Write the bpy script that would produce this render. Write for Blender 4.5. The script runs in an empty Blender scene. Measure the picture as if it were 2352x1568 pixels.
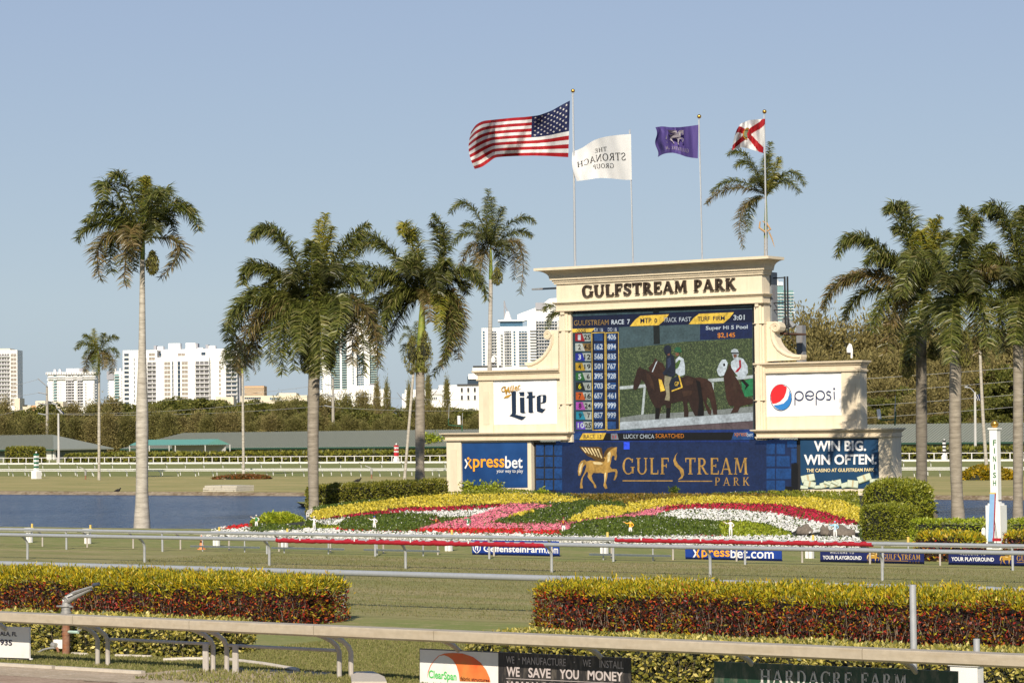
import bpy, bmesh, math, random
import numpy as np
from math import sin, cos, pi, radians, tan, atan2, sqrt
from mathutils import Vector, Matrix
from mathutils.geometry import tessellate_polygon
random.seed(7); RNG = np.random.default_rng(7)
SC = bpy.context.scene; COL = SC.collection

# ------------------------------------------------------------ camera
# world axes: X along the home stretch (to the right), Y across the track, Z up
F, CX, CY = 6000.0, 1176.0, 784.0          # measured in units of a 2352 px wide print
PSI = math.atan2(6000, 8700); ROLL = .0115; PITCH = math.atan2(991-784, 6000)
CAM = Vector((0, 0, 5))
fwd0 = Vector((-sin(PSI), cos(PSI), 0)); RGT0 = Vector((cos(PSI), sin(PSI), 0))
FWD = (fwd0*cos(PITCH)+Vector((0, 0, sin(PITCH)))).normalized()
UP0 = RGT0.cross(FWD)
RGT = RGT0*cos(ROLL)-UP0*sin(ROLL); UPV = RGT.cross(FWD)
cd = bpy.data.cameras.new('camera'); cam = bpy.data.objects.new('camera', cd); COL.objects.link(cam)
cam.matrix_world = Matrix(((RGT.x, UPV.x, -FWD.x, CAM.x), (RGT.y, UPV.y, -FWD.y, CAM.y), (RGT.z, UPV.z, -FWD.z, CAM.z), (0, 0, 0, 1)))
cd.sensor_width = 36; cd.lens = F/2352*36; cd.clip_start = .5; cd.clip_end = 30000
SC.camera = cam
# ------------------------------------------------------------ light
SUN_EL = radians(32)
sd = Vector((sin(radians(26.6)), -cos(radians(26.6)), 0))          # towards the sun, horizontally
SUND = Vector((sd.x*cos(SUN_EL), sd.y*cos(SUN_EL), sin(SUN_EL)))
ld = bpy.data.lights.new('sun', 'SUN'); ld.energy = 5.0; ld.angle = radians(.5); ld.color = (1, .90, .75)
sun = bpy.data.objects.new('sun', ld); COL.objects.link(sun); sun.rotation_euler = SUND.to_track_quat('Z', 'Y').to_euler()
w = bpy.data.worlds.new('World'); SC.world = w; w.use_nodes = True
nt = w.node_tree; nt.nodes.clear()
sky = nt.nodes.new('ShaderNodeTexSky'); sky.sky_type = 'NISHITA'; sky.sun_disc = False
sky.sun_elevation = SUN_EL; sky.sun_rotation = math.atan2(sd.x, sd.y)
sky.air_density = 1.0; sky.dust_density = .35; sky.ozone_density = 1.0; sky.altitude = 0
bg = nt.nodes.new('ShaderNodeBackground'); bg.inputs[1].default_value = .082
wo = nt.nodes.new('ShaderNodeOutputWorld')
# clear pale winter sky: nishita blended with an even gradient over the height of the sky
skt = nt.nodes.new('ShaderNodeTexCoord'); sep = nt.nodes.new('ShaderNodeSeparateXYZ'); nt.links.new(skt.outputs['Generated'], sep.inputs[0])
ramp = nt.nodes.new('ShaderNodeValToRGB'); nt.links.new(sep.outputs[2], ramp.inputs[0])
el = ramp.color_ramp.elements
while len(el) < 5: el.new(.5)
for e_, (q_, c_) in zip(el, ((0, (.31, .41, .53)), (.05, (.365, .455, .555)), (.155, (.315, .395, .545)), (.5, (.15, .22, .38)), (1, (.07, .13, .29)))):
    e_.position = q_; e_.color = (*c_, 1)
sc_ = nt.nodes.new('ShaderNodeVectorMath'); sc_.operation = 'SCALE'; sc_.inputs['Scale'].default_value = 1/.082; nt.links.new(ramp.outputs[0], sc_.inputs[0])
mx_ = nt.nodes.new('ShaderNodeMix'); mx_.data_type = 'RGBA'; mx_.inputs[0].default_value = .82
nt.links.new(sky.outputs[0], mx_.inputs[6]); nt.links.new(sc_.outputs[0], mx_.inputs[7]); nt.links.new(mx_.outputs[2], bg.inputs[0])
nt.links.new(bg.outputs[0], wo.inputs[0])
SC.view_settings.view_transform = 'Standard'; SC.view_settings.look = 'None'
SC.view_settings.gamma = 1; SC.view_settings.use_curve_mapping = False; SC.view_settings.exposure = 0.22
SC.cycles.transparent_max_bounces = 8; SC.cycles.max_bounces = 5; SC.cycles.diffuse_bounces = 3

# ------------------------------------------------------------ pixel measurements -> places in the world
K = 2352/4096
def Z(x0, y0, s): return lambda x, y: ((x0+x/s)*K, (y0+y/s)*K)
zb = Z(0, 1300, 2.2402); za = Z(0, 600, 2.2402); zc = Z(0, 2000, 2.1445); zd = Z(900, 800, 2.1382); ze = Z(900, 1400, 2.1382)
zf = Z(1000, 2000, 2.1382); zg = Z(1800, 350, 1.568); zh = Z(1750, 1000, 2.4126); zi = Z(2500, 1000, 2.4126)
zj = Z(1750, 1600, 2.24); zk = Z(2700, 1600, 2.24); zl = Z(2000, 2200, 2.1382); zm = Z(3000, 2100, 2.146)
zn = Z(3200, 800, 2.24); zo = Z(3200, 1450, 2.4118); zp = Z(2250, 1210, 2.8513); zq = Z(1800, 1700, 1.568)
zs = Z(3900, 1650, 2.6122); zt = Z(2950, 1000, 3.1367); zy = Z(0, 1380, 4.704); zz = Z(450, 1360, 2.4436)
z2 = Z(1880, 1150, 2.56); z1 = Z(1250, 1200, 1.92); zlite = Z(1950, 1480, 3.584); zled = Z(2250, 1700, 1.5812); zr = Z(2300, 1080, 2.7671)
zgun = Z(150, 2320, 2.8); zsg1 = Z(1650, 2550, 1.4933); zsg2 = Z(2800, 2550, 1.037)
def T(x, y): return (x*K, y*K)
def RAY(x, y): return (FWD*F+RGT*(x-CX)+UPV*(CY-y))/F
def G(x, y, z=0.0):
    d = RAY(x, y); return CAM+d*((z-CAM.z)/d.z)
def PY(x, y, Y):
    d = RAY(x, y); return CAM+d*(Y/d.y)
def PD(x, y, D): return CAM+RAY(x, y)*D
def DEP(p): return (Vector(p)-CAM).dot(fwd0)

# ------------------------------------------------------------ object helpers
ORG = {}
def org(o): return ORG.get(o.name, Vector((0, 0, 0))) if o else Vector((0, 0, 0))
def tag(o, label=None, cat=None, group=None, kind=None):
    if label: o['label'] = label
    if cat: o['category'] = cat
    if group: o['group'] = group
    if kind: o['kind'] = kind
    return o
def empty(name, loc, label, cat, group=None, rotz=0):
    o = bpy.data.objects.new(name, None); COL.objects.link(o); o.location = loc; o.rotation_euler = (0, 0, rotz)
    o.empty_display_size = .3; ORG[o.name] = Vector(loc); return tag(o, label, cat, group)
def mesh_np(name, V, Fc, nv, mats, mi=None, smooth=False):
    """V (n,3), Fc (m,nv) arrays"""
    me = bpy.data.meshes.new(name); V = np.asarray(V, np.float32); Fc = np.asarray(Fc, np.int32)
    me.vertices.add(len(V)); me.vertices.foreach_set('co', V.ravel())
    me.loops.add(Fc.size); me.loops.foreach_set('vertex_index', Fc.ravel())
    me.polygons.add(len(Fc)); me.polygons.foreach_set('loop_start', np.arange(0, Fc.size, nv, dtype=np.int32))
    for m in mats: me.materials.append(m)
    if mi is not None: me.polygons.foreach_set('material_index', np.asarray(mi, np.int32))
    me.update(calc_edges=True)
    if smooth: me.polygons.foreach_set('use_smooth', np.ones(len(Fc), bool))
    return me
def link(name, me, parent=None, loc=None):
    o = bpy.data.objects.new(name, me); COL.objects.link(o)
    if parent: o.parent = parent; ORG[o.name] = org(parent)
    if loc is not None: o.location = loc
    return o
class MB:
    def __init__(s): s.v = []; s.f = []; s.m = []
    def add(s, vs, fs, mi=0):
        b = len(s.v); s.v += [tuple(v) for v in vs]; s.f += [tuple(i+b for i in f) for f in fs]; s.m += [mi]*len(fs); return s
    def box(s, lo, hi, mi=0):
        (a, b, c), (d, e, f) = lo, hi
        return s.add([(a, b, c), (d, b, c), (d, e, c), (a, e, c), (a, b, f), (d, b, f), (d, e, f), (a, e, f)],
                     [(0, 3, 2, 1), (4, 5, 6, 7), (0, 1, 5, 4), (1, 2, 6, 5), (2, 3, 7, 6), (3, 0, 4, 7)], mi)
    def obox(s, o, ax, ay, az, mi=0):
        o, ax, ay, az = map(Vector, (o, ax, ay, az))
        return s.add([o, o+ax, o+ax+ay, o+ay, o+az, o+ax+az, o+ax+ay+az, o+ay+az],
                     [(0, 3, 2, 1), (4, 5, 6, 7), (0, 1, 5, 4), (1, 2, 6, 5), (2, 3, 7, 6), (3, 0, 4, 7)], mi)
    def tube(s, pts, rad, n=8, mi=0, cap=True):
        pts = [Vector(p) for p in pts]
        if not hasattr(rad, '__len__'): rad = [rad]*len(pts)
        vs = []; fs = []; ref = None
        for i, p in enumerate(pts):
            t = (pts[min(i+1, len(pts)-1)]-pts[max(i-1, 0)]).normalized()
            if ref is None: ref = t.orthogonal().normalized() if abs(t.z) > .9 else t.cross(Vector((0, 0, 1))).normalized()
            a = (ref-t*ref.dot(t)).normalized(); b = t.cross(a); ref = a
            for k in range(n):
                q = 2*pi*k/n; vs.append(p+(a*cos(q)+b*sin(q))*rad[i])
        for i in range(len(pts)-1):
            for k in range(n): fs.append((i*n+k, i*n+(k+1) % n, (i+1)*n+(k+1) % n, (i+1)*n+k))
        if cap: fs.append(tuple(range(n-1, -1, -1))); fs.append(tuple((len(pts)-1)*n+k for k in range(n)))
        return s.add(vs, fs, mi)
    def ball(s, c, r, n=12, mi=0, sz=1.0):
        c = Vector(c); vs = []; fs = []; m = n//2
        for j in range(m+1):
            th = pi*j/m
            for k in range(n): vs.append(c+Vector((sin(th)*cos(2*pi*k/n)*r, sin(th)*sin(2*pi*k/n)*r, cos(th)*r*sz)))
        for j in range(m):
            for k in range(n): fs.append((j*n+k, (j+1)*n+k, (j+1)*n+(k+1) % n, j*n+(k+1) % n))
        return s.add(vs, fs, mi)
    def extr(s, poly, vec, mi=0):
        """planar 3D polygon extruded along vec, caps included"""
        n = len(poly); vec = Vector(vec); P = [Vector(p) for p in poly]
        tr = tessellate_polygon([P]); vs = P+[p+vec for p in P]
        fs = [tuple(t) for t in tr]+[tuple(i+n for i in reversed(t)) for t in tr]+[(i, (i+1) % n, n+(i+1) % n, n+i) for i in range(n)]
        return s.add(vs, fs, mi)
    def flat(s, poly, mi=0):
        P = [Vector(p) for p in poly]; tr = tessellate_polygon([P])
        return s.add(P, [tuple(t) for t in tr], mi)
    def build(s, name, mats, parent=None, smooth=False, local=False, fix=True):
        me = bpy.data.meshes.new(name)
        V = np.array(s.v, dtype=float)
        loc = None
        if parent is not None:
            if not local: V = V-np.array(org(parent))
        elif not local:
            lo = V.min(0); hi = V.max(0); loc = Vector(((lo[0]+hi[0])/2, (lo[1]+hi[1])/2, lo[2])); V = V-np.array(loc)
        me.from_pydata(V.tolist(), [], s.f)
        for m in (mats if isinstance(mats, (list, tuple)) else [mats]): me.materials.append(m)
        me.polygons.foreach_set('material_index', s.m)
        if fix:
            bm = bmesh.new(); bm.from_mesh(me); bmesh.ops.recalc_face_normals(bm, faces=bm.faces); bm.to_mesh(me); bm.free()
        if smooth:
            me.polygons.foreach_set('use_smooth', [True]*len(me.polygons))
            try: me.set_sharp_from_angle(angle=radians(40))
            except Exception: pass
        me.update()
        o = link(name, me, parent, loc)
        if loc is not None: ORG[o.name] = loc
        return o

# ------------------------------------------------------------ materials
def lin(h):
    if not isinstance(h, str): return tuple(h)
    r = [int(h[i:i+2], 16)/255 for i in (0, 2, 4)]
    return tuple(c/12.92 if c <= .04045 else ((c+.055)/1.055)**2.4 for c in r)
MATS = {}
def N_(t, k, **kw):
    n = t.nodes.new(k)
    for a, b in kw.items(): setattr(n, a, b)
    return n
def mat(name, c, rough=.6, var=.12, scale=2.0, metal=0, bump=0, bscale=30, emit=None, es=1.0, c2=None, stretch=None, spec=.5, island=None, trans=0, dirt=None):
    """c base colour, var = light-dark noise, c2 = second colour mixed by noise, island = list of colours picked per loose piece"""
    if name in MATS: return MATS[name]
    m = bpy.data.materials.new(name); MATS[name] = m; m.use_nodes = True; t = m.node_tree; L = t.links.new
    p = t.nodes['Principled BSDF']; p.inputs['Roughness'].default_value = rough; p.inputs['Metallic'].default_value = metal
    p.inputs['Specular IOR Level'].default_value = spec
    c = lin(c)
    tc = N_(t, 'ShaderNodeTexCoord'); vec = tc.outputs['Object']
    if stretch:
        mp = N_(t, 'ShaderNodeMapping'); mp.inputs['Scale'].default_value = stretch; L(vec, mp.inputs[0]); vec = mp.outputs[0]
    if island:
        geo = N_(t, 'ShaderNodeNewGeometry'); cr = N_(t, 'ShaderNodeValToRGB'); cr.color_ramp.interpolation = 'LINEAR'
        els = cr.color_ramp.elements; cols = [lin(q) for q in island]
        while len(els) < len(cols): els.new(.5)
        for i, q in enumerate(cols): els[i].position = i/(len(cols)-1) if len(cols) > 1 else 0; els[i].color = (*q, 1)
        L(geo.outputs['Random Per Island'], cr.inputs[0]); src = cr.outputs[0]
    else:
        rgb = N_(t, 'ShaderNodeRGB'); rgb.outputs[0].default_value = (*c, 1); src = rgb.outputs[0]
    if c2 is not None:
        nz = N_(t, 'ShaderNodeTexNoise'); nz.inputs['Scale'].default_value = scale; nz.inputs['Detail'].default_value = 6; L(vec, nz.inputs['Vector'])
        mr = N_(t, 'ShaderNodeMapRange'); mr.inputs[1].default_value = .38; mr.inputs[2].default_value = .62; L(nz.outputs['Fac'], mr.inputs[0])
        mx = N_(t, 'ShaderNodeMix', data_type='RGBA'); L(mr.outputs[0], mx.inputs[0]); L(src, mx.inputs[6]); mx.inputs[7].default_value = (*lin(c2), 1); src = mx.outputs[2]
    if var:
        nz = N_(t, 'ShaderNodeTexNoise'); nz.inputs['Scale'].default_value = scale*2.7; nz.inputs['Detail'].default_value = 5; L(vec, nz.inputs['Vector'])
        mr = N_(t, 'ShaderNodeMapRange'); mr.inputs[1].default_value = .25; mr.inputs[2].default_value = .75; mr.inputs[3].default_value = 1-var; mr.inputs[4].default_value = 1+var; L(nz.outputs['Fac'], mr.inputs[0])
        mx = N_(t, 'ShaderNodeVectorMath', operation='SCALE'); L(src, mx.inputs[0]); L(mr.outputs[0], mx.inputs['Scale']); src = mx.outputs[0]
    if dirt is not None:      # (colour, scale tuple, amount)  streaky grime
        mp = N_(t, 'ShaderNodeMapping'); mp.inputs['Scale'].default_value = dirt[1]; L(tc.outputs['Object'], mp.inputs[0])
        nz = N_(t, 'ShaderNodeTexNoise'); nz.inputs['Scale'].default_value = 1; nz.inputs['Detail'].default_value = 8; nz.inputs['Roughness'].default_value = .65; L(mp.outputs[0], nz.inputs['Vector'])
        mr = N_(t, 'ShaderNodeMapRange'); mr.inputs[1].default_value = .48; mr.inputs[2].default_value = .72; mr.inputs[4].default_value = dirt[2]; L(nz.outputs['Fac'], mr.inputs[0])
        mx = N_(t, 'ShaderNodeMix', data_type='RGBA'); L(mr.outputs[0], mx.inputs[0]); L(src, mx.inputs[6]); mx.inputs[7].default_value = (*lin(dirt[0]), 1); src = mx.outputs[2]
    L(src, p.inputs['Base Color'])
    if bump:
        nz = N_(t, 'ShaderNodeTexNoise'); nz.inputs['Scale'].default_value = bscale; nz.inputs['Detail'].default_value = 6; L(vec, nz.inputs['Vector'])
        b = N_(t, 'ShaderNodeBump'); b.inputs['Strength'].default_value = bump; b.inputs['Distance'].default_value = .05; L(nz.outputs['Fac'], b.inputs['Height']); L(b.outputs[0], p.inputs['Normal'])
    if emit is not None:
        p.inputs['Emission Color'].default_value = (*lin(emit), 1); p.inputs['Emission Strength'].default_value = es
        # diodes of slightly different brightness
        na = N_(t, 'ShaderNodeTexNoise'); na.inputs['Scale'].default_value = 7; na.inputs['Detail'].default_value = 2; L(tc.outputs['Object'], na.inputs['Vector'])
        nb = N_(t, 'ShaderNodeTexNoise'); nb.inputs['Scale'].default_value = 1.3; nb.inputs['Detail'].default_value = 4; L(tc.outputs['Object'], nb.inputs['Vector'])
        am = N_(t, 'ShaderNodeMath', operation='ADD'); L(na.outputs['Fac'], am.inputs[0]); L(nb.outputs['Fac'], am.inputs[1])
        em = N_(t, 'ShaderNodeMapRange'); em.inputs[1].default_value = .6; em.inputs[2].default_value = 1.4; em.inputs[3].default_value = es*.45; em.inputs[4].default_value = es*1.5; L(am.outputs[0], em.inputs[0]); L(em.outputs[0], p.inputs['Emission Strength'])
    if trans:
        out = t.nodes['Material Output']; tr = N_(t, 'ShaderNodeBsdfTranslucent'); ms = N_(t, 'ShaderNodeMixShader'); ms.inputs[0].default_value = trans
        L(src, tr.inputs[0]); L(p.outputs[0], ms.inputs[1]); L(tr.outputs[0], ms.inputs[2]); L(ms.outputs[0], out.inputs[0])
    return m
CREAM = mat('cream_stucco', (.73, .635, .475), .85, .05, .6, bump=.15, bscale=60, dirt=((.40, .33, .23), (2.6, 2.6, .22), .30))
CREAM2 = mat('cream_trim', (.69, .59, .435), .85, .05, .8, dirt=((.40, .32, .21), (1.6, 1.6, .5), .25))
WHITEP = mat('white_paint', (.78, .77, .74), .5, .05, 1)
BLACKM = mat('black_metal', (.02, .02, .022), .5, .1)
GALV = mat('galvanised_steel', (.46, .48, .50), .42, .12, 3, metal=.35, dirt=((.28, .27, .25), (6, 6, 6), .5))
GREYM = mat('grey_steel', (.22, .235, .25), .6, .15, 2, dirt=((.2, .08, .03), (3, 3, 1), .4))
GOLD = mat('gilded_ball', (.62, .36, .08), .28, .03, metal=.9)
# ------------------------------------------------------------ ground, lake, tracks
def ground_mat(name, a, b, c, s1=.12, s2=1.2, st=(1, 2.2, 1), bump=.5, rough=.95):
    m = bpy.data.materials.new(name); m.use_nodes = True; t = m.node_tree; L = t.links.new; p = t.nodes['Principled BSDF']
    p.inputs['Roughness'].default_value = rough; p.inputs['Specular IOR Level'].default_value = .2
    tc = N_(t, 'ShaderNodeTexCoord'); mp = N_(t, 'ShaderNodeMapping'); mp.inputs['Scale'].default_value = st; L(tc.outputs['Object'], mp.inputs[0])
    def nz(s, d, lo, hi, v):
        n = N_(t, 'ShaderNodeTexNoise'); n.inputs['Scale'].default_value = s; n.inputs['Detail'].default_value = d; n.inputs['Roughness'].default_value = .6
        L(v, n.inputs['Vector']); r = N_(t, 'ShaderNodeMapRange'); r.inputs[1].default_value = lo; r.inputs[2].default_value = hi; L(n.outputs['Fac'], r.inputs[0]); return r.outputs[0]
    m1 = N_(t, 'ShaderNodeMix', data_type='RGBA'); L(nz(s1, 6, .4, .62, mp.outputs[0]), m1.inputs[0]); m1.inputs[6].default_value = (*a, 1); m1.inputs[7].default_value = (*b, 1)
    m2 = N_(t, 'ShaderNodeMix', data_type='RGBA'); L(nz(s2, 8, .52, .72, mp.outputs[0]), m2.inputs[0]); L(m1.outputs[2], m2.inputs[6]); m2.inputs[7].default_value = (*c, 1)
    v = nz(9, 6, .2, .8, mp.outputs[0]); mr = N_(t, 'ShaderNodeMapRange'); mr.inputs[3].default_value = .68; mr.inputs[4].default_value = 1.32; L(v, mr.inputs[0])
    sc = N_(t, 'ShaderNodeVectorMath', operation='SCALE'); L(m2.outputs[2], sc.inputs[0]); L(mr.outputs[0], sc.inputs['Scale']); L(sc.outputs[0], p.inputs['Base Color'])
    b = N_(t, 'ShaderNodeBump'); b.inputs['Strength'].default_value = bump; b.inputs['Distance'].default_value = .04
    n = N_(t, 'ShaderNodeTexNoise'); n.inputs['Scale'].default_value = 14; n.inputs['Detail'].default_value = 5; L(tc.outputs['Object'], n.inputs['Vector'])
    L(n.outputs['Fac'], b.inputs['Height']); L(b.outputs[0], p.inputs['Normal']); return m
TURF = ground_mat('turf', (.195, .22, .065), (.265, .245, .095), (.36, .29, .15))
TURFG = ground_mat('turf_green', (.17, .20, .055), (.22, .22, .075), (.30, .25, .12))
TURFM = ground_mat('turf_mown', (.23, .225, .08), (.32, .27, .13), (.13, .14, .045), .22, 1.3, (.30, 1.9, 1))
BANK = ground_mat('bank_grass', (.37, .31, .125), (.26, .25, .085), (.43, .34, .17), .1)
DIRT = ground_mat('track_dirt', (.33, .235, .165), (.42, .32, .235), (.24, .165, .115), .5, 2.5, (1, 2, 1), .8)
SAND = ground_mat('sand', (.45, .36, .26), (.36, .29, .20), (.55, .47, .37), .6, 3, (1, 2, 1), .8)
MULCH = ground_mat('mulch', (.075, .04, .022), (.12, .07, .04), (.05, .028, .016), 1, 5, (1, 1, 1), 1)
BROWNG = ground_mat('dry_grass', (.24, .165, .085), (.19, .14, .065), (.28, .19, .11), .5, 3, (1, 1, 1), .8)
# shore of the lake, near side, and the tongue of land the tote board stands on
sh = [G(-900, 1206), G(-200, 1206.5), G(0, 1209), G(300, 1212.5), (G(590, 1213.5)), G(640, 1207), G(690, 1199), G(712, 1188), G(722, 1160)]
sh += [Vector((G(730, 1150).x, 150, 0)), Vector((G(730, 1150).x+4, 158, 0))]
def rx_(px, Y): return Vector((PY(px, 1190, Y).x, Y, 0))
sh += [rx_(2120, 158), rx_(2138, 152), rx_(2142, 140), rx_(2140, 133), rx_(2170, 130.5), rx_(2260, 130), rx_(2600, 130.5), Vector((400, 131, 0))]
near = [Vector((-3000, -600, 0)), Vector((-3000, 120, 0))]+sh+[Vector((3000, 131, 0)), Vector((3000, -600, 0))]
def wob(pts, step=2.5, amp=.35):
    out = []
    for a, b in zip(pts[:-1], pts[1:]):
        n = max(1, min(60, int((b-a).length/step)))
        for i in range(n):
            p = a.lerp(b, i/n); out.append(p+Vector((random.uniform(-amp, amp)*.4, random.uniform(-amp, amp), 0)) if 0 < i else p)
    return out+[pts[-1]]
shw = wob([s.copy() for s in sh])
poly = [near[0], near[1]]+shw+[near[-2], near[-1]]
b = MB().flat(poly)
FARY = 175
far = wob([Vector((-700, FARY, 0)), Vector((500, FARY, 0))], 3, .5)
b.flat([Vector((-12000, FARY, 0))]+far+[Vector((12000, FARY, 0)), Vector((12000, 22000, 0)), Vector((-12000, 22000, 0))])
b.flat([Vector((-12000, -600, 0)), Vector((-3000, -600, 0)), Vector((-3000, 120, 0)), Vector((-3000, FARY, 0)), Vector((-12000, FARY, 0))])
b.flat([Vector((3000, -600, 0)), Vector((12000, -600, 0)), Vector((12000, FARY, 0)), Vector((3000, FARY, 0))])
tag(b.build('ground', TURF, local=True), kind='structure')
BANKS = ground_mat('bank_soil', (.16, .115, .065), (.30, .24, .16), (.42, .36, .27), 1.2, 4, (1, 1, 1), 1)
sk = MB()
for line, dy in ((shw, .9), (far, -1.2)):
    for a, c in zip(line[:-1], line[1:]):
        d = Vector((0, dy, -.42))
        sk.add([a, c, c+d, a+d], [(0, 1, 2, 3)])
tag(sk.build('lake_bank', BANKS, local=True), kind='structure')
wm = bpy.data.materials.new('lake_water'); wm.use_nodes = True; t = wm.node_tree; L = t.links.new; p = t.nodes['Principled BSDF']
p.inputs['Base Color'].default_value = (.014, .045, .125, 1); p.inputs['Roughness'].default_value = .08; p.inputs['IOR'].default_value = 1.33
tc = N_(t, 'ShaderNodeTexCoord')
n1 = N_(t, 'ShaderNodeTexNoise'); n1.inputs['Scale'].default_value = 1.0; n1.inputs['Detail'].default_value = 5; n1.inputs['Roughness'].default_value = .65; mp = N_(t, 'ShaderNodeMapping'); mp.inputs['Rotation'].default_value = (0, 0, -PSI); mp.inputs['Scale'].default_value = (1.1, .42, 1)
L(tc.outputs['Object'], mp.inputs[0]); L(mp.outputs[0], n1.inputs['Vector'])
bp = N_(t, 'ShaderNodeBump'); bp.inputs['Strength'].default_value = 1; bp.inputs['Distance'].default_value = 2.4; L(n1.outputs['Fac'], bp.inputs['Height']); L(bp.outputs[0], p.inputs['Normal'])
n2 = N_(t, 'ShaderNodeTexNoise'); n2.inputs['Scale'].default_value = .05; mr = N_(t, 'ShaderNodeMapRange'); mr.inputs[3].default_value = .14; mr.inputs[4].default_value = .26; L(tc.outputs['Object'], n2.inputs['Vector']); L(n2.outputs['Fac'], mr.inputs[0]); L(mr.outputs[0], p.inputs['Roughness'])
wb = MB()
NX, NYw = 120, 40
wb.add([(-3000, 60, -.3), (3000, 60, -.3), (3000, FARY+3, -.3), (-3000, FARY+3, -.3)], [(0, 1, 2, 3)])
tag(wb.build('lake', wm, local=True), kind='structure')
def strip(name, m, y0, y1, z, x0=-3000, x1=3000):
    o = MB().add([(x0, y0, z), (x1, y0, z), (x1, y1, z), (x0, y1, z)], [(0, 1, 2, 3)]).build(name, m, local=True); return tag(o, kind='structure')
strip('dirt_track', DIRT, -30, 39.6, .004)
strip('turf_course', TURFM, 56.5, 84.0, .004)
strip('far_turf_course', TURFG, 246.5, 345, .004)
strip('far_bank_grass', BANK, FARY+.6, 238, .004)
strip('far_dirt_track', SAND, 347, 362, .008)
# sandy, ragged shoulder between dirt and grass
def ragged(name, m, y0, y1, z, x0, x1, amp, step=.35):
    v = []; f = []; n = int((x1-x0)/step)
    for i in range(n+1):
        x = x0+(x1-x0)*i/n; v += [(x, y0+random.uniform(-amp, amp)*.5, z), (x, y1+random.uniform(-amp, amp), z)]
    f = [(2*i, 2*i+2, 2*i+3, 2*i+1) for i in range(n)]
    return tag(MB().add(v, f).build(name, m, local=True), kind='structure')
xq = lambda px: PY(px, 1500, 41).x
ragged('sand_shoulder', SAND, 39.3, 41.05, .008, xq(-60), xq(420), .12)
ragged('sand_patch', SAND, 39.3, 43.0, .012, xq(385), xq(660), .55)
ragged('sand_fringe', SAND, 39.3, 41.9, .016, xq(330), xq(760), .35)
ragged('sand_edge', SAND, 39.2, 40.6, .008, xq(780), xq(1000), .3)
x1_, x0_ = G(1260, 1440).x, G(800, 1440).x
ragged('worn_grass_edge', BROWNG, 50.8, 53.0, .008, x0_-2, x1_+9, .25)
# ------------------------------------------------------------ lettering
_TC = {}
def textgeom(s, bold=.012, res=3, spacing=1.0):
    k = (s, bold, res, spacing)
    if k in _TC: return _TC[k]
    cu = bpy.data.curves.new('t', 'FONT'); cu.body = s; cu.resolution_u = res; cu.offset = bold; cu.space_character = spacing
    o = bpy.data.objects.new('t', cu); COL.objects.link(o)
    dg = bpy.context.evaluated_depsgraph_get(); ev = o.evaluated_get(dg); me = ev.to_mesh()
    v = np.array([(q.co.x, q.co.y) for q in me.vertices]); f = [tuple(q.vertices) for q in me.polygons]; ev.to_mesh_clear()
    bpy.data.objects.remove(o); bpy.data.curves.remove(cu)
    lo = v.min(0); hi = v.max(0); v = (v-lo)/(hi-lo); _TC[k] = (v, f); return _TC[k]
def quad(x0, y0, x1, y1, x2=None, y2=None, x3=None, y3=None):
    """TL(x0,y0) BR(x1,y1) or four corners TL TR BR BL, in print pixels -> function (u,v)->pixel, v up"""
    if x2 is None: c = [(x0, y0), (x1, y0), (x1, y1), (x0, y1)]
    else: c = [(x0, y0), (x1, y1), (x2, y2), (x3, y3)]
    def f(u, v):
        v = 1-v
        return tuple((c[0][i]*(1-u)+c[1][i]*u)*(1-v)+(c[3][i]*(1-u)+c[2][i]*u)*v for i in (0, 1))
    return f
def q4(z, *p):          # corners given in zoomed coordinates, TL TR BR BL
    c = [z(*q) for q in p]; return quad(*c[0], *c[1], *c[2], *c[3])
def qbox(z, x0, y0, x1, y1, sl=0.0):   # sl: right end rises by sl*(width)
    dy = sl*(x1-x0); return q4(z, (x0, y0), (x1, y0-dy), (x1, y1-dy), (x0, y1))
def put_text(s, q, Y, m, parent, name='lettering', bold=.012, off=.01, depth=0, spacing=1.0, flat=True):
    v, f = textgeom(s, bold, 3, spacing)
    b = MB(); b.add([PY(*q(u, w_), Y-off) for u, w_ in v], f)
    return b.build(name, m, parent)
# hand drawn roman capitals: strokes (thick / thin) with serifs, cell is width x 1
def _seg(x0, y0, x1, y1, w0, w1=None):
    w1 = w0 if w1 is None else w1
    dx, dy = x1-x0, y1-y0
    if abs(dy) >= abs(dx)*.35: return [(x0-w0/2, y0), (x0+w0/2, y0), (x1+w1/2, y1), (x1-w1/2, y1)]
    return [(x0, y0-w0/2), (x1, y1-w1/2), (x1, y1+w1/2), (x0, y0+w0/2)]
def _arc(cx, cy, rx, ry, a0, a1, wt, wn, n=16):
    o = []; i_ = []
    for k in range(n+1):
        a = radians(a0+(a1-a0)*k/n); c, s = cos(a), sin(a); w_ = wn+(wt-wn)*abs(c)
        o.append((cx+rx*c, cy+ry*s)); i_.append((cx+(rx-w_)*c, cy+(ry-wn)*s))
    return [[o[k], o[k+1], i_[k+1], i_[k]] for k in range(n)]
def _sf(x, y, w, h=.05): return [(x-w/2, y), (x+w/2, y), (x+w/2, y+h), (x-w/2, y+h)]
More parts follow.
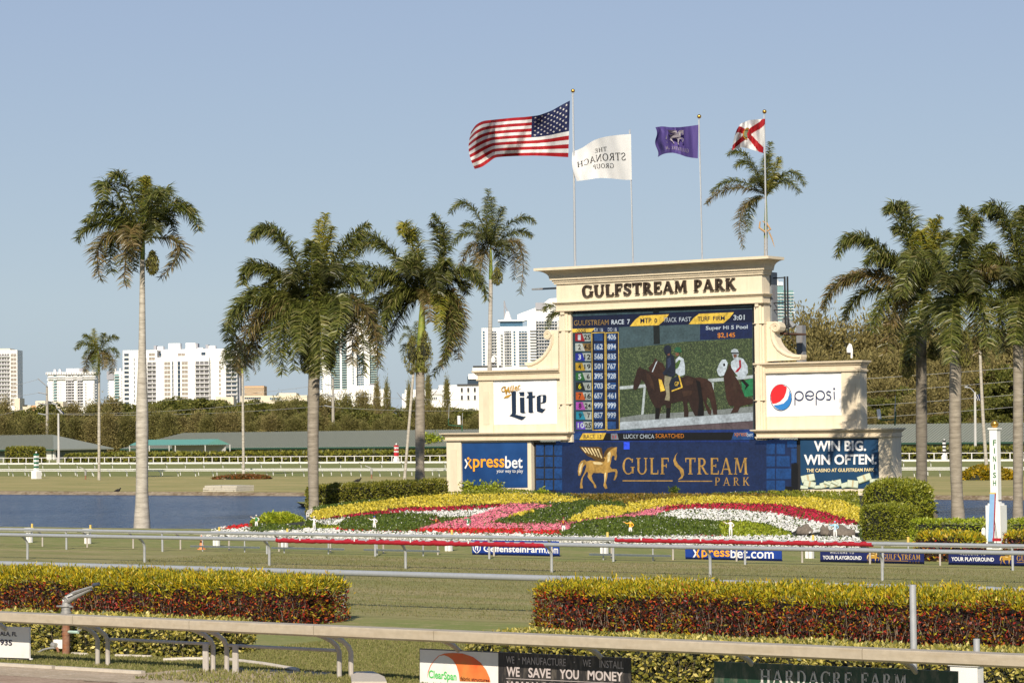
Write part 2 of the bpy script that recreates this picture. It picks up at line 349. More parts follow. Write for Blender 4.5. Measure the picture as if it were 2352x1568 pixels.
def roman(ch, k=.17, n=.07, sf=True):
    S = []; h = .055; sw = k+.16
    def ser(x, y, w_=sw):
        if sf: S.append(_sf(x, y if y < .5 else 1-h, w_, h))
    if ch == 'G':
        S += _arc(.42, .5, .42, .52, 48, 312, k, n, 22); S.append(_seg(.74, .06, .74, .42, k*.9)); S.append(_sf(.74, .40, .30, h)); S.append(_seg(.70, .72, .73, .95, n)); wd = .90
    elif ch == 'U': S.append(_seg(.16, .35, .16, 1, k)); S.append(_seg(.70, .35, .70, 1, n*1.2)); S += _arc(.43, .36, .35, .38, 180, 360, k*.9, n); ser(.16, 1); ser(.70, 1, .26); wd = .86
    elif ch == 'L': S.append(_seg(.18, 0, .18, 1, k)); S.append(_seg(.1, .035, .62, .035, n)); S.append(_seg(.62, 0, .64, .26, n, n*.6)); ser(.18, 1); wd = .68
    elif ch == 'F': S.append(_seg(.18, 0, .18, 1, k)); S.append(_seg(.1, .965, .62, .965, n)); S.append(_seg(.60, 1, .62, .76, n, n*.6)); S.append(_seg(.2, .52, .46, .52, n)); S.append(_seg(.47, .4, .47, .64, n*.8)); ser(.18, 0); wd = .66
    elif ch == 'S':
        S += _arc(.34, .74, .27, .27, 20, 225, k*.8, n*1.2, 14); S += _arc(.33, .26, .29, .28, -160, 45, k*.8, n*1.2, 14)
        S.append([(.12, .66), (.30, .46), (.56, .34), (.40, .56)]); S.append(_seg(.59, .72, .59, .97, n)); S.append(_seg(.07, .03, .07, .28, n)); wd = .68
    elif ch == 'T': S.append(_seg(.38, 0, .38, 1, k)); S.append(_seg(.02, .965, .74, .965, n)); S.append(_seg(.03, 1, .05, .74, n, n*.6)); S.append(_seg(.73, 1, .71, .74, n, n*.6)); ser(.38, 0); wd = .76
    elif ch == 'R': S.append(_seg(.18, 0, .18, 1, k)); S += _arc(.34, .74, .30, .26, -92, 92, k, n); S.append(_seg(.2, .965, .36, .965, n)); S.append(_seg(.2, .50, .38, .50, n)); S.append(_seg(.36, .50, .70, 0, k, k)); ser(.18, 0); ser(.18, 1, .2); S.append(_sf(.73, 0, .22, h)); wd = .82
    elif ch == 'E': S.append(_seg(.18, 0, .18, 1, k)); S.append(_seg(.1, .965, .62, .965, n)); S.append(_seg(.60, 1, .62, .78, n, n*.6)); S.append(_seg(.2, .52, .46, .52, n)); S.append(_seg(.47, .42, .47, .62, n*.8)); S.append(_seg(.1, .035, .64, .035, n)); S.append(_seg(.64, 0, .66, .24, n, n*.6)); wd = .70
    elif ch == 'A': S.append(_seg(.10, 0, .42, 1, n)); S.append(_seg(.74, 0, .42, 1, k, k*.9)); S.append(_seg(.22, .32, .62, .32, n)); ser(.10, 0, .24); ser(.74, 0, .30); wd = .88
    elif ch == 'M': S.append(_seg(.13, 0, .19, 1, n)); S.append(_seg(.50, .12, .22, 1, k*.8, k)); S.append(_seg(.50, .12, .82, 1, n*1.1)); S.append(_seg(.90, 0, .85, 1, k)); ser(.13, 0, .24); ser(.90, 0, .30); ser(.16, 1, .22); ser(.87, 1, .22); wd = 1.04
    elif ch == 'P': S.append(_seg(.18, 0, .18, 1, k)); S += _arc(.36, .72, .30, .28, -92, 92, k, n); S.append(_seg(.2, .965, .38, .965, n)); S.append(_seg(.2, .46, .38, .46, n)); ser(.18, 0); ser(.18, 1, .2); wd = .70
    elif ch == 'K': S.append(_seg(.18, 0, .18, 1, k)); S.append(_seg(.26, .44, .68, 1, n*1.2)); S.append(_seg(.38, .58, .74, 0, k, k)); ser(.18, 0); ser(.18, 1); S.append(_sf(.68, 1-h, .24, h)); S.append(_sf(.76, 0, .24, h)); wd = .86
    elif ch == 'H': S.append(_seg(.18, 0, .18, 1, k)); S.append(_seg(.70, 0, .70, 1, k)); S.append(_seg(.2, .5, .7, .5, n)); ser(.18, 0); ser(.18, 1); ser(.70, 0); ser(.70, 1); wd = .88
    elif ch == 'D': S.append(_seg(.18, 0, .18, 1, k)); S += _arc(.34, .5, .44, .5, -92, 92, k, n, 18); S.append(_seg(.1, .965, .36, .965, n)); S.append(_seg(.1, .035, .36, .035, n)); wd = .84
    elif ch == 'C': S += _arc(.42, .5, .42, .52, 48, 312, k, n, 22); S.append(_seg(.70, .72, .73, .95, n)); S.append(_seg(.70, .06, .73, .28, n)); wd = .80
    elif ch == 'N': S.append(_seg(.14, 0, .14, 1, n)); S.append(_seg(.14, 1, .72, 0, k, k)); S.append(_seg(.72, 0, .72, 1, n)); ser(.14, 0, .22); ser(.10, 1, .22); ser(.72, 1, .22); wd = .84
    elif ch == 'O': S += _arc(.42, .5, .42, .52, 0, 360, k, n, 26); wd = .86
    else: wd = .42
    return S, wd
def roman_line(s, gap=.07, **kw):
    out = []; x = 0
    for ch in s:
        if ch == ' ': x += .5; out.append(None); continue
        S, wd = roman(ch, **kw); out.append([[(px+x, py) for px, py in p] for p in S]); x += wd+gap
    x -= gap; return [None if L_ is None else [[(px/x, py) for px, py in p] for p in L_] for L_ in out]

# ------------------------------------------------------------ tote board
YB = 146.0                                   # front face of its wings
def sx(x, y, Y=YB): return PY(x, y, Y).x
def sz(x, y, Y=YB): return PY(x, y, Y).z
bo = empty('tote_board', PY(1540, 1165, YB), 'big cream stucco tote board with stepped wings, scrolls and a racing screen', 'tote board')
ORG[bo.name] = Vector(bo.location)
def cornice(b, x0, x1, y0, y1, z0, prof, right=True, left=True):
    """prof: list of (outward, height) from bottom to top; mitred on both ends, runs to the back at y1"""
    for (e0, h0), (e1, h1) in zip(prof[:-1], prof[1:]):
        L0 = e0 if left else 0; L1 = e1 if left else 0; R0 = e0 if right else 0; R1 = e1 if right else 0
        A = [(x0-L0, y1, z0+h0), (x0-L0, y0-e0, z0+h0), (x1+R0, y0-e0, z0+h0), (x1+R0, y1, z0+h0)]
        B = [(x0-L1, y1, z0+h1), (x0-L1, y0-e1, z0+h1), (x1+R1, y0-e1, z0+h1), (x1+R1, y1, z0+h1)]
        b.add(A+B, [(0, 1, 5, 4), (1, 2, 6, 5), (2, 3, 7, 6), (3, 0, 4, 7)])
    e, h = prof[-1]; e0, h0 = prof[0]
    for ee, hh in ((e, h), (e0, h0)):
        b.add([(x0-(ee if left else 0), y0-ee, z0+hh), (x1+(ee if right else 0), y0-ee, z0+hh), (x1+(ee if right else 0), y1, z0+hh), (x0-(ee if left else 0), y1, z0+hh)], [(0, 1, 2, 3)])
D_ = 1.25        # thickness of the walls
# lower wings
lx0, lx1 = sx(1026, 1060), sx(1218, 1060); zc0 = sz(1120, 1012.5); zc1 = sz(1120, 991.5)
rx0, rx1 = sx(1837, 1060), sx(2050, 1060); zr0 = sz(1900, 1003); zr1 = sz(1900, 985.5)
ztop = (zc1+zr1)/2; zbt = (zc0+zr0)/2
def wing(x0, x1, inner_left):
    b = MB(); b.box((x0, YB+.12, -.2), (x1, YB+D_, zbt))
    xa = (x0, sx(1059, 1060)) if not inner_left else (sx(2020, 1060), x1)
    b.box((xa[0], YB, -.2), (xa[1], YB+.12, zbt))                       # pilaster
    return b, xa
def frame_panel(b, x0, x1, z0, z1, Y, t=.06):
    """sunk panel: raised rim around it"""
    for lo, hi in (((x0-t, z0-t), (x0, z1+t)), ((x1, z0-t), (x1+t, z1+t)), ((x0, z0-t), (x1, z0)), ((x0, z1), (x1, z1+t))):
        b.box((lo[0], Y-.05, lo[1]), (hi[0], Y-.001, hi[1]))
PROF = [(0, 0), (.10, .0), (.12, .12), (.03, .14), (.05, .42), (.09, .46), (.14, .5), (.2, .62), (.3, .68), (.32, .8), (0, .82)]
def prof_fit(h, e=.36): return [(a*e/.32, q*h/.82) for a, q in PROF]
b, xa = wing(lx0, lx1, False); b.build('lower_wing_wall', CREAM, bo)
b = MB(); b.box((sx(1035, 1060), YB-.03, .3), (sx(1050, 1060), YB-.001, sz(1040, 1031))); b.build('sunk_panel', CREAM2, bo)
b, xa = wing(rx0, rx1, True); b.build('lower_wing_wall', CREAM, bo)
b = MB(); b.box((sx(2028, 1060), YB-.03, .3), (sx(2043, 1060), YB-.001, sz(2010, 1018))); b.build('sunk_panel', CREAM2, bo)
tlx, trx = sx(1311, 1005), sx(1731, 1000)
b = MB(); cornice(b, lx0, tlx-.3, YB-.05, YB+D_, zbt, prof_fit(ztop-zbt), True, True); b.build('lower_cornice', CREAM2, bo)
b = MB(); cornice(b, trx+.3, rx1, YB-.05, YB+D_, zbt, prof_fit(ztop-zbt), True, True); b.build('lower_cornice', CREAM2, bo)
# upper boxes
ux0, ux1 = sx(1093, 930), sx(1282, 930); u2, u3 = sx(1752, 900), sx(1970, 900)
zu = (sz(1180, 872)+sz(1840, 855))/2; zu1 = (sz(1180, 847)+sz(1840, 832))/2
YU = YB+.35
for x0, x1, px in ((ux0, ux1, 0), (u2-.4, u3, 1)):
    b = MB(); b.box((x0, YU+.1, ztop-.05), (x1, YB+D_, zu))
    pa = (x0, x0+1.2) if px == 0 else (x1-1.3, x1)
    b.box((pa[0], YU, ztop), (pa[1], YU+.1, zu)); b.build('upper_box_wall', CREAM, bo)
    b = MB(); b.box((pa[0]+.38, YU-.03, ztop+.55), (pa[1]-.32, YU-.001, zu-.75)); b.build('sunk_panel', CREAM2, bo)
    b = MB(); cornice(b, x0 if px == 0 else u2-.7, x1 if px else x1, YU, YB+D_, zu, prof_fit(zu1-zu), px == 1, px == 0); b.build('upper_cornice', CREAM2, bo)
# tower columns, frieze
YT = YB+.05
cl0, cl1 = sx(1281, 850), sx(1308, 850); cr0, cr1 = sx(1730, 850), sx(1752.5, 850)
fz0 = (sz(1281, 714.5)+sz(1750, 697))/2; fz1 = (sz(1281, 652.5)+sz(1750, 631))/2; cz1 = (sz(1243, 618)+sz(1757, 591))/2
for a, c in ((cl0, cl1), (cr0, cr1)):
    b = MB()
    b.box((a, YT+.18, ztop-.7), (c, YT+1.0, fz0)); w_ = c-a
    b.box((a+.22*w_, YT+.08, ztop-.7), (a+.8*w_, YT+.18, fz0-.001)); b.box((a+.34*w_, YT, ztop-.7), (a+.62*w_, YT+.08, fz0-.002))
    b.build('tower_column', CREAM, bo)
for a, c in ((cl0, cl1), (cr0, cr1)):
    w_ = c-a
    for zj_ in (sz(1290, 760), sz(1290, 928)): MB().box((a-.02, YT-.015, zj_), (c+.02, YT+.9, zj_+.03)).build('column_joint', CREAM2, bo)
    b = MB(); b.box((a+.3*w_, YT-.1, fz0-.22), (a+.62*w_, YT, fz0-.02)); b.build('column_capital', CREAM2, bo)
fx0, fx1 = cl0-.02, sx(1750.5, 670)
b = MB(); b.box((fx0, YT-.05, fz0+.001), (fx1, YT+.95, fz1+.3)); b.build('frieze', CREAM, bo)
h = fz1-fz0
b = MB(); cornice(b, fx0, fx1, YT-.05, YT+.93, fz0, [(a_, b_*.66) for a_, b_ in ((.0, -.01), (.1, -.01), (.12, .08), (.03, .10), (.03, .62), (.08, .66), (.12, .74), (.22, .84), (.24, .92), (0, .95))]); b.build('architrave_moulding', CREAM2, bo)
H = cz1-fz1
cove = [(0, 0), (.12, 0), (.14, .13*H), (.2, .13*H), (.22, .26*H), (.32, .26*H), (.34, .38*H)]
for k in range(8):
    a = k/7*pi/2; cove.append((.36+.72*(1-cos(a)), .40*H+.44*H*sin(a)))
cove += [(1.1, .84*H), (1.1, H), (0, H+.01)]
b = MB(); cornice(b, fx0, fx1, YT-.05, YT+.93, fz1, cove); o = b.build('crown_cornice', CREAM2, bo)
# scrolls on the shoulders of the tower
def volute(mirror):
    if not mirror:
        zf_ = zh; outer = [(1165, 772), (1110, 772), (1075, 775), (1048, 790), (1037, 815), (1040, 842), (1062, 860), (1083, 850), (1087, 880), (1075, 920), (1052, 960), (1020, 1005), (985, 1040), (940, 1068), (890, 1084), (835, 1088), (850, 1106), (868, 1112), (868, 1142), (1165, 1140)]; ctr = (1066, 822); r = 26; yy = YB+.55
        band = [(1112, 800), (1113, 850), (1105, 900), (1085, 950), (1050, 1005), (1010, 1050), (960, 1085), (905, 1108), (868, 1112)]
    else:
        zf_ = zi; outer = [(1345, 690), (1430, 690), (1455, 692), (1485, 706), (1498, 740), (1490, 772), (1463, 790), (1445, 785), (1440, 800), (1446, 840), (1462, 885), (1490, 930), (1525, 965), (1570, 995), (1630, 1010), (1700, 1008), (1700, 1030), (1690, 1058), (1340, 1074)]; ctr = (1452, 745); r = 30; yy = YB+.55
        band = [(1412, 730), (1412, 790), (1420, 850), (1440, 905), (1475, 955), (1520, 990), (1570, 1015), (1630, 1028), (1690, 1030)]
    P = [PY(*zf_(*q), yy) for q in outer]
    MB().extr(P, (0, .75, 0)).build('scroll', CREAM, bo)
    c = PY(*zf_(*ctr), yy); rr = abs(PY(*zf_(ctr[0]+r, ctr[1]), yy).x-c.x)
    b = MB(); sg = 1 if mirror else -1
    pts = []
    for k in range(40):
        a = k/39*4.4*pi; q = rr*(1.45-1.2*k/39); pts.append((c.x+sg*q*cos(a)*-1, yy-.02, c.z+q*sin(a)))
    b.tube(pts, [.1-.04*k/39 for k in range(40)], 6)
    b.tube([PY(*zf_(*q), yy-.02) for q in band], .09, 6)
    b.build('scroll_volute', CREAM2, bo, smooth=True)
volute(False); volute(True)
# raised letters
for txt, q in (('GULFSTREAM PARK', q4(zr, (72, 170), (1770, 84), (1772, 212), (76, 296))),):
    L_ = roman_line(txt, .085, k=.20, n=.085)
    BR = mat('bronze_letters', (.035, .022, .014), .45, .2, 3)
    for cells, ch in zip(L_, txt):
        if cells is None: continue
        b = MB()
        for i, p in enumerate(cells):
            P = [PY(*q(u, v), YT-.26) for u, v in p]
            b.extr(P, (0, .15+.002*(i % 5), 0))
        b.build('raised_letter', BR, bo)
# steel frame behind the right shoulder
b = MB(); p = PY(1774, 740, YB+1.6)
xs_ = PY(1772, 640, YB+1.6).x; ztw = PY(1772, 648, YB+1.6).z
b.box((xs_-.35, YB+1.2, 0), (xs_+.2, YB+2.0, fz1+.2))
b.box((xs_-.1, YB+5.0, 0), (xs_+.35, YB+5.5, sz(1800, 740)))
b.build('steel_column', GREYM, bo)
b = MB(); zpl = PY(1800, 770, YB+3).z; xw = PY(1832, 770, YB+3).x
b.box((xs_+.2, YB+1.4, zpl-.7), (xw-.9, YB+1.7, zpl-.1))
b.build('platform_beam', GREYM, bo)
b = MB(); b.box((xs_+.2, YB+1.4, zpl), (xw, YB+4.2, zpl+.12)); b.build('platform_deck', mat('rusty_deck', (.12, .06, .035), .9, .3, 3), bo)
b = MB(); yr_ = YB+1.45
for zz_ in (.12+0.0, 1.55, 2.0, 3.6): b.box((xs_+.2, yr_, zpl+zz_), (xw, yr_+.06, zpl+zz_+.07))
for xx in (xs_+1.0+(xw-xs_)*.18, xw-.08): b.box((xx, yr_-.04, zpl+.1), (xx+.09, yr_+.05, zpl+3.7))
b.build('platform_railing', BLACKM, bo)
b = MB(); b.ball((xs_+.6, YB+2.5, zpl+.75), .35, 10); b.tube([(xs_+.3, YB+2.2, zpl+.12), (xs_+.6, YB+2.4, zpl+1.1), (xs_+1.1, YB+2.5, zpl+.5)], .18, 8); b.build('flood_lamp', GREYM, bo)
b = MB(); P0 = PY(1223, 666.5, YB+1.4); P1 = PY(1283, 666.5, YB+1.4)
b.box((P0.x, YB+1.3, P0.z), (P1.x+.3, YB+1.5, P0.z+.12)); b.build('side_beam', GREYM, bo)

# ------------------------------------------------------------ LED wall
def led(name, c, es=.55, base=.12, var=.12, scale=60):
    c = lin(c); return mat('led_'+name, tuple(q*base for q in c), .5, var, scale, emit=c, es=es)
S0 = YT+.42                                   # plane of the screen, nearest point sits at the front
scr = empty('video_screen', PY(1520, 1130, S0), 'large LED wall in the tote board showing race odds above a gold winged horse', 'LED screen')
NAVY = led('navy', '1B2A55'); NAVY2 = led('navy_dark', '121C3E'); GLD = led('gold', 'D6B040', .95); WHT = led('white', 'C9D3D8', .68)
b = MB(); zlo = sz(1530, 1133, S0)
b.box((sx(1222, 1080, S0), S0+.02, zlo), (sx(1839, 1080, S0), S0+.25, sz(1530, 1012, S0)))
b.box((sx(1308, 850, S0), S0+.02, sz(1530, 1012, S0)), (sx(1731, 850, S0), S0+.25, sz(1530, 705, S0)))
b.build('screen_cabinet', BLACKM, scr)
LAY = [0]
def panel(z, pts, m, name, lay, b=None):
    P = [PY(*z(*q), S0-.012*lay) for q in pts]
    if b is not None: b.flat(P); return
    return MB().flat(P).build(name, m, scr)
def zr4(z, x0, y0, x1, y1, sl=0): return [(x0, y0), (x1, y0-sl*(x1-x0)), (x1, y1-sl*(x1-x0)), (x0, y1)]
def stext(s, z, x0, y0, x1, y1, m, lay=8, sl=0.0, bold=.022, name='screen_text'):
    v, f = textgeom(s, bold); q = qbox(z, x0, y0, x1, y1, sl)
    return MB().add([PY(*q(u, w_), S0-.012*lay) for u, w_ in v], f).build(name, m, scr)
PIC = led('scene_gray', '4E6468', .55, scale=20)
panel(zp, [(105, 110), (2165, 35), (2178, 1450), (118, 1462)], PIC, 'picture_backdrop', 0)
panel(zp, [(100, 100), (2165, 40), (2165, 62), (100, 135)], led('black', '101418'), 'picture_shadow', 1)
hm = bpy.data.materials.new('led_hedge'); hm.use_nodes = True; t = hm.node_tree; L = t.links.new; p_ = t.nodes['Principled BSDF']
tc = N_(t, 'ShaderNodeTexCoord'); vo = N_(t, 'ShaderNodeTexVoronoi'); vo.inputs['Scale'].default_value = 15; L(tc.outputs['Object'], vo.inputs['Vector'])
cr = N_(t, 'ShaderNodeValToRGB'); e = cr.color_ramp.elements; e[0].color = (*lin('1C2A16'), 1); e[1].color = (*lin('7C8C50'), 1); e[0].position = .2; e.new(.6); e[1].color = (*lin('3A4F26'), 1); e[2].position = 1; e[2].color = (*lin('8C9A60'), 1)
L(vo.outputs['Color'], cr.inputs[0]); L(cr.outputs[0], p_.inputs['Emission Color']); p_.inputs['Emission Strength'].default_value = .5; p_.inputs['Base Color'].default_value = (.02, .025, .015, 1)
panel(zp, [(645, 525), (1100, 480), (1400, 445), (2165, 405), (2172, 1200), (1700, 1240), (900, 1285), (652, 1320)], hm, 'picture_hedge', 1)
DRK = led('post', '1D2422', .5); panel(zp, [(1032, 80), (1100, 78), (1112, 470), (1040, 475)], DRK, 'picture_post', 2)
DIRTL = led('dirt', '8F9590', .55, scale=8); panel(zp, [(655, 1310), (900, 1275), (1700, 1230), (2172, 1180), (2172, 1260), (655, 1365)], DIRTL, 'picture_dirt', 2)
panel(zp, [(655, 1362), (2172, 1250), (2172, 1345), (655, 1450)], led('rail', 'BFC8CC', .6), 'picture_rail', 6)
panel(zp, [(900, 1430), (2172, 1348), (2172, 1440), (900, 1452)], led('track', '6A5A5C', .5), 'picture_track', 2)
RL = led('rail2', 'C9D2D0', .6)
panel(zp, [(650, 955), (955, 928), (960, 965), (652, 990)], RL, 'picture_fence', 2); panel(zp, [(1660, 870), (2172, 825), (2172, 862), (1665, 908)], RL, 'picture_fence', 2)
for pp in ([(925, 970), (950, 970), (925, 1270), (898, 1275)], [(1700, 910), (1725, 910), (1722, 1280), (1705, 1230)]): panel(zp, pp, RL, 'picture_fence_post', 2)
HB = led('horse', '3A261D', .5, scale=4); HB2 = led('horse_far', '472D21', .5, scale=4); HB3 = led('horse_leg', '17110F', .45)
panel(zp, [(980, 740), (1030, 690), (1060, 630), (1085, 665), (1140, 690), (1180, 760), (1200, 900), (1560, 850), (1640, 870), (1700, 910), (1730, 1020), (1760, 1180), (1765, 1275), (1720, 1275), (1680, 1100), (1650, 1080), (1640, 1140), (1700, 1240), (1690, 1285), (1660, 1265), (1620, 1160), (1580, 1040), (1100, 1000), (1000, 800)], HB2, 'picture_horse', 3)
panel(zp, [(805, 985), (812, 900), (835, 830), (850, 770), (885, 720), (893, 750), (940, 760), (1000, 790), (1060, 850), (1110, 890), (1200, 900), (1340, 860), (1420, 830), (1490, 850), (1560, 900), (1590, 980), (1600, 1080), (1615, 1200), (1612, 1290), (1560, 1295), (1510, 1290), (1460, 1190), (1440, 1120), (1420, 1150), (1440, 1240), (1435, 1305), (1385, 1305), (1385, 1200), (1370, 1120), (1240, 1150), (1230, 1230), (1225, 1310), (1180, 1318), (1185, 1200), (1170, 1160), (1130, 1180), (1100, 1320), (1055, 1330), (1060, 1200), (1000, 1100), (960, 980), (930, 900), (900, 880), (870, 960), (835, 1000)], HB, 'picture_horse', 4)
for pp in ([(1520, 880), (1570, 900), (1600, 1100), (1612, 1290), (1540, 1294), (1560, 1100)], [(1060, 1200), (1110, 1200), (1100, 1328), (1056, 1330)], [(1185, 1200), (1235, 1200), (1222, 1316), (1180, 1318)]): panel(zp, pp, HB3, 'picture_horse_leg', 5)
panel(zp, [(1835, 840), (1880, 760), (1900, 700), (1940, 740), (1970, 840), (2010, 900), (2050, 1010), (2090, 1080), (2172, 1100), (2172, 1150), (2080, 1170), (2030, 1180), (2000, 1250), (1915, 1262), (1960, 1180), (1900, 1170), (1870, 1100)], HB2, 'picture_horse', 4)
panel(zp, [(1775, 820), (1760, 770), (1785, 700), (1820, 650), (1860, 648), (1885, 690), (1870, 760), (1840, 830), (1800, 842)], WHT, 'picture_horse_mask', 5)
panel(zp, [(1828, 700), (1850, 690), (1858, 718), (1838, 728)], HB3, 'picture_horse_eye', 6)
DN = led('shirt_navy', '242B3C', .5)
panel(zp, [(1185, 600), (1230, 575), (1270, 610), (1285, 700), (1285, 830), (1240, 860), (1190, 820), (1160, 830), (1140, 800), (1175, 760)], DN, 'picture_rider_shirt', 7)
panel(zp, [(1155, 520), (1170, 490), (1205, 482), (1235, 500), (1243, 540), (1235, 575), (1185, 600), (1160, 560)], led('helmet', '23293A', .5), 'picture_rider_head', 7)
panel(zp, [(1165, 830), (1245, 850), (1215, 930), (1225, 1080), (1220, 1120), (1165, 1110), (1185, 1040), (1160, 930)], led('trousers', 'A89F7E', .55), 'picture_rider_leg', 8)
panel(zp, [(1095, 870), (1130, 880), (1170, 1000), (1118, 1015)], GLD, 'picture_saddle_cloth', 6)
panel(zp, [(1240, 870), (1330, 825), (1368, 960), (1245, 1010), (1215, 930)], DN, 'picture_saddle_cloth', 7)
panel(zp, [(1320, 830), (1333, 825), (1370, 960), (1355, 968)], GLD, 'picture_cloth_trim', 8); panel(zp, [(1245, 1000), (1366, 955), (1368, 970), (1245, 1015)], GLD, 'picture_cloth_trim', 8)
panel(zp, [(1380, 880), (1440, 850), (1500, 870), (1480, 930), (1410, 950)], led('sheen', '4C3426', .5, scale=4), 'picture_sheen', 5); panel(zp, [(1360, 1010), (1480, 1000), (1470, 1050), (1380, 1070)], MATS['led_sheen'], 'picture_sheen', 5); panel(zp, [(950, 790), (1000, 830), (1040, 920), (1050, 1010), (1010, 960), (960, 860)], MATS['led_sheen'], 'picture_sheen', 5); panel(zp, [(1100, 700), (1150, 740), (1160, 800), (1120, 780)], MATS['led_sheen'], 'picture_sheen', 5); panel(zp, [(1640, 900), (1690, 930), (1715, 1030), (1680, 1010)], MATS['led_sheen'], 'picture_sheen', 5); panel(zp, [(1930, 800), (1960, 860), (2000, 960), (1990, 1060), (1950, 980)], MATS['led_sheen'], 'picture_sheen', 5); panel(zp, [(1200, 585), (1225, 575), (1225, 600), (1195, 605)], led('face', '8A5C46', .5), 'picture_rider_face', 8); panel(zp, [(1285, 575), (1325, 570), (1325, 605), (1295, 610)], MATS['led_face'], 'picture_rider_face', 5); panel(zp, [(1945, 590), (1985, 588), (1990, 620), (1955, 630)], MATS['led_face'], 'picture_rider_face', 7); panel(zp, [(1195, 640), (1230, 620), (1240, 700), (1200, 760)], led('shirt_light', '3A4560', .5), 'picture_shirt_fold', 8)
stext('GP', zp, 1278, 900, 1328, 950, GLD, 9)
panel(zp, [(1290, 650), (1330, 610), (1380, 640), (1396, 720), (1395, 820), (1340, 840), (1290, 800)], WHT, 'picture_jockey_silks', 4)
panel(zp, [(1275, 530), (1300, 505), (1340, 510), (1362, 560), (1330, 570), (1280, 556)], led('helmet_green', '2F6B47', .55), 'picture_jockey_cap', 5)
panel(zp, [(1290, 690), (1330, 650), (1350, 660), (1320, 740), (1290, 760)], led('green_patch', '5A7A3A', .5), 'picture_silks_patch', 5)
panel(zp, [(1920, 570), (1925, 545), (1960, 522), (1995, 535), (2012, 570), (2010, 600), (1985, 625), (1950, 640), (1940, 600)], WHT, 'picture_jockey_cap', 6)
panel(zp, [(1918, 568), (2012, 570), (2010, 584), (1930, 585)], DRK, 'picture_cap_band', 7)
panel(zp, [(1920, 680), (1990, 615), (2060, 640), (2110, 720), (2115, 800), (2060, 880), (2000, 840), (1960, 790), (1925, 740)], WHT, 'picture_jockey_silks', 6)
panel(zp, [(2012, 655), (2035, 655), (2038, 740), (2000, 790), (1965, 795), (1990, 760), (2016, 735)], led('red', 'B02030', .6), 'picture_silks_sleeve', 7)
panel(zp, [(2030, 880), (2060, 870), (2130, 940), (2075, 1000), (2090, 950)], HB3, 'picture_boot', 7)
panel(zp, [(2040, 900), (2172, 860), (2172, 1060), (2080, 1075), (2050, 990)], led('green', '2F8A55', .55), 'picture_saddle_cloth', 5)
panel(zp, [(1065, 680), (1085, 660), (1030, 790), (1018, 790)], WHT, 'picture_bridle', 6)
# banner along the top of the picture
sl = .0337
panel(zp, [(105, 160), (2165, 75), (2165, 222), (640, 278), (105, 296)], NAVY2, 'title_bar', 3)
for x0, x1 in ((768, 1215), (1438, 1955)):
    panel(zp, [(x0, 270-(x0-768)*sl), (x0+60, 195-(x0-768)*sl), (x0+120, 150-(x0-768)*sl), (x1, 133-(x0-768)*sl), (x1-50, 200-(x0-768)*sl), (x1-120, 258-(x0-768)*sl)], GLD, 'title_tab', 4)
stext('GULFSTREAM', zp, 130, 203, 525, 262, led('gold_text', 'B08C4A', .55), 6, .02, 0); stext('RACE', zp, 558, 196, 702, 250, WHT, 6, .03); stext('7', zp, 738, 190, 770, 246, WHT, 6)
stext('MTP', zp, 888, 178, 1015, 236, NAVY2, 6, .03); stext('0', zp, 1048, 177, 1078, 232, NAVY2, 6); stext('TRACK', zp, 1155, 172, 1300, 224, WHT, 6, .03, .0); stext('FAST', zp, 1330, 168, 1468, 218, WHT, 6, .03, 0)
stext('TURF', zp, 1540, 162, 1680, 214, NAVY2, 6, .03); stext('FIRM', zp, 1718, 155, 1850, 205, NAVY2, 6, .03); stext('3:01', zp, 1950, 142, 2078, 200, WHT, 6, .03)
panel(zp, [(1568, 250), (2165, 222), (2165, 405), (1568, 425)], NAVY, 'pool_box', 3)
stext('Super Hi 5 Pool', zp, 1634, 268, 2112, 325, WHT, 6, .03); stext('$2,145', zp, 1768, 345, 1968, 408, led('orange', 'E08A2A', .65), 6, .02)
panel(zp, zr4(zp, 105, 300, 642, 1462), led('column_dark', '2E4C5A', .45), 'odds_backdrop', 3)
panel(zp, [(105, 300), (370, 292), (330, 335), (105, 342)], GLD, 'odds_tab', 5); stext('ODDS', zp, 160, 300, 266, 338, NAVY2, 7)
panel(zp, [(345, 290), (640, 280), (640, 330), (330, 338)], NAVY, 'odds_tab', 4); stext('EX 1&', zp, 362, 290, 464, 330, WHT, 7, 0, 0); stext('DD 1&', zp, 518, 286, 620, 326, WHT, 7, 0, 0)
for x0, x1 in ((330, 484), (490, 640)):
    panel(zp, [(x0, 342), (x1, 336), (x1+12, 1452), (x0+12, 1458)], GLD, 'odds_column', 4); panel(zp, [(x0+8, 350), (x1-6, 344), (x1+5, 1444), (x0+20, 1450)], NAVY2, 'odds_column', 5)
cols = ['A81C28', 'C8CCC0', '2430A0', 'C09A28', '2C6A30', '20221C', 'C85A20', 'B450B0', '2890A8', '6A4CC0']
tcol = ['D8E0E4', '20221C', 'D8E0E4', '20221C', 'D8E0E4', 'D8D020', '20221C', '20221C', '20221C', 'D8E0E4']
odds = ['25', '4-5', '12', '19', '6', '6', '16', '24', '7', '25']; ex = ['', '162', '568', '501', '395', '703', '657', '999', '857', '999']; dd = ['406', '894', '835', '767', '928', 'Scr', '461', '999', '999', '']
BLU = led('cell_blue', '2A5590', .55); LG = led('light_gray', 'B4BAB0', .6); TAN = led('tan', '8E7240', .55); BLK = led('black_text', '14161A', .4)
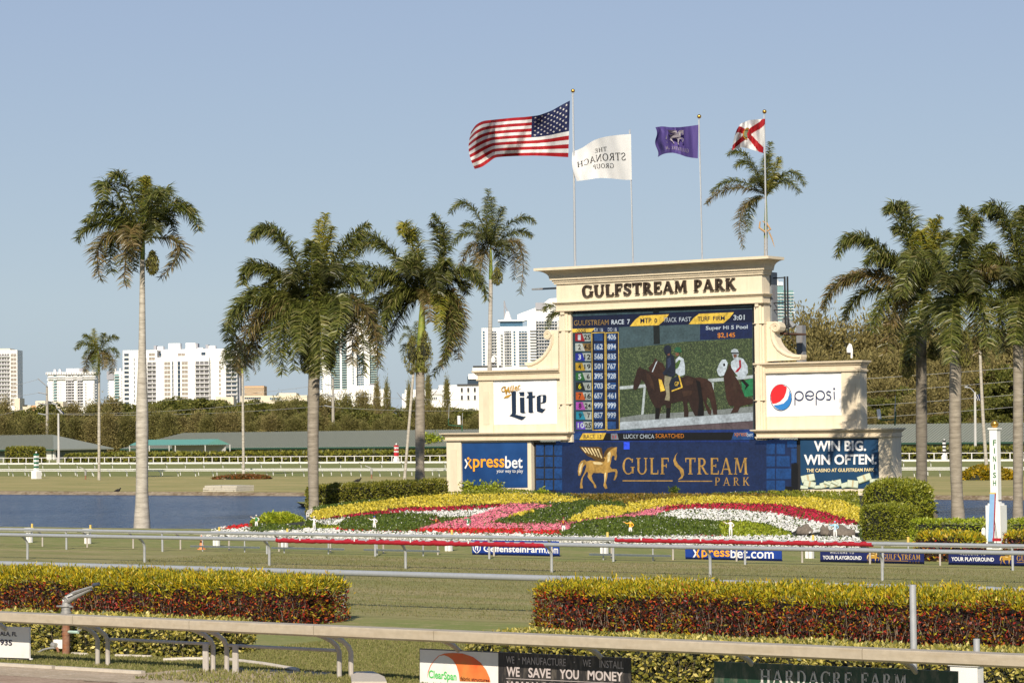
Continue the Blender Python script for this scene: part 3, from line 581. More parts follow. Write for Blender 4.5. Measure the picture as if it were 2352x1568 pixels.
for i in range(10):
    y = 352+i*111.5; x = 145+i*1.1
    panel(zp, zr4(zp, x, y, x+178, y+88), TAN if i == 1 else LG, 'odds_cell', 5)
    panel(zp, [(x, y), (x+78, y), (x+110, y+88), (x, y+88)], led('c%d' % i, cols[i], .6), 'horse_number', 6)
    stext(str(i+1), zp, x+(18 if i == 9 else 30), y+14, x+(92 if i == 9 else 64), y+74, led('t'+tcol[i], tcol[i], .6), 8)
    xo = x+(100 if len(odds[i]) > 1 else 128); stext(odds[i], zp, xo, y+14, x+(172 if len(odds[i]) > 1 else 162), y+72, BLK, 8)
    for s_, xx in ((ex[i], 362), (dd[i], 512)):
        panel(zp, zr4(zp, xx, y+0, xx+96, y+84), BLU, 'value_cell', 6)
        if s_: stext(s_, zp, xx, y+8, xx+98, y+70, WHT, 8)
# ticker line
panel(zp, [(112, 1464), (2185, 1444), (2185, 1475), (112, 1490)], led('blue_line', '1F3C86', .5), 'ticker_edge', 4)
panel(zp, [(112, 1486), (2185, 1470), (2185, 1566), (112, 1566)], led('ticker', '16161A', .4), 'ticker_bar', 3)
panel(zp, [(112, 1488), (225, 1486), (190, 1566), (112, 1566)], BLU, 'ticker_tab', 4); panel(zp, [(232, 1488), (498, 1484), (462, 1560), (192, 1562)], GLD, 'ticker_tab', 5)
stext('RACE 13', zp, 242, 1502, 442, 1548, NAVY2, 7, 0, .0); panel(zp, [(552, 1492), (625, 1490), (640, 1560), (552, 1562)], led('gray', '8A8E96', .5), 'ticker_tab', 5); stext('11', zp, 572, 1512, 612, 1546, led('red2', 'C02030', .6), 7)
stext('LUCKY CHICA', zp, 698, 1500, 1045, 1548, WHT, 7, 0, 0); stext('SCRATCHED', zp, 1062, 1494, 1385, 1542, led('orange', 'E08A2A'), 7, 0, 0)
panel(zp, [(1955, 1476), (2185, 1472), (2185, 1560), (1925, 1566)], BLU, 'ticker_tab', 5)
stext('xpress', zp, 1958, 1484, 2100, 1536, led('orange', 'E08A2A'), 7, 0, 0); stext('bet', zp, 2102, 1478, 2172, 1528, WHT, 7, 0, 0)
# lower screen with the winged horse
LOW = led('low_navy', '1E335F', .5, scale=12)
panel(zled, [(-42, 100), (1465, 90), (1465, 432), (-42, 430)], LOW, 'lower_backdrop', 2)
panel(zled, [(55, 98), (1180, 96), (1180, 106), (55, 106)], led('blue_line', '1F3C86'), 'lower_edge', 3)
panel(zled, [(387, 106), (424, 106), (424, 152), (387, 152)], led('bright_blue', '3558F0', .9), 'bright_square', 4)
TL = led('tile', '20508C', .55)
for r_ in range(4):
    for c_ in range(3):
        x, y = 882+c_*82, 402+r_*104; panel(zj, zr4(zj, x, y, x+70, y+90), TL, 'blue_tile', 4)
for (x, y, x1, y1) in ((820, 388, 895, 482), (910, 388, 985, 482), (820, 500, 895, 592), (910, 500, 1028, 592), (820, 610, 895, 705), (905, 612, 1040, 705), (820, 718, 895, 808), (905, 718, 985, 808), (1005, 365, 1090, 420), (1042, 430, 1090, 560)): panel(zk, zr4(zk, x, y, x1, y1), TL, 'blue_tile', 4)
panel(zk, [(1042, 570), (1100, 568), (1100, 832), (988, 838), (988, 772), (1042, 772)], BLK, 'dead_tile', 4)
LG1 = led('gold_logo', 'B98F45', .75, scale=14); LG2 = led('gold_dark', '6E4F1E', .6, scale=14); LG3 = led('gold_light', 'E6CD94', .8, scale=14)
def winged_horse(place, mats, name, parent):
    """side-on winged horse, prancing; coordinates of the lower screen print"""
    body = [(100, 318), (97, 290), (103, 250), (118, 226), (140, 218), (152, 228), (175, 222), (215, 226), (250, 224), (262, 205), (268, 180), (285, 155), (312, 140), (345, 138), (343, 152), (341, 175), (345, 198), (338, 222), (328, 216), (330, 196), (318, 190), (310, 205), (306, 235), (300, 258), (312, 275), (340, 276), (348, 292), (345, 320), (332, 348), (323, 345), (330, 325), (336, 298), (328, 292), (300, 296), (285, 300), (282, 330), (274, 365), (284, 398), (270, 402), (259, 382), (264, 350), (262, 305), (240, 300), (215, 302), (195, 300), (184, 318), (190, 345), (212, 380), (214, 396), (202, 396), (196, 372), (172, 345), (158, 325), (162, 300), (155, 292), (140, 312), (128, 335), (124, 370), (129, 398), (110, 398), (112, 372), (118, 340), (138, 300), (150, 262), (146, 245), (130, 262), (122, 295), (112, 318)]
    wing_ = [(106, 134), (170, 138), (225, 136), (248, 145), (252, 170), (256, 195), (270, 215), (262, 230), (240, 232), (205, 222), (185, 205), (160, 195), (140, 175), (122, 158)]
    mane = [(258, 190), (268, 165), (285, 145), (312, 136), (332, 140), (310, 150), (296, 165), (280, 185), (270, 205)]
    hi = [(285, 175), (300, 165), (306, 180), (296, 230), (284, 235)]
    tail = [(104, 290), (112, 250), (132, 230), (124, 255), (116, 290), (110, 312)]
    for nm, pts, mi, l in (('horse_body', body, 0, 0), ('wing', wing_, 1, 1), ('mane', mane, 1, 1), ('highlight', hi, 2, 1), ('highlight', tail, 2, 1)):
        MB().flat([place(x, y, l) for x, y in pts]).build(nm, mats[mi], parent)
    b = MB()
    for k in range(6):
        x = 118+k*20; b.flat([place(*q, 2) for q in ((x, 140+k*1.5), (x+9, 140+k*1.5), (x+34, 172+k*7), (x+27, 174+k*7))])
    b.build('feather', mats[2], parent)
    b = MB(); b.flat([place(*q, 1) for q in ((190, 232), (240, 232), (256, 242), (240, 250), (200, 246))]); b.flat([place(*q, 1) for q in ((268, 300), (275, 300), (268, 360), (264, 360))]); b.build('highlight', mats[2], parent)
winged_horse(lambda x, y, l: PY(*zled(x, y), S0-.012*(5+l)), (LG1, LG2, LG3), 'logo', scr)
def logo_name(q, place, m, parent, kg=.15):
    for s_, q_ in (('GULF', (0, .37)), ('TREAM', (.50, 1.0))):
        for cells in roman_line(s_, .10, k=kg, n=.075):
            b = MB()
            for p in cells: b.flat([place(*q(q_[0]+(q_[1]-q_[0])*u, v)) for u, v in p])
            b.build('logo_letter', m, parent)
    sw_ = [(.44, -.35), (.47, -.1), (.455, .25), (.415, .55), (.405, .85), (.42, 1.15), (.44, 1.32), (.425, 1.1), (.425, .85), (.445, .6), (.485, .3), (.492, -.02), (.475, -.25)]
    MB().flat([place(*q(u, v)) for u, v in sw_]).build('logo_letter', m, parent)
lq = q4(zled, (380, 206), (1172, 206), (1172, 311), (380, 309))
logo_name(lq, lambda x, y: PY(x, y, S0-.06), LG1, scr)
for p in ([(380, 347), (697, 348), (697, 354), (380, 354)], [(732, 350), (947, 350), (947, 356), (732, 356)]): panel(zled, p, LG1, 'logo_rule', 5)
pq = q4(zled, (962, 329), (1182, 329), (1182, 381), (962, 381))
for cells in roman_line('PARK', .38, k=.14, n=.075):
    b = MB()
    for p in cells: b.flat([PY(*pq(u, v), S0-.06) for u, v in p])
    b.build('logo_letter', LG1, scr)
# ------------------------------------------------------------ banners on the board
def cloth_panel(name, z, pts, Y, m, label, cat='banner', amp=.035, nx=28, ny=16, wl=3.2, group=None, sd_=0):
    """vinyl banner stretched on the wall: fine vertical folds, pts TL TR BR BL in zoomed coords"""
    c = [PY(*z(*p), Y) for p in pts]; q = []; rr = random.Random(sd_)
    for j in range(ny+1):
        for i in range(nx+1):
            u, v = i/nx, j/ny; a = c[0].lerp(c[1], u); d = c[3].lerp(c[2], u); p = a.lerp(d, v)
            e = sin(pi*min(u*8, 1)/2)*sin(pi*min((1-u)*8, 1)/2)*sin(pi*min(v*8, 1)/2)*sin(pi*min((1-v)*8, 1)/2)
            p.y -= amp*(.5+.5*sin(u*wl*6.28+1.5*v))*e; q.append(p)
    o = c[3].lerp(c[2], .5)
    q = [p-o for p in q]; f = [(j*(nx+1)+i, j*(nx+1)+i+1, (j+1)*(nx+1)+i+1, (j+1)*(nx+1)+i) for j in range(ny) for i in range(nx)]
    e = empty(name, o, label, cat, group)
    mb = MB().add(q, f); ob = mb.build('fabric', m, e, smooth=True, local=True, fix=False)
    return e
WB = mat('white_vinyl', (.80, .80, .80), .45, .02, 1, spec=.4)
BLUEV = mat('blue_vinyl', lin('173A6C'), .45, .08, .35, c2='1E4880', spec=.4)
BLUED = mat('blue_vinyl_dark', (.012, .05, .115), .45, .05, 1, spec=.4)
def sgn(parent, Y, z, pts, m, name, lay=1): return MB().flat([PY(*z(*p), Y-.05-.008*lay) for p in pts]).build(name, m, parent)
def stx(parent, s, Y, q, m, name='lettering', bold=.012, lay=1, spacing=1.0):
    v, f = textgeom(s, bold, 3, spacing); return MB().add([PY(*q(a, w_), Y-.05-.008*lay) for a, w_ in v], f).build(name, m, parent)
NV = mat('print_navy', lin('16283F'), .5, .04); GT = mat('print_gold', lin('B38A34'), .5, .06); WT = mat('print_white', (.80, .80, .79), .5, .03)
OR = mat('print_orange', lin('F2A52A'), .5, .03); PB = mat('print_pepsi_navy', lin('22335E'), .5, .03)
# --- beer banner
YBN = YU+.1-.02
e = cloth_panel('banner', zlite, [(45, 142), (992, 124), (998, 770), (58, 786)], YBN, WB, 'white vinyl banner with a gold script word above dark blackletter Lite', sd_=1)
LT = {'L': [(308, 297), (408, 297), (410, 618), (400, 634), (520, 664), (550, 660), (515, 700), (488, 713), (314, 655), (345, 628), (350, 612), (345, 330), (330, 310)],
 'i1': [(445, 315), (527, 310), (527, 362), (520, 368), (463, 366), (463, 335)], 'i2': [(463, 392), (527, 388), (532, 600), (551, 606), (512, 616), (468, 604)],
 't': [(565, 312), (645, 308), (647, 366), (688, 366), (677, 396), (648, 397), (652, 600), (672, 604), (625, 615), (588, 604), (587, 398), (556, 399), (570, 368), (586, 367), (586, 335)],
 'e': [(705, 380), (740, 358), (830, 352), (843, 370), (840, 445), (820, 465), (762, 478), (762, 540), (800, 556), (835, 552), (782, 611), (710, 590), (706, 560)]}
for k_, p in LT.items(): sgn(e, YBN, zlite, p, NV, 'blackletter')
sgn(e, YBN, zlite, [(764, 374), (786, 366), (794, 380), (790, 450), (764, 470)], WB, 'letter_counter', 2)
mq = q4(zlite, (236, 258), (470, 184), (476, 262), (262, 352))
stx(e, 'Miller', YBN, mq, GT, 'script_word', .02); sgn(e, YBN, zlite, [(228, 402), (262, 368), (345, 340), (340, 352), (300, 392)], GT, 'script_swash'); sgn(e, YBN, zlite, [(410, 300), (480, 262), (478, 268), (412, 306)], GT, 'script_swash')
b = MB(); b.tube([PY(*zlite(*p), YBN-.06) for p in ((262, 290), (232, 306), (208, 300), (202, 275), (214, 248), (240, 236), (262, 244))], .035, 5); b.build('script_swash', GT, e)
# --- cola banner
e = cloth_panel('banner', zi, [(1338, 1185), (2086, 1158), (2090, 1568+25), (1347, 1568+42)], YBN, WB, 'white vinyl banner with a red white and blue ball and thin letters pepsi', sd_=2)
for o_ in [c for c in e.children]: pass
def disc(cx, cy, rx, ry, a0=0, a1=360, n=36): return [(cx+rx*cos(radians(a0+(a1-a0)*k/n)), cy+ry*sin(radians(a0+(a1-a0)*k/n))) for k in range(n if a1-a0 == 360 else n+1)]
sgn(e, YBN, zi, disc(1506, 1420, 106, 128), PB, 'ball_outline', 1); sgn(e, YBN, zi, disc(1506, 1420, 101, 123), WT, 'ball', 2)
PR = mat('print_red', lin('D8262C'), .5, .03); PBL = mat('print_blue', lin('2D79BE'), .5, .03)
sgn(e, YBN, zi, [(1422, 1482), (1407, 1440), (1406, 1390), (1420, 1350), (1445, 1318), (1480, 1298), (1520, 1297), (1562, 1322), (1555, 1370), (1535, 1420), (1500, 1458), (1460, 1478)], PR, 'ball_band', 3)
sgn(e, YBN, zi, [(1586, 1350), (1603, 1390), (1606, 1440), (1594, 1485), (1566, 1522), (1530, 1541), (1490, 1540), (1455, 1522), (1432, 1496), (1480, 1492), (1530, 1478), (1568, 1440), (1584, 1395)], PBL, 'ball_band', 3)
def stroke(parent, Y, z, pts, w_, m, name, lay=2):
    P = [PY(*z(*p), Y-.05-.008*lay) for p in pts]; b = MB(); L_ = []; R_ = []
    for i, p in enumerate(P):
        t_ = (P[min(i+1, len(P)-1)]-P[max(i-1, 0)]).normalized(); n_ = Vector((-t_.z, 0, t_.x)); L_.append(p+n_*w_/2); R_.append(p-n_*w_/2)
    n = len(P); b.add(L_+R_, [(i, i+1, n+i+1, n+i) for i in range(n-1)]); return b.build(name, m, parent)
W_ = .075
def ring(cx, cy, rx, ry, a0=0, a1=360): return disc(cx, cy, rx, ry, a0, a1, 28)+([(cx+rx, cy)] if a1-a0 == 360 else [])
for cx in (1680, 1885):
    stroke(e, YBN, zi, ring(cx, 1405+(-6 if cx > 1700 else 0), 40, 42), W_, PB, 'thin_letter'); stroke(e, YBN, zi, [(cx-40, 1400), (cx-40, 1495)], W_, PB, 'thin_letter')
stroke(e, YBN, zi, ring(1783, 1402, 40, 42, 30, 350), W_, PB, 'thin_letter'); stroke(e, YBN, zi, [(1744, 1408), (1765, 1400), (1790, 1410), (1822, 1398)], W_, PB, 'thin_letter')
stroke(e, YBN, zi, [(1985, 1370), (1960, 1360), (1945, 1374), (1952, 1392), (1975, 1400), (1987, 1420), (1975, 1442), (1942, 1440)], W_, PB, 'thin_letter')
stroke(e, YBN, zi, [(2018, 1365), (2020, 1440)], W_, PB, 'thin_letter'); sgn(e, YBN, zi, disc(2018, 1337, 9, 10), PB, 'letter_dot')
# --- betting banner
YL_ = YB+.12-.02
e = cloth_panel('banner', zj, [(218, 383), (805, 374), (808, 782), (224, 786)], YL_, BLUEV, 'dark blue vinyl banner lettered xpressbet with your way to play', sd_=3)
stx(e, 'press', YL_, q4(zj, (318, 524), (600, 522), (600, 636), (318, 638)), OR, bold=.015); stx(e, 'bet', YL_, q4(zj, (606, 500), (762, 498), (762, 608), (606, 610)), WT, bold=.015)
stroke(e, YL_, zj, [(247, 528), (268, 568), (247, 610)], .12, WT, 'letter_stroke'); stroke(e, YL_, zj, [(300, 528), (276, 568), (306, 610)], .12, OR, 'letter_stroke'); sgn(e, YL_, zj, disc(276, 521, 11, 11), OR, 'letter_dot')
stx(e, 'your way to play', YL_, q4(zj, (530, 616), (766, 616), (766, 658), (530, 658)), WT, bold=0)
# --- casino banner
e = cloth_panel('banner', zk, [(1122, 347), (1822, 340), (1830, 790), (1126, 797)], YL_, BLUED, 'navy vinyl banner reading WIN BIG. WIN OFTEN. over piles of banknotes', sd_=4)
stx(e, 'WIN BIG.', YL_, q4(zk, (1245, 364), (1712, 360), (1712, 454), (1245, 458)), WT, bold=.03); stx(e, 'WIN OFTEN.', YL_, q4(zk, (1155, 486), (1808, 482), (1808, 574), (1155, 580)), WT, bold=.03)
stx(e, 'THE CASINO AT GULFSTREAM PARK', YL_, q4(zk, (1178, 612), (1785, 606), (1785, 638), (1178, 644)), mat('print_cream', lin('EBD9A4'), .5, .02), bold=.018)
NOTE = mat('print_note', lin('C9D2BC'), .5, .12, 6); NOTE2 = mat('print_note_edge', lin('7E8A70'), .5, .1, 6); NB = mat('print_band', lin('BDB08A'), .5, .1)
for k_, (x, y, w_, h_, a) in enumerate(((1128, 680, 118, 62, -12), (1160, 715, 105, 52, 12), (1128, 762, 66, 34, 8), (1250, 765, 54, 30, -5), (1295, 745, 92, 50, -14), (1375, 730, 110, 60, -12), (1485, 748, 64, 44, -16), (1548, 712, 96, 66, 6), (1630, 690, 120, 60, -20), (1745, 706, 84, 34, -4), (1340, 722, 60, 26, 20), (1408, 716, 60, 26, 24))):
    ca, sa = cos(radians(a)), sin(radians(a)); R_ = lambda px, py: (x+px*ca-py*sa, min(y+px*sa+py*ca, 793))
    sgn(e, YL_, zk, [R_(-2, -2), R_(w_+2, -2), R_(w_+2, h_+3), R_(-2, h_+3)], NOTE2, 'banknote_edge', 1+k_*.3); sgn(e, YL_, zk, [R_(0, 0), R_(w_, 0), R_(w_, h_-6), R_(0, h_-6)], NOTE, 'banknote', 1.15+k_*.3)
    if w_ > 90: sgn(e, YL_, zk, [R_(w_*.42, 0), R_(w_*.58, 0), R_(w_*.58, h_-4), R_(w_*.42, h_-4)], NB, 'paper_band', 1.22+k_*.3)

# ------------------------------------------------------------ flagpoles and flags
POLE = mat('brushed_pole', (.52, .53, .55), .32, .06, 3, metal=.55); ROPE = mat('halyard', (.6, .6, .58), .7, .05)
YP = YT+.2
poles = [((1316, 213), (1321, 611), .085), ((1447, 297), (1454, 605), .055), ((1606, 272), (1613, 597), .055), ((1756, 261), (1760, 589), .06)]
plab = ['tallest steel flagpole on the tote board, flying the big striped flag', 'thin steel flagpole without a gold ball, flying the white flag', 'steel flagpole with gold ball, flying the purple flag', 'rightmost steel flagpole, flying the white flag with the red cross']
for (a, c, r), lb in zip(poles, plab):
    p0 = PY(*c, YP); p1 = PY(*a, YP); p0.z = cz1
    e = empty('flagpole', p0, lb, 'flagpole', 'flagpoles on top of the tote board')
    MB().tube([p0, p0.lerp(p1, .5), p1], [r, r*.85, r*.6], 10).build('pole', POLE, e, smooth=True)
    if r != poles[1][2] or a[0] > 1500: MB().ball(p1+Vector((0, 0, .12)), .14, 12).build('gold_ball', GOLD, e, smooth=True)
    MB().tube([p1-Vector((0, .1, .1)), p0+Vector((.06, -.12, .5))], .015, 4).build('halyard', ROPE, e)
def interp(P, n):
    P = [Vector(p) for p in P]; d = [0]
    for a, c in zip(P[:-1], P[1:]): d.append(d[-1]+(c-a).length)
    out = []
    for i in range(n+1):
        s_ = d[-1]*i/n; k = 0
        while k < len(d)-2 and d[k+1] < s_: k += 1
        out.append(P[k].lerp(P[k+1], (s_-d[k])/max(d[k+1]-d[k], 1e-6)))
    return out
def smoothc(P, n):
    q = interp(P, n)
    for _ in range(max(1, n//14)): q = [q[0]]+[(q[i-1]+q[i]*2+q[i+1])/4 for i in range(1, len(q)-1)]+[q[-1]]
    return q
def flag(name, top, bot, Y, nx, ny, waves, label, mats, mi_fn, amp=.35, fly=None):
    """top / bottom edge from hoist to fly in flag-zoom pixels; real cloth surface rippling in depth"""
    A = smoothc([(*p, 0) for p in top], nx); B = smoothc([(*p, 0) for p in bot], nx)
    def P(u, v):
        i = u*nx; k = min(int(i), nx-1); fr = i-k; a = A[k].lerp(A[k+1], fr); c = B[k].lerp(B[k+1], fr)
        q = a.lerp(c, v)
        if fly: q.x += fly(v)*u**3
        dep = -amp*u**.6*sum(w_[0]*sin(w_[1]*u*6.28+w_[2]*v+w_[3]) for w_ in waves)
        return PY(*zg(q.x, q.y), Y+dep)
    o = P(0, 1); b = MB()
    V = [P(i/nx, j/ny) for j in range(ny+1) for i in range(nx+1)]
    fs = [(j*(nx+1)+i, j*(nx+1)+i+1, (j+1)*(nx+1)+i+1, (j+1)*(nx+1)+i) for j in range(ny) for i in range(nx)]
    e = empty(name, o, label, 'flag', 'flags on the tote board')
    for k in range(len(mats)):
        sel = [f for n_, f in enumerate(fs) if mi_fn((n_ % nx+.5)/nx, (n_//nx+.5)/ny) == k]
        if sel:
            used = sorted({i for f in sel for i in f}); ix = {v_: i for i, v_ in enumerate(used)}
            MB().add([V[i] for i in used], [tuple(ix[i] for i in f) for f in sel]).build(('cloth', 'cloth_field', 'cloth_accent')[k], mats[k], e, smooth=True, fix=False)
    return e, P
def fab(n, c): return mat(n, c, .75, .04, 3, trans=.3)
FR, FW, FB = fab('flag_red', lin('A9161F')), fab('flag_white', (.80, .79, .77)), fab('flag_blue', lin('1B2450'))
FP = fab('flag_purple', (.095, .065, .26))
def usm(u, v):
    if u < .38 and v < 7/13: return 2
    return 1 if int(v*13) % 2 == 0 else 0
wv = [(1, 1.5, 3.0, .4), (.6, 2.6, -4.5, 1.2), (.22, 5.5, 3.5, 0), (.12, 9, -7, 2)]
e, P = flag('flag', [(752, 83), (700, 110), (640, 145), (560, 175), (470, 186), (400, 190), (300, 200), (205, 210), (160, 235), (132, 280)],
            [(742, 438), (670, 434), (600, 430), (520, 428), (430, 430), (340, 434), (280, 440), (245, 468), (200, 500), (155, 512)], YP-.1, 78, 52, wv, 'large American flag with red and white stripes, blowing left in the wind', (FW, FR, FB), usm, 1.15, lambda v: -26*sin(pi*v))
b = MB()
for r_ in range(9):
    for c_ in range(6 if r_ % 2 == 0 else 5):
        u = (.38)*(1+2*c_+(r_ % 2))/12; v = 7/13*(1+r_)/10
        pts = []
        for k in range(10):
            a = pi/2+2*pi*k/10; q = (1 if k % 2 == 0 else .42); pts.append(P(max(0.001, u+q*.0135*cos(a)), v-q*.025*sin(a))+Vector((0, -.03, 0)))
        b.add(pts+[P(u, v)+Vector((0, -.03, 0))], [(k, (k+1) % 10, 10) for k in range(10)])
tag(b.build('stars', FW, e, fix=False), kind='stuff')
def flag_text(e, P, s, u0, v0, u1, v1, m, bold=0.0, mirror=True, roman_=False):
    """printed on the other side, so it reads mirrored"""
    b = MB()
    if roman_:
        for cells in roman_line(s, .1, k=.15, n=.07):
            if cells is None: continue
            for p in cells: b.flat([P(u0+(u1-u0)*x, v1+(v0-v1)*y)+Vector((0, -.03, 0)) for x, y in p])
    else:
        v, f = textgeom(s, bold); b.add([P(u0+(u1-u0)*x, v1+(v0-v1)*y)+Vector((0, -.03, 0)) for x, y in v], f)
    b.build('printed_word', m, e, fix=False)
e, P = flag('flag', [(1135, 293), (1060, 298), (1000, 305), (950, 315), (900, 332), (860, 358), (830, 380), (768, 405)], [(1140, 580), (1100, 580), (1050, 575), (1000, 570), (950, 568), (910, 570), (880, 576), (785, 588)], YP-.1, 48, 36,
             [(.8, .9, 1.6, .8), (.3, 1.8, -3.5, .3), (.06, 5, 5, 0)], 'white flag with mirrored black lettering THE STRONACH GROUP', (FW,), lambda u, v: 0, .6, lambda v: -14*sin(pi*v)+10*v)
INK = mat('flag_ink', (.012, .012, .014), .7, .1)
flag_text(e, P, 'STRONACH', .09, .40, .92, .57, INK, roman_=True); flag_text(e, P, 'THE', .40, .24, .60, .34, INK, roman_=True); flag_text(e, P, 'GROUP', .30, .64, .66, .75, INK, roman_=True)
e2, P = flag('flag', [(1558, 235), (1500, 243), (1440, 250), (1380, 250), (1330, 244), (1288, 250)], [(1555, 445), (1520, 442), (1480, 435), (1440, 420), (1400, 410), (1360, 412), (1330, 420), (1300, 437)], YP-.1, 36, 26,
              [(1, 1.4, 1.8, 0), (.5, 3, -2, 1), (.2, 7, 3, 0)], 'purple flag with a pale winged horse, frayed along its left edge', (FP,), lambda u, v: 0, .5, lambda v: 8*sin(9*v))
PALE = fab('flag_pale', (.42, .38, .42)); h_ = empty('t_', (0, 0, 0), None, None); bpy.data.objects.remove(h_)
HM = [(100, 318), (97, 290), (103, 250), (118, 226), (140, 218), (110, 140), (170, 138), (225, 136), (248, 145), (256, 190), (268, 180), (285, 155), (312, 140), (345, 138), (343, 175), (338, 222), (318, 190), (310, 205), (300, 258), (340, 276), (348, 292), (332, 348), (323, 345), (336, 298), (300, 296), (285, 300), (274, 365), (284, 398), (259, 382), (262, 305), (195, 300), (190, 345), (214, 396), (202, 396), (172, 345), (155, 292), (128, 335), (129, 398), (110, 398), (118, 340), (146, 245), (122, 295)]
winged_horse(lambda x, y, l: P(.72-(x-97)/251*.42, .12+(y-134)/268*.52)+Vector((0, -.22-.02*l, 0)), (PALE, PALE, fab('flag_pale_light', (.60, .56, .60))), 'printed_horse', e2)
flag_text(e2, P, 'GULFSTREAM', .22, .74, .78, .86, PALE, roman_=True)
def flm(u, v):
    u = u*.93+.03*sin(u*9+v*3); a = abs(v-(.02+.98*u)) < .125 or abs(v-(.98-.98*u)) < .125
    return 1 if a else 0
e, P = flag('flag', [(1977, 197), (1930, 200), (1880, 205), (1850, 215), (1820, 228), (1796, 262)], [(1965, 412), (1930, 402), (1900, 392), (1865, 382), (1830, 376), (1765, 393)], YP-.1, 64, 48,
            [(1, 1.3, 4, .2), (.6, 2.8, -4, 1), (.2, 6, 5, 0)], 'white flag with a red diagonal cross and a round yellow seal', (FW, FR), flm, .5, lambda v: -6*sin(pi*v)+4)
FY = fab('flag_seal', lin('B98A2E')); b = MB(); b.flat([P(.5+.115*cos(2*pi*k/24), .48+.21*sin(2*pi*k/24))+Vector((0, -.20, 0)) for k in range(24)]); b.build('seal', FY, e, fix=False)
b = MB(); b.flat([P(.5+.075*cos(2*pi*k/20), .48+.14*sin(2*pi*k/20))+Vector((0, -.24, 0)) for k in range(20)]); b.build('seal_picture', fab('flag_seal_mid', lin('7C8A6A')), e, fix=False)
# ------------------------------------------------------------ leaves
def leaf_mesh(name, P, Nn, L, Wd, mats, mi=None, jitter=.9, fold=.0, up=.0, dirs=None, lv=.35, wind=0, face=0):
    """one pointed leaf (two triangles folded on the midrib) per point P, growing roughly along Nn"""
    n = len(P); P = np.asarray(P, float); Nn = np.asarray(Nn, float)
    d = Nn+RNG.normal(0, jitter, (n, 3)); d[:, 2] += up
    if dirs is not None: d = dirs+RNG.normal(0, .25, (n, 3))
    if face:
        N1 = Nn+RNG.normal(0, .45, (n, 3)); d = np.cross(N1, RNG.normal(0, 1, (n, 3))); d /= np.linalg.norm(d, axis=1, keepdims=True); s_ = np.cross(N1, d); s_ /= np.linalg.norm(s_, axis=1, keepdims=True)
    d /= np.linalg.norm(d, axis=1, keepdims=True)
    if not face: s_ = np.cross(d, RNG.normal(0, 1, (n, 3)))
    s_ /= np.linalg.norm(s_, axis=1, keepdims=True)
    l = (L*(1-lv+2*lv*RNG.random(n)))[:, None]; w_ = l*Wd/L*.5
    base = P-d*l*.25; V = np.empty((n, 4, 3)); V[:, 0] = base; V[:, 1] = base+d*l*.5+s_*w_; V[:, 2] = base+d*l; V[:, 3] = base+d*l*.5-s_*w_
    Fc = np.arange(n*4).reshape(n, 4)
    return mesh_np(name, V.reshape(-1, 3), Fc, 4, mats, mi)
def lmat(name, cols, rough=.45, trans=.25, spec=.4, var=0): return mat(name, (0, 0, 0), rough, var, island=cols, trans=trans, spec=spec, scale=1.2)
M_CROT_Y = lmat('croton_yellow', [(.62, .46, .015), (.38, .34, .02), (.10, .14, .012), (.70, .52, .02), (.20, .23, .02), (.05, .08, .01), (.55, .33, .012), (.30, .32, .02)])
M_CROT_R = lmat('croton_red', [(.05, .012, .012), (.45, .03, .02), (.03, .012, .010), (.12, .03, .012), (.04, .05, .010), (.65, .18, .02), (.035, .012, .012), (.10, .015, .02), (.03, .010, .010), (.55, .05, .02), (.18, .20, .02), (.04, .014, .012)])
M_VAR = lmat('variegated_leaf', [(.72, .58, .12), (.07, .10, .02), (.55, .46, .09), (.13, .14, .02), (.78, .66, .22), (.045, .065, .014), (.38, .33, .05)])
M_BOX = lmat('hedge_leaf', [(.14, .17, .014), (.26, .29, .026), (.07, .09, .01), (.36, .35, .035), (.17, .19, .016)])
M_BOXD = lmat('hedge_leaf_dull', [(.15, .165, .022), (.24, .235, .03), (.07, .085, .012), (.32, .28, .045)])
M_BOXO = lmat('hedge_leaf_olive', [(.20, .14, .02), (.27, .20, .03), (.09, .09, .014), (.32, .18, .03)])
M_LIME = lmat('lime_leaf', [(.24, .32, .014), (.38, .44, .03), (.12, .17, .01), (.48, .48, .04)])
M_YEL = lmat('golden_leaf', [(.80, .62, .05), (.66, .53, .04), (.36, .32, .03), (.85, .70, .12), (.72, .56, .05), (.50, .42, .04)])
M_GRN = lmat('impatiens_leaf', [(.08, .13, .016), (.12, .17, .022), (.05, .085, .010), (.15, .19, .026)])
M_WHF = lmat('white_flower', [(.80, .79, .75), (.72, .71, .66), (.82, .82, .80)], .6)
M_PKF = lmat('pink_flower', [(.75, .17, .25), (.85, .30, .36), (.60, .10, .17), (.80, .24, .30)], .6)
M_CRF = lmat('crimson_flower', [(.52, .012, .05), (.65, .02, .07), (.35, .01, .035), (.30, .012, .03)], .6)
M_RDF = lmat('red_flower', [(.60, .012, .015), (.70, .02, .02), (.42, .01, .012)], .6)
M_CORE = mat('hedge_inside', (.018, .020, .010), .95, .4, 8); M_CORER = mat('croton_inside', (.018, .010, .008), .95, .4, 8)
M_TWIG = mat('twigs', (.20, .15, .11), .9, .3, 5)
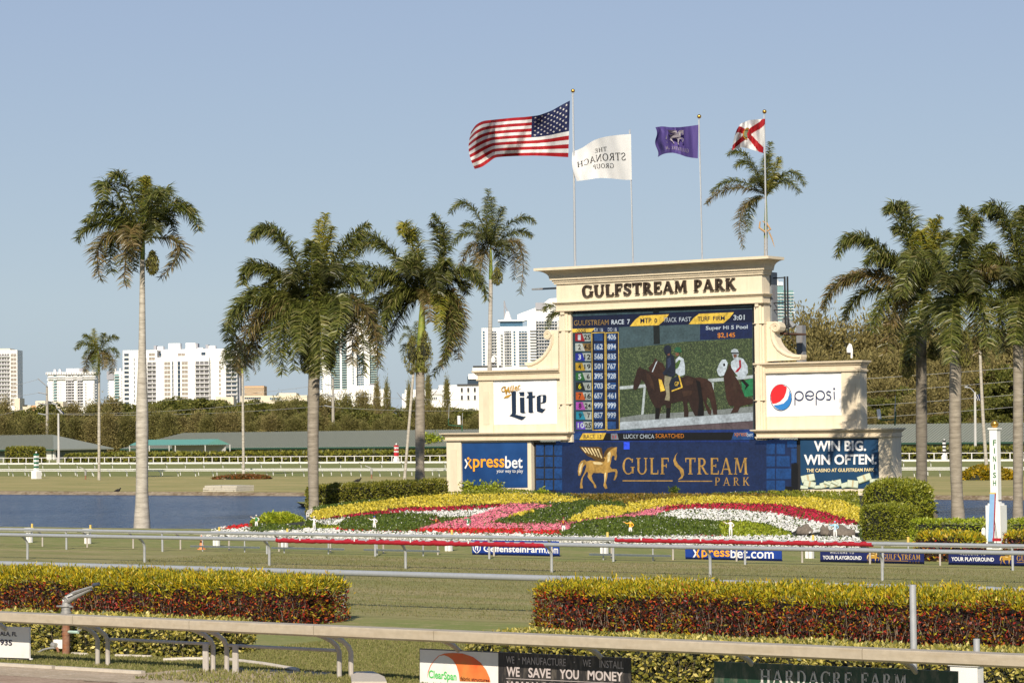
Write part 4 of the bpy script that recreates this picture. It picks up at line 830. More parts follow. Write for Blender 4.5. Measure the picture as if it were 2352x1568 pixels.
def box_points(n, Lx, Ly, Lz, rnd, faces=(1, 1, 1, 1, 1), bumpy=.06):
    """points and normals on front, back, left, right, top of a rounded box Lx x Ly x Lz, y into the picture"""
    A = np.array([Lx*Lz, Lx*Lz*.6, Ly*Lz, Ly*Lz, Lx*Ly])*np.array(faces, float); A = A/A.sum(); k = RNG.choice(5, n, p=A)
    u = RNG.random((n, 3)); P = u*np.array([Lx, Ly, Lz]); N = np.zeros((n, 3))
    for i, (ax, val, sg) in enumerate(((1, 0, -1), (1, Ly, 1), (0, 0, -1), (0, Lx, 1), (2, Lz, 1))):
        m = k == i; P[m, ax] = val; N[m, ax] = sg
    c = np.array([Lx, Ly, Lz])/2; r = min(rnd, Ly/2, Lx/2, Lz*.5)
    lo = np.array([r, r, -9]); hi = np.array([Lx-r, Ly-r, Lz-r]); q = np.clip(P, lo, hi); d = P-q; ln = np.linalg.norm(d, axis=1, keepdims=True); e = ln[:, 0] > r
    d2 = np.where(ln > 1e-6, d/np.maximum(ln, 1e-6), N); P = np.where((ln > r), q+d2*r, P); N = np.where(ln > 1e-6, d2*.7+N*.3, N)
    ph = P[:, 0:1]*1.7+P[:, 2:3]*2.3; P = P+N*(np.sin(ph)*.5+np.sin(ph*2.7+1)*.5)*bumpy*.6+N*RNG.normal(0, bumpy*.6, (n, 1))
    return P, N
def hedge(label, cat, p0, p1, depth, h, kind, dens, L, group=None, rnd=.3, bumpy=.06, z0=0, name='hedge', wd=.45, low=None, split=.6, twigs=0, up=.2, tilt=0.0):
    p0 = Vector(p0); p1 = Vector(p1); ax = (p1-p0); Lx = Vector((ax.x, ax.y, 0)).length; ang = atan2(ax.y, ax.x)
    e = empty(name, (p0.x, p0.y, z0), label, cat, group, rotz=ang)
    n = int((Lx*h*1.3+Lx*depth+2*depth*h)*dens)
    P, N = box_points(n, Lx, depth, h, rnd, bumpy=bumpy)
    if tilt: P[:, 2] += P[:, 0]*tilt
    ins = min(max(.12, bumpy*1.6+.08), depth*.25)
    cb = MB(); k = 24; prof = []
    r = min(rnd, depth/2-.02, h*.5)
    for a in range(5): prof.append((ins+r-r*cos(a/4*pi/2)-.0, h-ins-r+r*sin(a/4*pi/2)))
    for a in range(5): prof.append((depth-ins-r+r*sin(a/4*pi/2), h-ins-r+r*cos(a/4*pi/2)))
    prof = [(ins, -.05)]+prof+[(depth-ins, -.05)]
    cb.extr([(ins+.05, y, z) for y, z in prof], (Lx-2*ins-.1, 0, 0))
    for i, v in enumerate(cb.v): cb.v[i] = (v[0], v[1], v[2]+v[0]*tilt)
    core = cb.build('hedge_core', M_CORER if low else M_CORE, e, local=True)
    if low is None:
        me = leaf_mesh('foliage', P, N, L, L*wd, [kind], up=up); tag(link('foliage', me, e), kind='stuff')
    else:
        zb_ = h*(split+.07*np.sin(P[:, 0]*1.3+2*np.sin(P[:, 0]*.37))+.05*np.sin(P[:, 0]*3.9+3*np.sin(P[:, 0]*.9))+.04*np.sin(P[:, 0]*11)+RNG.normal(0, .09, n)); t_ = (P[:, 2] > zb_)
        # the lower part is sparser and shows stems
        me = leaf_mesh('top_foliage', P[t_], N[t_], L*1.15, L*wd*.8, [kind], up=.8, jitter=.85); tag(link('top_foliage', me, e), kind='stuff')
        lo = (~t_) & (RNG.random(n) < .72); me = leaf_mesh('lower_foliage', P[lo], N[lo], L*.85, L*wd, [low], up=.1); tag(link('lower_foliage', me, e), kind='stuff')
        # stray yellow-green shoots among the dark leaves
        idx = np.where(lo)[0]; pat = np.sin(P[idx, 0]*2.3+1.5*np.sin(P[idx, 2]*5))*np.sin(P[idx, 0]*.9+P[idx, 2]*3); idx = idx[RNG.random(len(idx)) < .05+.30*(pat > .35)]; me = leaf_mesh('shoots', P[idx]+N[idx]*.02, N[idx], L, L*wd*.8, [kind], up=.6); tag(link('shoots', me, e), kind='stuff')
    if twigs:
        b = MB()
        for _ in range(twigs):
            x = random.uniform(.1, Lx-.1); y = random.uniform(-.01, .08); z = random.uniform(0, h*.25); p = Vector((x, y, z)); pts = [p]
            for k in range(3): p = p+Vector((random.uniform(-.09, .09), random.uniform(-.03, .03), h*.17)); pts.append(p.copy())
            b.tube(pts, [.010, .008, .006, .004], 4, cap=False)
        tag(b.build('stems', M_TWIG, e, local=True, fix=False), kind='stuff')
    return e
def Gx(px, Y, y=1300): p = PY(px, y, Y); return Vector((p.x, Y, 0))
def Gb(px, Y, d): return Vector((Gx(px, Y+d-.2).x, Y, 0))
# ---- hedges of the home stretch
hl0 = Gx(-140, 53.3); hl1 = Gx(702, 53.3)
hedge('left block of croton hedge, yellow on top and dark red below', 'hedge', hl0, hl1, 1.9, 1.10, M_CROT_Y, 980, .105, 'croton hedges between the rails', rnd=.35, low=M_CROT_R, split=.72, twigs=90, wd=.38, bumpy=.13)
hr0 = Gx(1222, 54.3); hr1 = Gx(2420, 54.3)
hedge('long right block of croton hedge, yellow top, dark red below, reaching the right edge', 'hedge', hr0, hr1, 2.2, 1.12, M_CROT_Y, 980, .105, 'croton hedges between the rails', rnd=.35, low=M_CROT_R, twigs=170, wd=.38, bumpy=.13, split=.84)
hedge('low variegated yellow-green hedge behind the rail, left, beside the sprinkler gun', 'hedge', Gx(-100, 44), Gx(440, 44), 2.2, .72, M_VAR, 520, .105, 'low variegated hedges behind the near rail', rnd=.22, twigs=14, wd=.5)
hedge('low variegated yellow-green hedge behind the rail, right, behind the sponsor boards', 'hedge', Gx(1062, 44), Gx(2420, 44), 2.4, .74, M_VAR, 520, .105, 'low variegated hedges behind the near rail', rnd=.22, twigs=20, wd=.5)
# ---- hedges round the tote board
hedge('tall green hedge left of the tote board by the leaning palm trunk', 'hedge', G(732, 1182), PY(1030, 1128, 136)*1, 1.5, 1.72, M_BOXD, 300, .17, rnd=.3, bumpy=.08, tilt=.020)
hedge('rounded tall green hedge at the right end of the tote board', 'hedge', Gx(1974, 114), Gb(2152, 114, 3.2), 3.2, 2.36, M_BOX, 300, .14, rnd=.8, bumpy=.1)
hedge('smooth clipped green hedge block in front of the taller rounded hedge', 'hedge', Gx(1972, 105), Gb(2110, 105, 2.6), 2.6, 1.55, M_BOX, 420, .11, rnd=.45, bumpy=.04)
hedge('low boxwood hedge between the clipped block and the finish post', 'hedge', Gx(2090, 101.5), Gb(2268, 101.5, 1.4), 1.4, 1.02, M_LIME, 220, .13, rnd=.2)
hedge('low boxwood hedge right of the finish post', 'hedge', Gx(2312, 101.5), Gx(2430, 101.5), 2, 1.05, M_LIME, 220, .13, rnd=.2)
hedge('small red and yellow croton hedge left of the finish post behind the sponsor board', 'hedge', Gx(2097, 89), Gb(2266, 89, 1.8), 1.8, 1.0, M_CROT_Y, 300, .14, 'crotons beside the finish post', low=M_CROT_R, rnd=.35, split=.75)
hedge('small red and yellow croton hedge right of the finish post', 'hedge', Gx(2300, 91), Gx(2440, 91), 2.6, .98, M_CROT_Y, 300, .14, 'crotons beside the finish post', low=M_CROT_R, rnd=.35, split=.75)
# ---- backstretch hedges
hedge('long clipped hedge along the backstretch in front of the long barn', 'hedge', Gx(248, 372), Gx(2460, 372), 3, 1.55, M_BOXD, 16, .7, rnd=.3, bumpy=.1)
hedge('clipped hedge along the backstretch behind the striped green post', 'hedge', Gx(148, 372), Gx(240, 372), 3, 1.5, M_BOXD, 26, .55, rnd=.3, bumpy=.1)
hedge('rounded tall shrub block, left of two, in front of the left barn', 'shrub', Gx(12, 366), Gx(41.5, 366), 4, 3.0, M_BOXD, 30, .5, 'clipped shrub blocks by the left barn', rnd=.7, name='shrub')
hedge('rounded tall shrub block, right of two, in front of the left barn', 'shrub', Gx(42.5, 366), Gx(75, 366), 4, 2.95, M_BOXD, 30, .5, 'clipped shrub blocks by the left barn', rnd=.7, name='shrub')
def mound_shrub(label, px0, px1, ytop, yfoot, Y, m, dens, L, name='shrub', leafn=9000):
    a, c = Gx(px0, Y), Gx(px1, Y); h = PY((px0+px1)/2, ytop, Y).z; ctr = (a+c)/2; rx = (c-a).length/2
    e = empty(name, ctr, label, 'shrub')
    th = RNG.random(leafn)*2*pi; ph = np.arccos(RNG.random(leafn)); lob = 1+.12*np.sin(th*5+1)+.08*np.sin(ph*7+th*3)+RNG.normal(0, .05, leafn)
    N = np.stack([np.sin(ph)*np.cos(th), np.sin(ph)*np.sin(th), np.cos(ph)], 1); P = N*lob[:, None]*(.82+.18*RNG.random((leafn, 1)))*np.array([rx, rx*.7, h])
    link('foliage', leaf_mesh('foliage', P, N, L, L*.5, [m]), e)['kind'] = 'stuff'
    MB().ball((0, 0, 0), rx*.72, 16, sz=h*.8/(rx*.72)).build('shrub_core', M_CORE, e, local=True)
    return e
mound_shrub('bright yellow-green shrub mound at the lake edge behind the leftmost statues', 594, 689, 1181, 1212, PY(640, 1212, 1).normalized().y and 112, M_LIME, 0, .22)
mound_shrub('low red and brown flowering shrub mound on the far bank round a palm foot', 508, 613, 1092, 1110, 226, lmat('rusty_shrub', [(.10, .09, .02), (.28, .08, .02), (.16, .10, .03), (.08, .10, .02), (.22, .05, .015)]), 0, .35)
mound_shrub('golden yellow shrub mound on the far bank behind the finish post', 2209, 2330, 1073, 1108, 226, lmat('amber_shrub', [(.55, .34, .01), (.40, .27, .01), (.20, .16, .01), (.12, .12, .01)]), 0, .35)

# ------------------------------------------------------------ flower bed in front of the board
BX0 = PY(470, 1240, 97).x; BX1 = PY(1992, 1240, 97).x
def zm_(Y): return np.interp(Y, [95, 97, 101, 143, 147], [0, .03, .12, .55, .6])
gb = MB(); ny = 26; nx = 60; Vv = []
for j in range(ny+1):
    Y = 95.2+(145.9-95.2)*j/ny
    xl = PY(np.interp(Y, [95, 104, 112, 118, 146], [475, 560, 700, 716, 1020]), 1200, Y).x; xr_ = PY(np.interp(Y, [95, 103, 112, 146], [1995, 1985, 2000, 2060]), 1200, Y).x
    for i in range(nx+1):
        x = xl+(xr_-xl)*i/nx; ed = min(1, i/4, (nx-i)/4, j/1.2); Vv.append((x, Y, float(zm_(Y))*ed+.004+.22*ed*(Y > 96.4)))
gb.add(Vv, [(j*(nx+1)+i, j*(nx+1)+i+1, (j+1)*(nx+1)+i+1, (j+1)*(nx+1)+i) for j in range(ny) for i in range(nx)])
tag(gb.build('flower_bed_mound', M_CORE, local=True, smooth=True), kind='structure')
def inpoly(px, py, poly):
    ins = np.zeros(len(px), bool); n = len(poly)
    for i in range(n):
        x0, y0 = poly[i]; x1, y1 = poly[(i+1) % n]
        c = ((y0 > py) != (y1 > py)) & (px < (x1-x0)*(py-y0)/((y1-y0) if y1 != y0 else 1e-9)+x0); ins ^= c
    return ins
def PYn(px, py):       # vectorised rays
    d = (np.array(FWD)*F+np.outer(px-CX, np.array(RGT))+np.outer(CY-py, np.array(UPV)))/F; return d
def on_bed(px, py, hp):
    d = PYn(px, py); Y = np.full(len(px), 110.0)
    for _ in range(25):
        z = zm_(Y)+hp; t_ = (z-5)/d[:, 2]; Y = .5*Y+.5*np.clip(t_*d[:, 1], 95.5, 146)
    t_ = (zm_(Y)+hp-5)/d[:, 2]; P = d*t_[:, None]+np.array([0, 0, 5.0])
    # rays that would land in front of the bed hit its front face instead
    fr = P[:, 1] < 96.0; t2 = 96.0/d[:, 1]; P2 = d*t2[:, None]+np.array([0, 0, 5.0]); P = np.where(fr[:, None], P2, P); bk = P[:, 1] > 145.6; t3 = 145.6/d[:, 1]; P3 = d*t3[:, None]+np.array([0, 0, 5.0])
    return np.where(bk[:, None], P3, P), fr
def zpoly(z, pts): return [z(*p) for p in pts]
REG = []   # (name, label, polys, plant height, flower material, leaf share, flower size)
outline = [T(800, 2140), T(860, 2115), T(960, 2098), T(1080, 2092), T(1210, 2105), T(1240, 2060), T(1260, 2040), zf(530, 60), zf(1100, -20), zj(-20, 835), zj(600, 790), zj(1180, 838), zj(2352, 838), zk(840, 812), zk(1640, 820), zk(1660, 960), zk(1672, 1250), T(3440, 2192), T(2200, 2188), T(1000, 2166), T(820, 2150)]
P_ = {}
P_['white'] = [[T(805, 2142), T(900, 2100), T(990, 2090), T(1010, 2105), T(1000, 2125), T(1330, 2108), T(1420, 2122), T(1850, 2124), T(2200, 2140), T(2460, 2140), T(2900, 2137), T(3445, 2150), T(3445, 2192), T(2200, 2188), T(1000, 2166), T(810, 2150)],
               zpoly(zf, [(560, 172), (850, 150), (790, 182), (745, 215), (600, 212)]), zpoly(zf, [(1180, 105), (1500, 98), (1900, 90), (2150, 66), (2150, 90), (1900, 128), (1700, 130), (1400, 112)]),
               zpoly(zk, [(0, 1055), (0, 982), (250, 975), (600, 988), (850, 1012), (1100, 1058), (1350, 1108), (1650, 1122), (1658, 1190), (1400, 1172), (1200, 1192), (1000, 1172), (850, 1112), (600, 1082), (300, 1077)]), zpoly(zj, [(1960, 1035), (2100, 990), (2352, 985), (2352, 1062)]), zpoly(zj, [(0, 1010), (200, 1000), (400, 975), (570, 965), (500, 1000), (330, 1040), (100, 1050), (0, 1040)])]
P_['red'] = [zpoly(zc, [(1900, 258), (1960, 225), (2080, 205), (2160, 206), (2175, 225), (2060, 245)]), zpoly(zf, [(690, 243), (900, 250), (1300, 262), (1540, 240), (2352, 240), (2352, 292), (1900, 290), (1500, 275), (1000, 268), (760, 258)]), zpoly(zj, [(0, 1165), (600, 1178), (1100, 1160), (1130, 1205), (0, 1192)]), zpoly(zk, [(150, 1208), (420, 1215), (420, 1226), (150, 1218)])]
P_['pink'] = [zpoly(zj, [(-190, 1150), (0, 1098), (200, 1060), (400, 1020), (540, 965), (640, 918), (850, 922), (1045, 943), (960, 965), (870, 975), (620, 1045), (470, 1095), (700, 1098), (1050, 1100), (1180, 1092), (1340, 1062), (1640, 1030), (1900, 970), (2060, 935), (2040, 985), (1960, 1032), (1640, 1048), (1350, 1078), (1210, 1105), (1180, 1165), (600, 1182), (0, 1175)])]
P_['crimson'] = [zpoly(zf, [(560, 168), (800, 122), (1300, 60), (1900, 42), (2330, 22), (2200, 58), (2150, 66), (1700, 92), (1400, 105), (1000, 125), (850, 148)]), zpoly(zj, [(-20, 950), (400, 945), (660, 920), (560, 965), (400, 978), (200, 1000), (0, 1008)]), zpoly(zk, [(0, 932), (400, 916), (900, 926), (1200, 960), (1500, 1042), (1645, 1090), (1650, 1130), (1350, 1108), (1100, 1058), (850, 1012), (600, 988), (250, 975), (0, 982)]), zpoly(zj, [(2050, 938), (2352, 930), (2352, 985), (2100, 990), (1960, 1015)])]
P_['yellow'] = [zpoly(zf, [(528, 100), (700, 62), (1100, 5), (1500, -40), (1750, -60), (1750, 20), (1300, 60), (800, 120), (560, 165), (530, 150)]), zpoly(zj, [(-140, 870), (0, 850), (600, 835), (1000, 840), (1300, 882), (1180, 906), (900, 916), (400, 925), (0, 952), (-140, 960)]), zpoly(zj, [(620, 1046), (700, 1010), (870, 978), (880, 990), (680, 1040)]),
                 zpoly(zj, [(1170, 1090), (1220, 1045), (1320, 1000), (1350, 955), (1500, 943), (1690, 958), (1700, 985), (1650, 1028), (1400, 1050), (1330, 1068)]), zpoly(zj, [(1690, 1000), (1700, 930), (1900, 895), (2352, 870), (2352, 925), (2000, 950), (1800, 990)]), zpoly(zk, [(0, 870), (400, 860), (1200, 868), (1500, 898), (1655, 975), (1655, 1085), (1500, 1040), (1200, 960), (900, 924), (400, 914), (0, 930)])]
P_['lime'] = [zpoly(zk, [(375, 1085), (600, 1082), (850, 1115), (1000, 1175), (1100, 1215), (420, 1225)]), zpoly(zf, [(430, 225), (760, 215), (800, 240), (700, 245), (440, 245)])]
P_['olive'] = [zpoly(zj, [(1185, 836), (2352, 838), (2352, 868), (1900, 893), (1700, 930), (1650, 900), (1300, 880)]), zpoly(zk, [(0, 842), (850, 838), (1000, 865), (0, 868)])]
P_['mulch'] = [zpoly(zk, [(990, 1165), (1200, 1188), (1400, 1170), (1660, 1188), (1660, 1232), (1080, 1225)])]
P_['box'] = [zpoly(zk, [(840, 812), (1640, 812), (1655, 975), (1500, 900), (1200, 868), (900, 862)]), zpoly(zj, [(-150, 800), (800, 790), (800, 835), (600, 836), (0, 850), (-150, 870)])]
order = ['box', 'olive', 'yellow', 'crimson', 'white', 'pink', 'red', 'lime', 'mulch']
ncand = 130000
cx_ = RNG.uniform(455, 2010, ncand); cy_ = RNG.uniform(1118, 1262, ncand)
keep = inpoly(cx_, cy_, outline); cx_, cy_ = cx_[keep], cy_[keep]; cls = np.full(len(cx_), -1)
jx = cx_+RNG.normal(0, 2.2, len(cx_)); jy = cy_+RNG.normal(0, .9, len(cx_))
for i, k in enumerate(order):
    for p in P_[k]: cls[inpoly(jx, jy, p)] = i
info = {-1: ('green ground cover dotted with tiny white flowers across the display bed', .42, M_GRN, 'ground cover'), 0: ('clipped green hedge strip at the foot of the tote board', .55, M_BOX, 'hedge'), 1: ('olive hedge strip directly below the LED screen', .5, M_BOXO, 'hedge'), 2: ('golden yellow clipped shrub bands in the display bed', .55, M_YEL, 'shrubs'),
        3: ('dark crimson flower bands in the display bed', .3, M_CRF, 'flowers'), 4: ('white flower bands and front border of the display bed', .3, M_WHF, 'flowers'), 5: ('pink flower band zigzagging through the display bed', .32, M_PKF, 'flowers'), 6: ('bright red flower strip behind the white border', .28, M_RDF, 'flowers'), 7: ('bright lime green ground cover patches in the display bed', .3, M_LIME, 'ground cover'), 8: ('brown mulch', .02, MULCH, 'mulch')}
names = {-1: 'ground_cover', 0: 'hedge_strip', 1: 'hedge_strip', 2: 'golden_shrubs', 3: 'crimson_flowers', 4: 'white_flowers', 5: 'pink_flowers', 6: 'red_flowers', 7: 'lime_ground_cover', 8: 'mulch'}
# stepped plant heights give real relief: blocks of leaves stand on the mound, flowers ride on top
for k, (lb, hp, m, cat_) in info.items():
    s_ = cls == k
    if not s_.any(): continue
    x, y = cx_[s_], cy_[s_]; P, fr = on_bed(x, y, hp); n = len(P); nrm = np.tile(np.array([0, -.45, .9]), (n, 1)); nrm[fr] = (0, -1, .2)
    flo = k in (3, 4, 5, 6); share = {3: .76, 4: .70, 5: .82, 6: .8}.get(k, 1.0)
    if k == -1:
        wd_ = RNG.random(n) < .022
        me = leaf_mesh('tiny_flowers', P[wd_]+np.array([0, -.05, .05]), nrm[wd_], .055, .05, [M_WHF], face=1); o = link('tiny_white_flowers', me); tag(o, 'tiny white flowers sprinkled over the green ground cover', 'flowers', kind='stuff')
    if k == 8:
        P[:, 2] = zm_(P[:, 1])+.26; me = leaf_mesh('mulch', P, nrm, .12, .08, [MULCH]); tag(link('mulch', me), 'brown mulch on the bare end of the display bed', 'mulch', kind='stuff'); continue
    if flo:
        # flowers cluster into heads
        cl = np.sin(x*1.3+y*2.1)*np.sin(x*.7-y*3.3)+RNG.normal(0, .9, n); order_ = np.argsort(-cl); a = np.zeros(n, bool); a[order_[:int(n*share)]] = True
        sz_ = {3: .115, 4: .125, 5: .12, 6: .12}[k]
        me = leaf_mesh(names[k], P[a]+np.array([0, -.04, .03]), nrm[a], sz_, sz_*.95, [m], face=1); tag(link(names[k], me), lb, cat_, kind='stuff')
        P2, n2 = P[~a], nrm[~a]; me = leaf_mesh('flower_leaves', P2, n2, .15, .07, [M_GRN]); tag(link('flower_leaves', me), 'green leaves under the '+names[k].replace('_', ' ')+' of the display bed', 'leaves', kind='stuff')
    else:
        L_ = {2: .15, 0: .17, 1: .16}.get(k, .13); me = leaf_mesh(names[k], P, nrm, L_, L_*.55, [m], jitter=.8); tag(link(names[k], me), lb, cat_, kind='stuff')
ROCK = mat('boulder', (.15, .125, .10), .95, .35, 3, bump=.8, bscale=6)
for i, (x0, x1, y) in enumerate(((1085, 1230, 1212), (1380, 1600, 1226), (1300, 1380, 1218))):
    a = PY(*zk(x0, y), 101.5); c = PY(*zk(x1, y), 101.5); r = (c-a).length/2; bm = bmesh.new(); bmesh.ops.create_icosphere(bm, subdivisions=3, radius=1)
    for v in bm.verts:
        q = v.co; v.co = Vector((q.x*r*(1+.15*sin(q.y*5+i)), q.y*r*.6, max(q.z, -.2)*.34*(1+.25*sin(q.x*6+i*2)+.12*sin(q.y*9))))
    me = bpy.data.meshes.new('rock'); bm.to_mesh(me); bm.free(); me.materials.append(ROCK); me.polygons.foreach_set('use_smooth', [True]*len(me.polygons))
    tag(link('rock', me, None, (a+c)/2+Vector((0, 0, .12))), ('grey brown boulder on the mulch left of the pale blue statue', 'long reddish boulder on the mulch right of the pale blue statue', 'small boulder on the mulch just behind the pale blue statue')[i], 'rock', 'boulders at the bare end of the bed')
def weed(px, py, Y, h, n, m, label, spread=.5):
    p = PY(px, py, Y); P = []; D_s = []
    b = MB()
    for _ in range(max(4, n//60)):
        q = p+Vector((random.uniform(-spread, spread), random.uniform(-.3, .3), 0)); top = q+Vector((random.uniform(-.2, .2), random.uniform(-.2, 0), h*random.uniform(.5, 1)))
        b.tube([q, q.lerp(top, .5)+Vector((.03, 0, 0)), top], [.02, .014, .006], 4, cap=False)
        for k in range(n//max(4, n//60)): P.append(q.lerp(top, random.uniform(.1, 1))+Vector((random.gauss(0, .1*spread+.04), random.gauss(0, .1), random.gauss(0, .05))))
    e = empty('shrub', p, label, 'shrub'); b.build('stems', M_TWIG, e, fix=False)['kind'] = 'stuff'
    P = np.array([tuple(q) for q in P])-np.array(p); tag(link('foliage', leaf_mesh('foliage', P, np.tile([0, -.5, .5], (len(P), 1)), .2, .1, [m]), e), kind='stuff')
weed(1110, 1137, 145, 1.0, 1500, M_LIME, 'loose leafy bush at the foot of the left wing under the blue betting banner', 1.5)
weed(1552, 1137, 145.2, .75, 160, M_GRN, 'small leafy sapling in front of the middle of the lower screen', .15)
weed(1253, 1137, 145.2, .6, 200, M_LIME, 'small weedy bush in front of the left corner of the lower screen', .5)
# grass tufts on the near verge
def tufts(n, x0, x1, y0, y1, L, m, label, name='grass', z=0):
    P = np.stack([RNG.uniform(x0, x1, n), RNG.uniform(y0, y1, n), np.full(n, z)], 1)
    me = leaf_mesh(name, P+np.array([0, 0, L*.2]), np.tile([0, 0, 1.0], (n, 1)), L, L*.22, [m], jitter=.45); o = link(name, me); return tag(o, label, 'grass', kind='stuff')
M_GR = lmat('grass_blade', [(.19, .20, .045), (.27, .25, .08), (.13, .15, .03), (.36, .30, .14), (.16, .19, .04)], .7, .3)
M_GRD = lmat('dry_blade', [(.26, .18, .08), (.20, .15, .06), (.15, .14, .045), (.32, .23, .12)], .7, .3)
xa, xb = Gx(-60, 42).x, Gx(2420, 42).x
tufts(12000, xa, Gx(340, 41).x, 41.15, 44.1, .075, M_GR, 'mown grass verge behind the near rail at far left')
tufts(9000, Gx(650, 41).x, Gx(800, 41).x, 41.3, 44.1, .075, M_GR, 'mown grass right of the sandy patch')
tufts(5000, Gx(340, 41).x, Gx(660, 41).x, 42.9, 44.1, .075, M_GR, 'mown grass verge behind the sandy patch')
tufts(34000, Gx(800, 41).x, xb, 40.8, 44.1, .075, M_GR, 'mown grass verge behind the near rail')
tufts(60000, Gx(540, 46).x, Gx(1130, 46).x, 44, 51.5, .075, M_GR, 'mown grass in the gap between the two low hedges')
tufts(14000, Gx(740, 52).x, Gx(1260, 52).x, 51, 53.2, .07, M_GRD, 'dry brown grass strip in the gap between the croton hedges', 'dry_grass')
tufts(2600, Gx(380, 41).x, Gx(840, 41).x, 39.9, 42.4, .11, M_GR, 'green weeds on the sandy shoulder by the rail posts', 'weeds')
tufts(90000, Gx(-20, 70).x, Gx(2380, 62).x, 57, 84, .07, lmat('turf_blade', [(.17, .18, .05), (.23, .21, .08), (.12, .13, .035), (.30, .24, .12)], .7, .3), 'clumpy turf of the grass course', 'turf_grass')
# ------------------------------------------------------------ running rails
def topz(px, py, Y): return PY(px, py, Y).z
def Xs(pxs, Y, y=1400): return [PY(p, y, Y).x for p in pxs]
RAILM = mat('rail_paint', (.40, .345, .26), .5, .10, 3, dirt=((.30, .24, .15), (1.2, 8, 8), .55)); RAILP = mat('rail_post_paint', (.47, .43, .385), .5, .08, 3, dirt=((.3, .22, .15), (5, 5, 2), .35))
YR = 41.3; ZR = topz(1176, 1452, YR)
e = empty('running_rail', Gx(600, YR), 'wide cream running rail on curved posts nearest the camera along the dirt track', 'rail')
xs_r = [Gx(-120, YR).x]+[PY(*zc(668, 1000), YR).x, PY(*zc(1668, 1060), YR).x, PY(*zf(588, 1110), YR).x, PY(*zf(1615, 1150), YR).x, PY(*zm(1000, 1090), YR).x, Gx(2440, YR).x]
for i, (a, c) in enumerate(zip(xs_r[:-1], xs_r[1:])):
    b = MB(); w_, hh = .34, .235
    pr = [(-.17, -.03), (-.15, -.01), (.10, 0), (.17, -.04), (.17, -.14), (.12, -hh+.02), (.02, -hh+.03), (-.06, -hh+.03), (-.12, -hh), (-.17, -hh+.04)]
    b.extr([(a+.006, YR+y, ZR+z) for y, z in pr], (c-a-.012, 0, 0)); b.build('rail_section', RAILM, e)
def goose(e, x, Y, Yo, z, r, m, name='post', foot=0.0, n=8, bend=.32):
    """post standing behind its rail and curving forward under it"""
    pts = [(x, Yo, foot-.05), (x, Yo, z-bend*1.25), (x, Yo+(Y-Yo)*.12, z-bend*.85), (x, Yo+(Y-Yo)*.4, z-bend*.45), (x, Yo+(Y-Yo)*.75, z-bend*.16), (x, Y, z)]
    return MB().tube(pts, r, n).build(name, m, e, smooth=True)
for px in (zc(85, 1400), zc(838, 1430), zc(925, 1400), zc(1828, 1390), zc(1945, 1390), zf(765, 1545), zf(865, 1545), zf(1815, 1240), zl(890, 880), zl(2180, 920), zm(1450, 1210)):
    g = PY(px[0], px[1], YR+.72); goose(e, g.x, YR+.02, YR+.72, ZR-.2, .052, RAILP); 
for (a, c, y) in ((zc(945, 1185), zc(1815, 1235), 0), (zc(1955, 1240), zf(740, 1285), 0)):
    p, q = PY(*a, YR+.72), PY(*c, YR+.72); z_ = (p.z+q.z)/2; MB().tube([(p.x, YR+.72, z_), (q.x, YR+.72, z_)], .035, 8).build('brace_rail', RAILP, e, smooth=True)
for z_ in (zc(1770, 1310), zc(2025, 1320)):
    p = PY(*z_, YR+.6); MB().box((p.x-.07, YR+.56, 0), (p.x+.07, YR+.6, p.z+.2)).build('mounting_plate', RAILP, e)
PVC = mat('pale_pipe', (.50, .45, .38), .6, .15, 3)
for k_, (a, c) in enumerate(((zc(1400, 1388), zc(1800, 1380)), (zc(1965, 1385), zf(410, 1468)))):
    p, q = G(*a), G(*c); tag(MB().tube([p+Vector((0, 0, .05)), p.lerp(q, .5)+Vector((.0, .05, .06)), q+Vector((0, 0, .05))], .045, 8).build('fallen_pipe', PVC, smooth=True), ('short pale pipe on the grass under the rail brace', 'long pale pipe lying on the sandy edge left of the twin rail posts')[k_], 'pipe', 'pipes lying under the near rail')
# kerb
KERB = mat('kerb_concrete', (.48, .43, .36), .9, .12, 3)
for i in range(8):
    x0 = Gx(-60, 41).x+i*2.6; p = 40.95
    if Gx(370, p).x < x0+2.5: break
    tag(MB().box((x0, p-.08, -.05), (x0+2.5, p+.05, .07)).build('kerb_stone', KERB), kind='structure')
a = PY(*zf(880, 1515), 41.2); b = MB(); b.extr([G(*zf(*q), 0) for q in ((860, 1530), (900, 1512), (1020, 1508), (1060, 1512), (1150, 1556), (1170, 1600), (870, 1600))], (0, 0, .12)); tag(b.build('concrete_slab', KERB), kind='structure')

# rails of the turf course
PIPE = mat('pipe_rail', (.34, .36, .38), .42, .08, 4, metal=.2, dirt=((.32, .32, .30), (.8, 8, 8), .35)); STEELP = mat('steel_post', (.44, .45, .46), .45, .1, 3, metal=.3)
RED = mat('red_wrap', (.33, .006, .018), .6, .12, 3, bump=.5, bscale=6)
Y1 = 59.0; z1_ = topz(1176, 1318, Y1)
e = empty('running_rail', Gx(1000, Y1), 'thick grey pipe rail running just behind the croton hedges', 'rail', 'grey pipe rails of the turf course')
xx = [Gx(-150, Y1).x]+Xs([x*K for x in (550, 955, 1355, 2293, 3260, 3960)], Y1)+[Gx(2450, Y1).x]
for a, c in zip(xx[:-1], xx[1:]): MB().tube([(a+.008, Y1, z1_-.085), (c-.008, Y1, z1_-.085)], .085, 14).build('rail_pipe', PIPE, e, smooth=True)
for x in xx[1:-1]: MB().tube([(x-.10, Y1, z1_-.085), (x+.10, Y1, z1_-.085)], .093, 14).build('pipe_sleeve', PIPE, e, smooth=True)
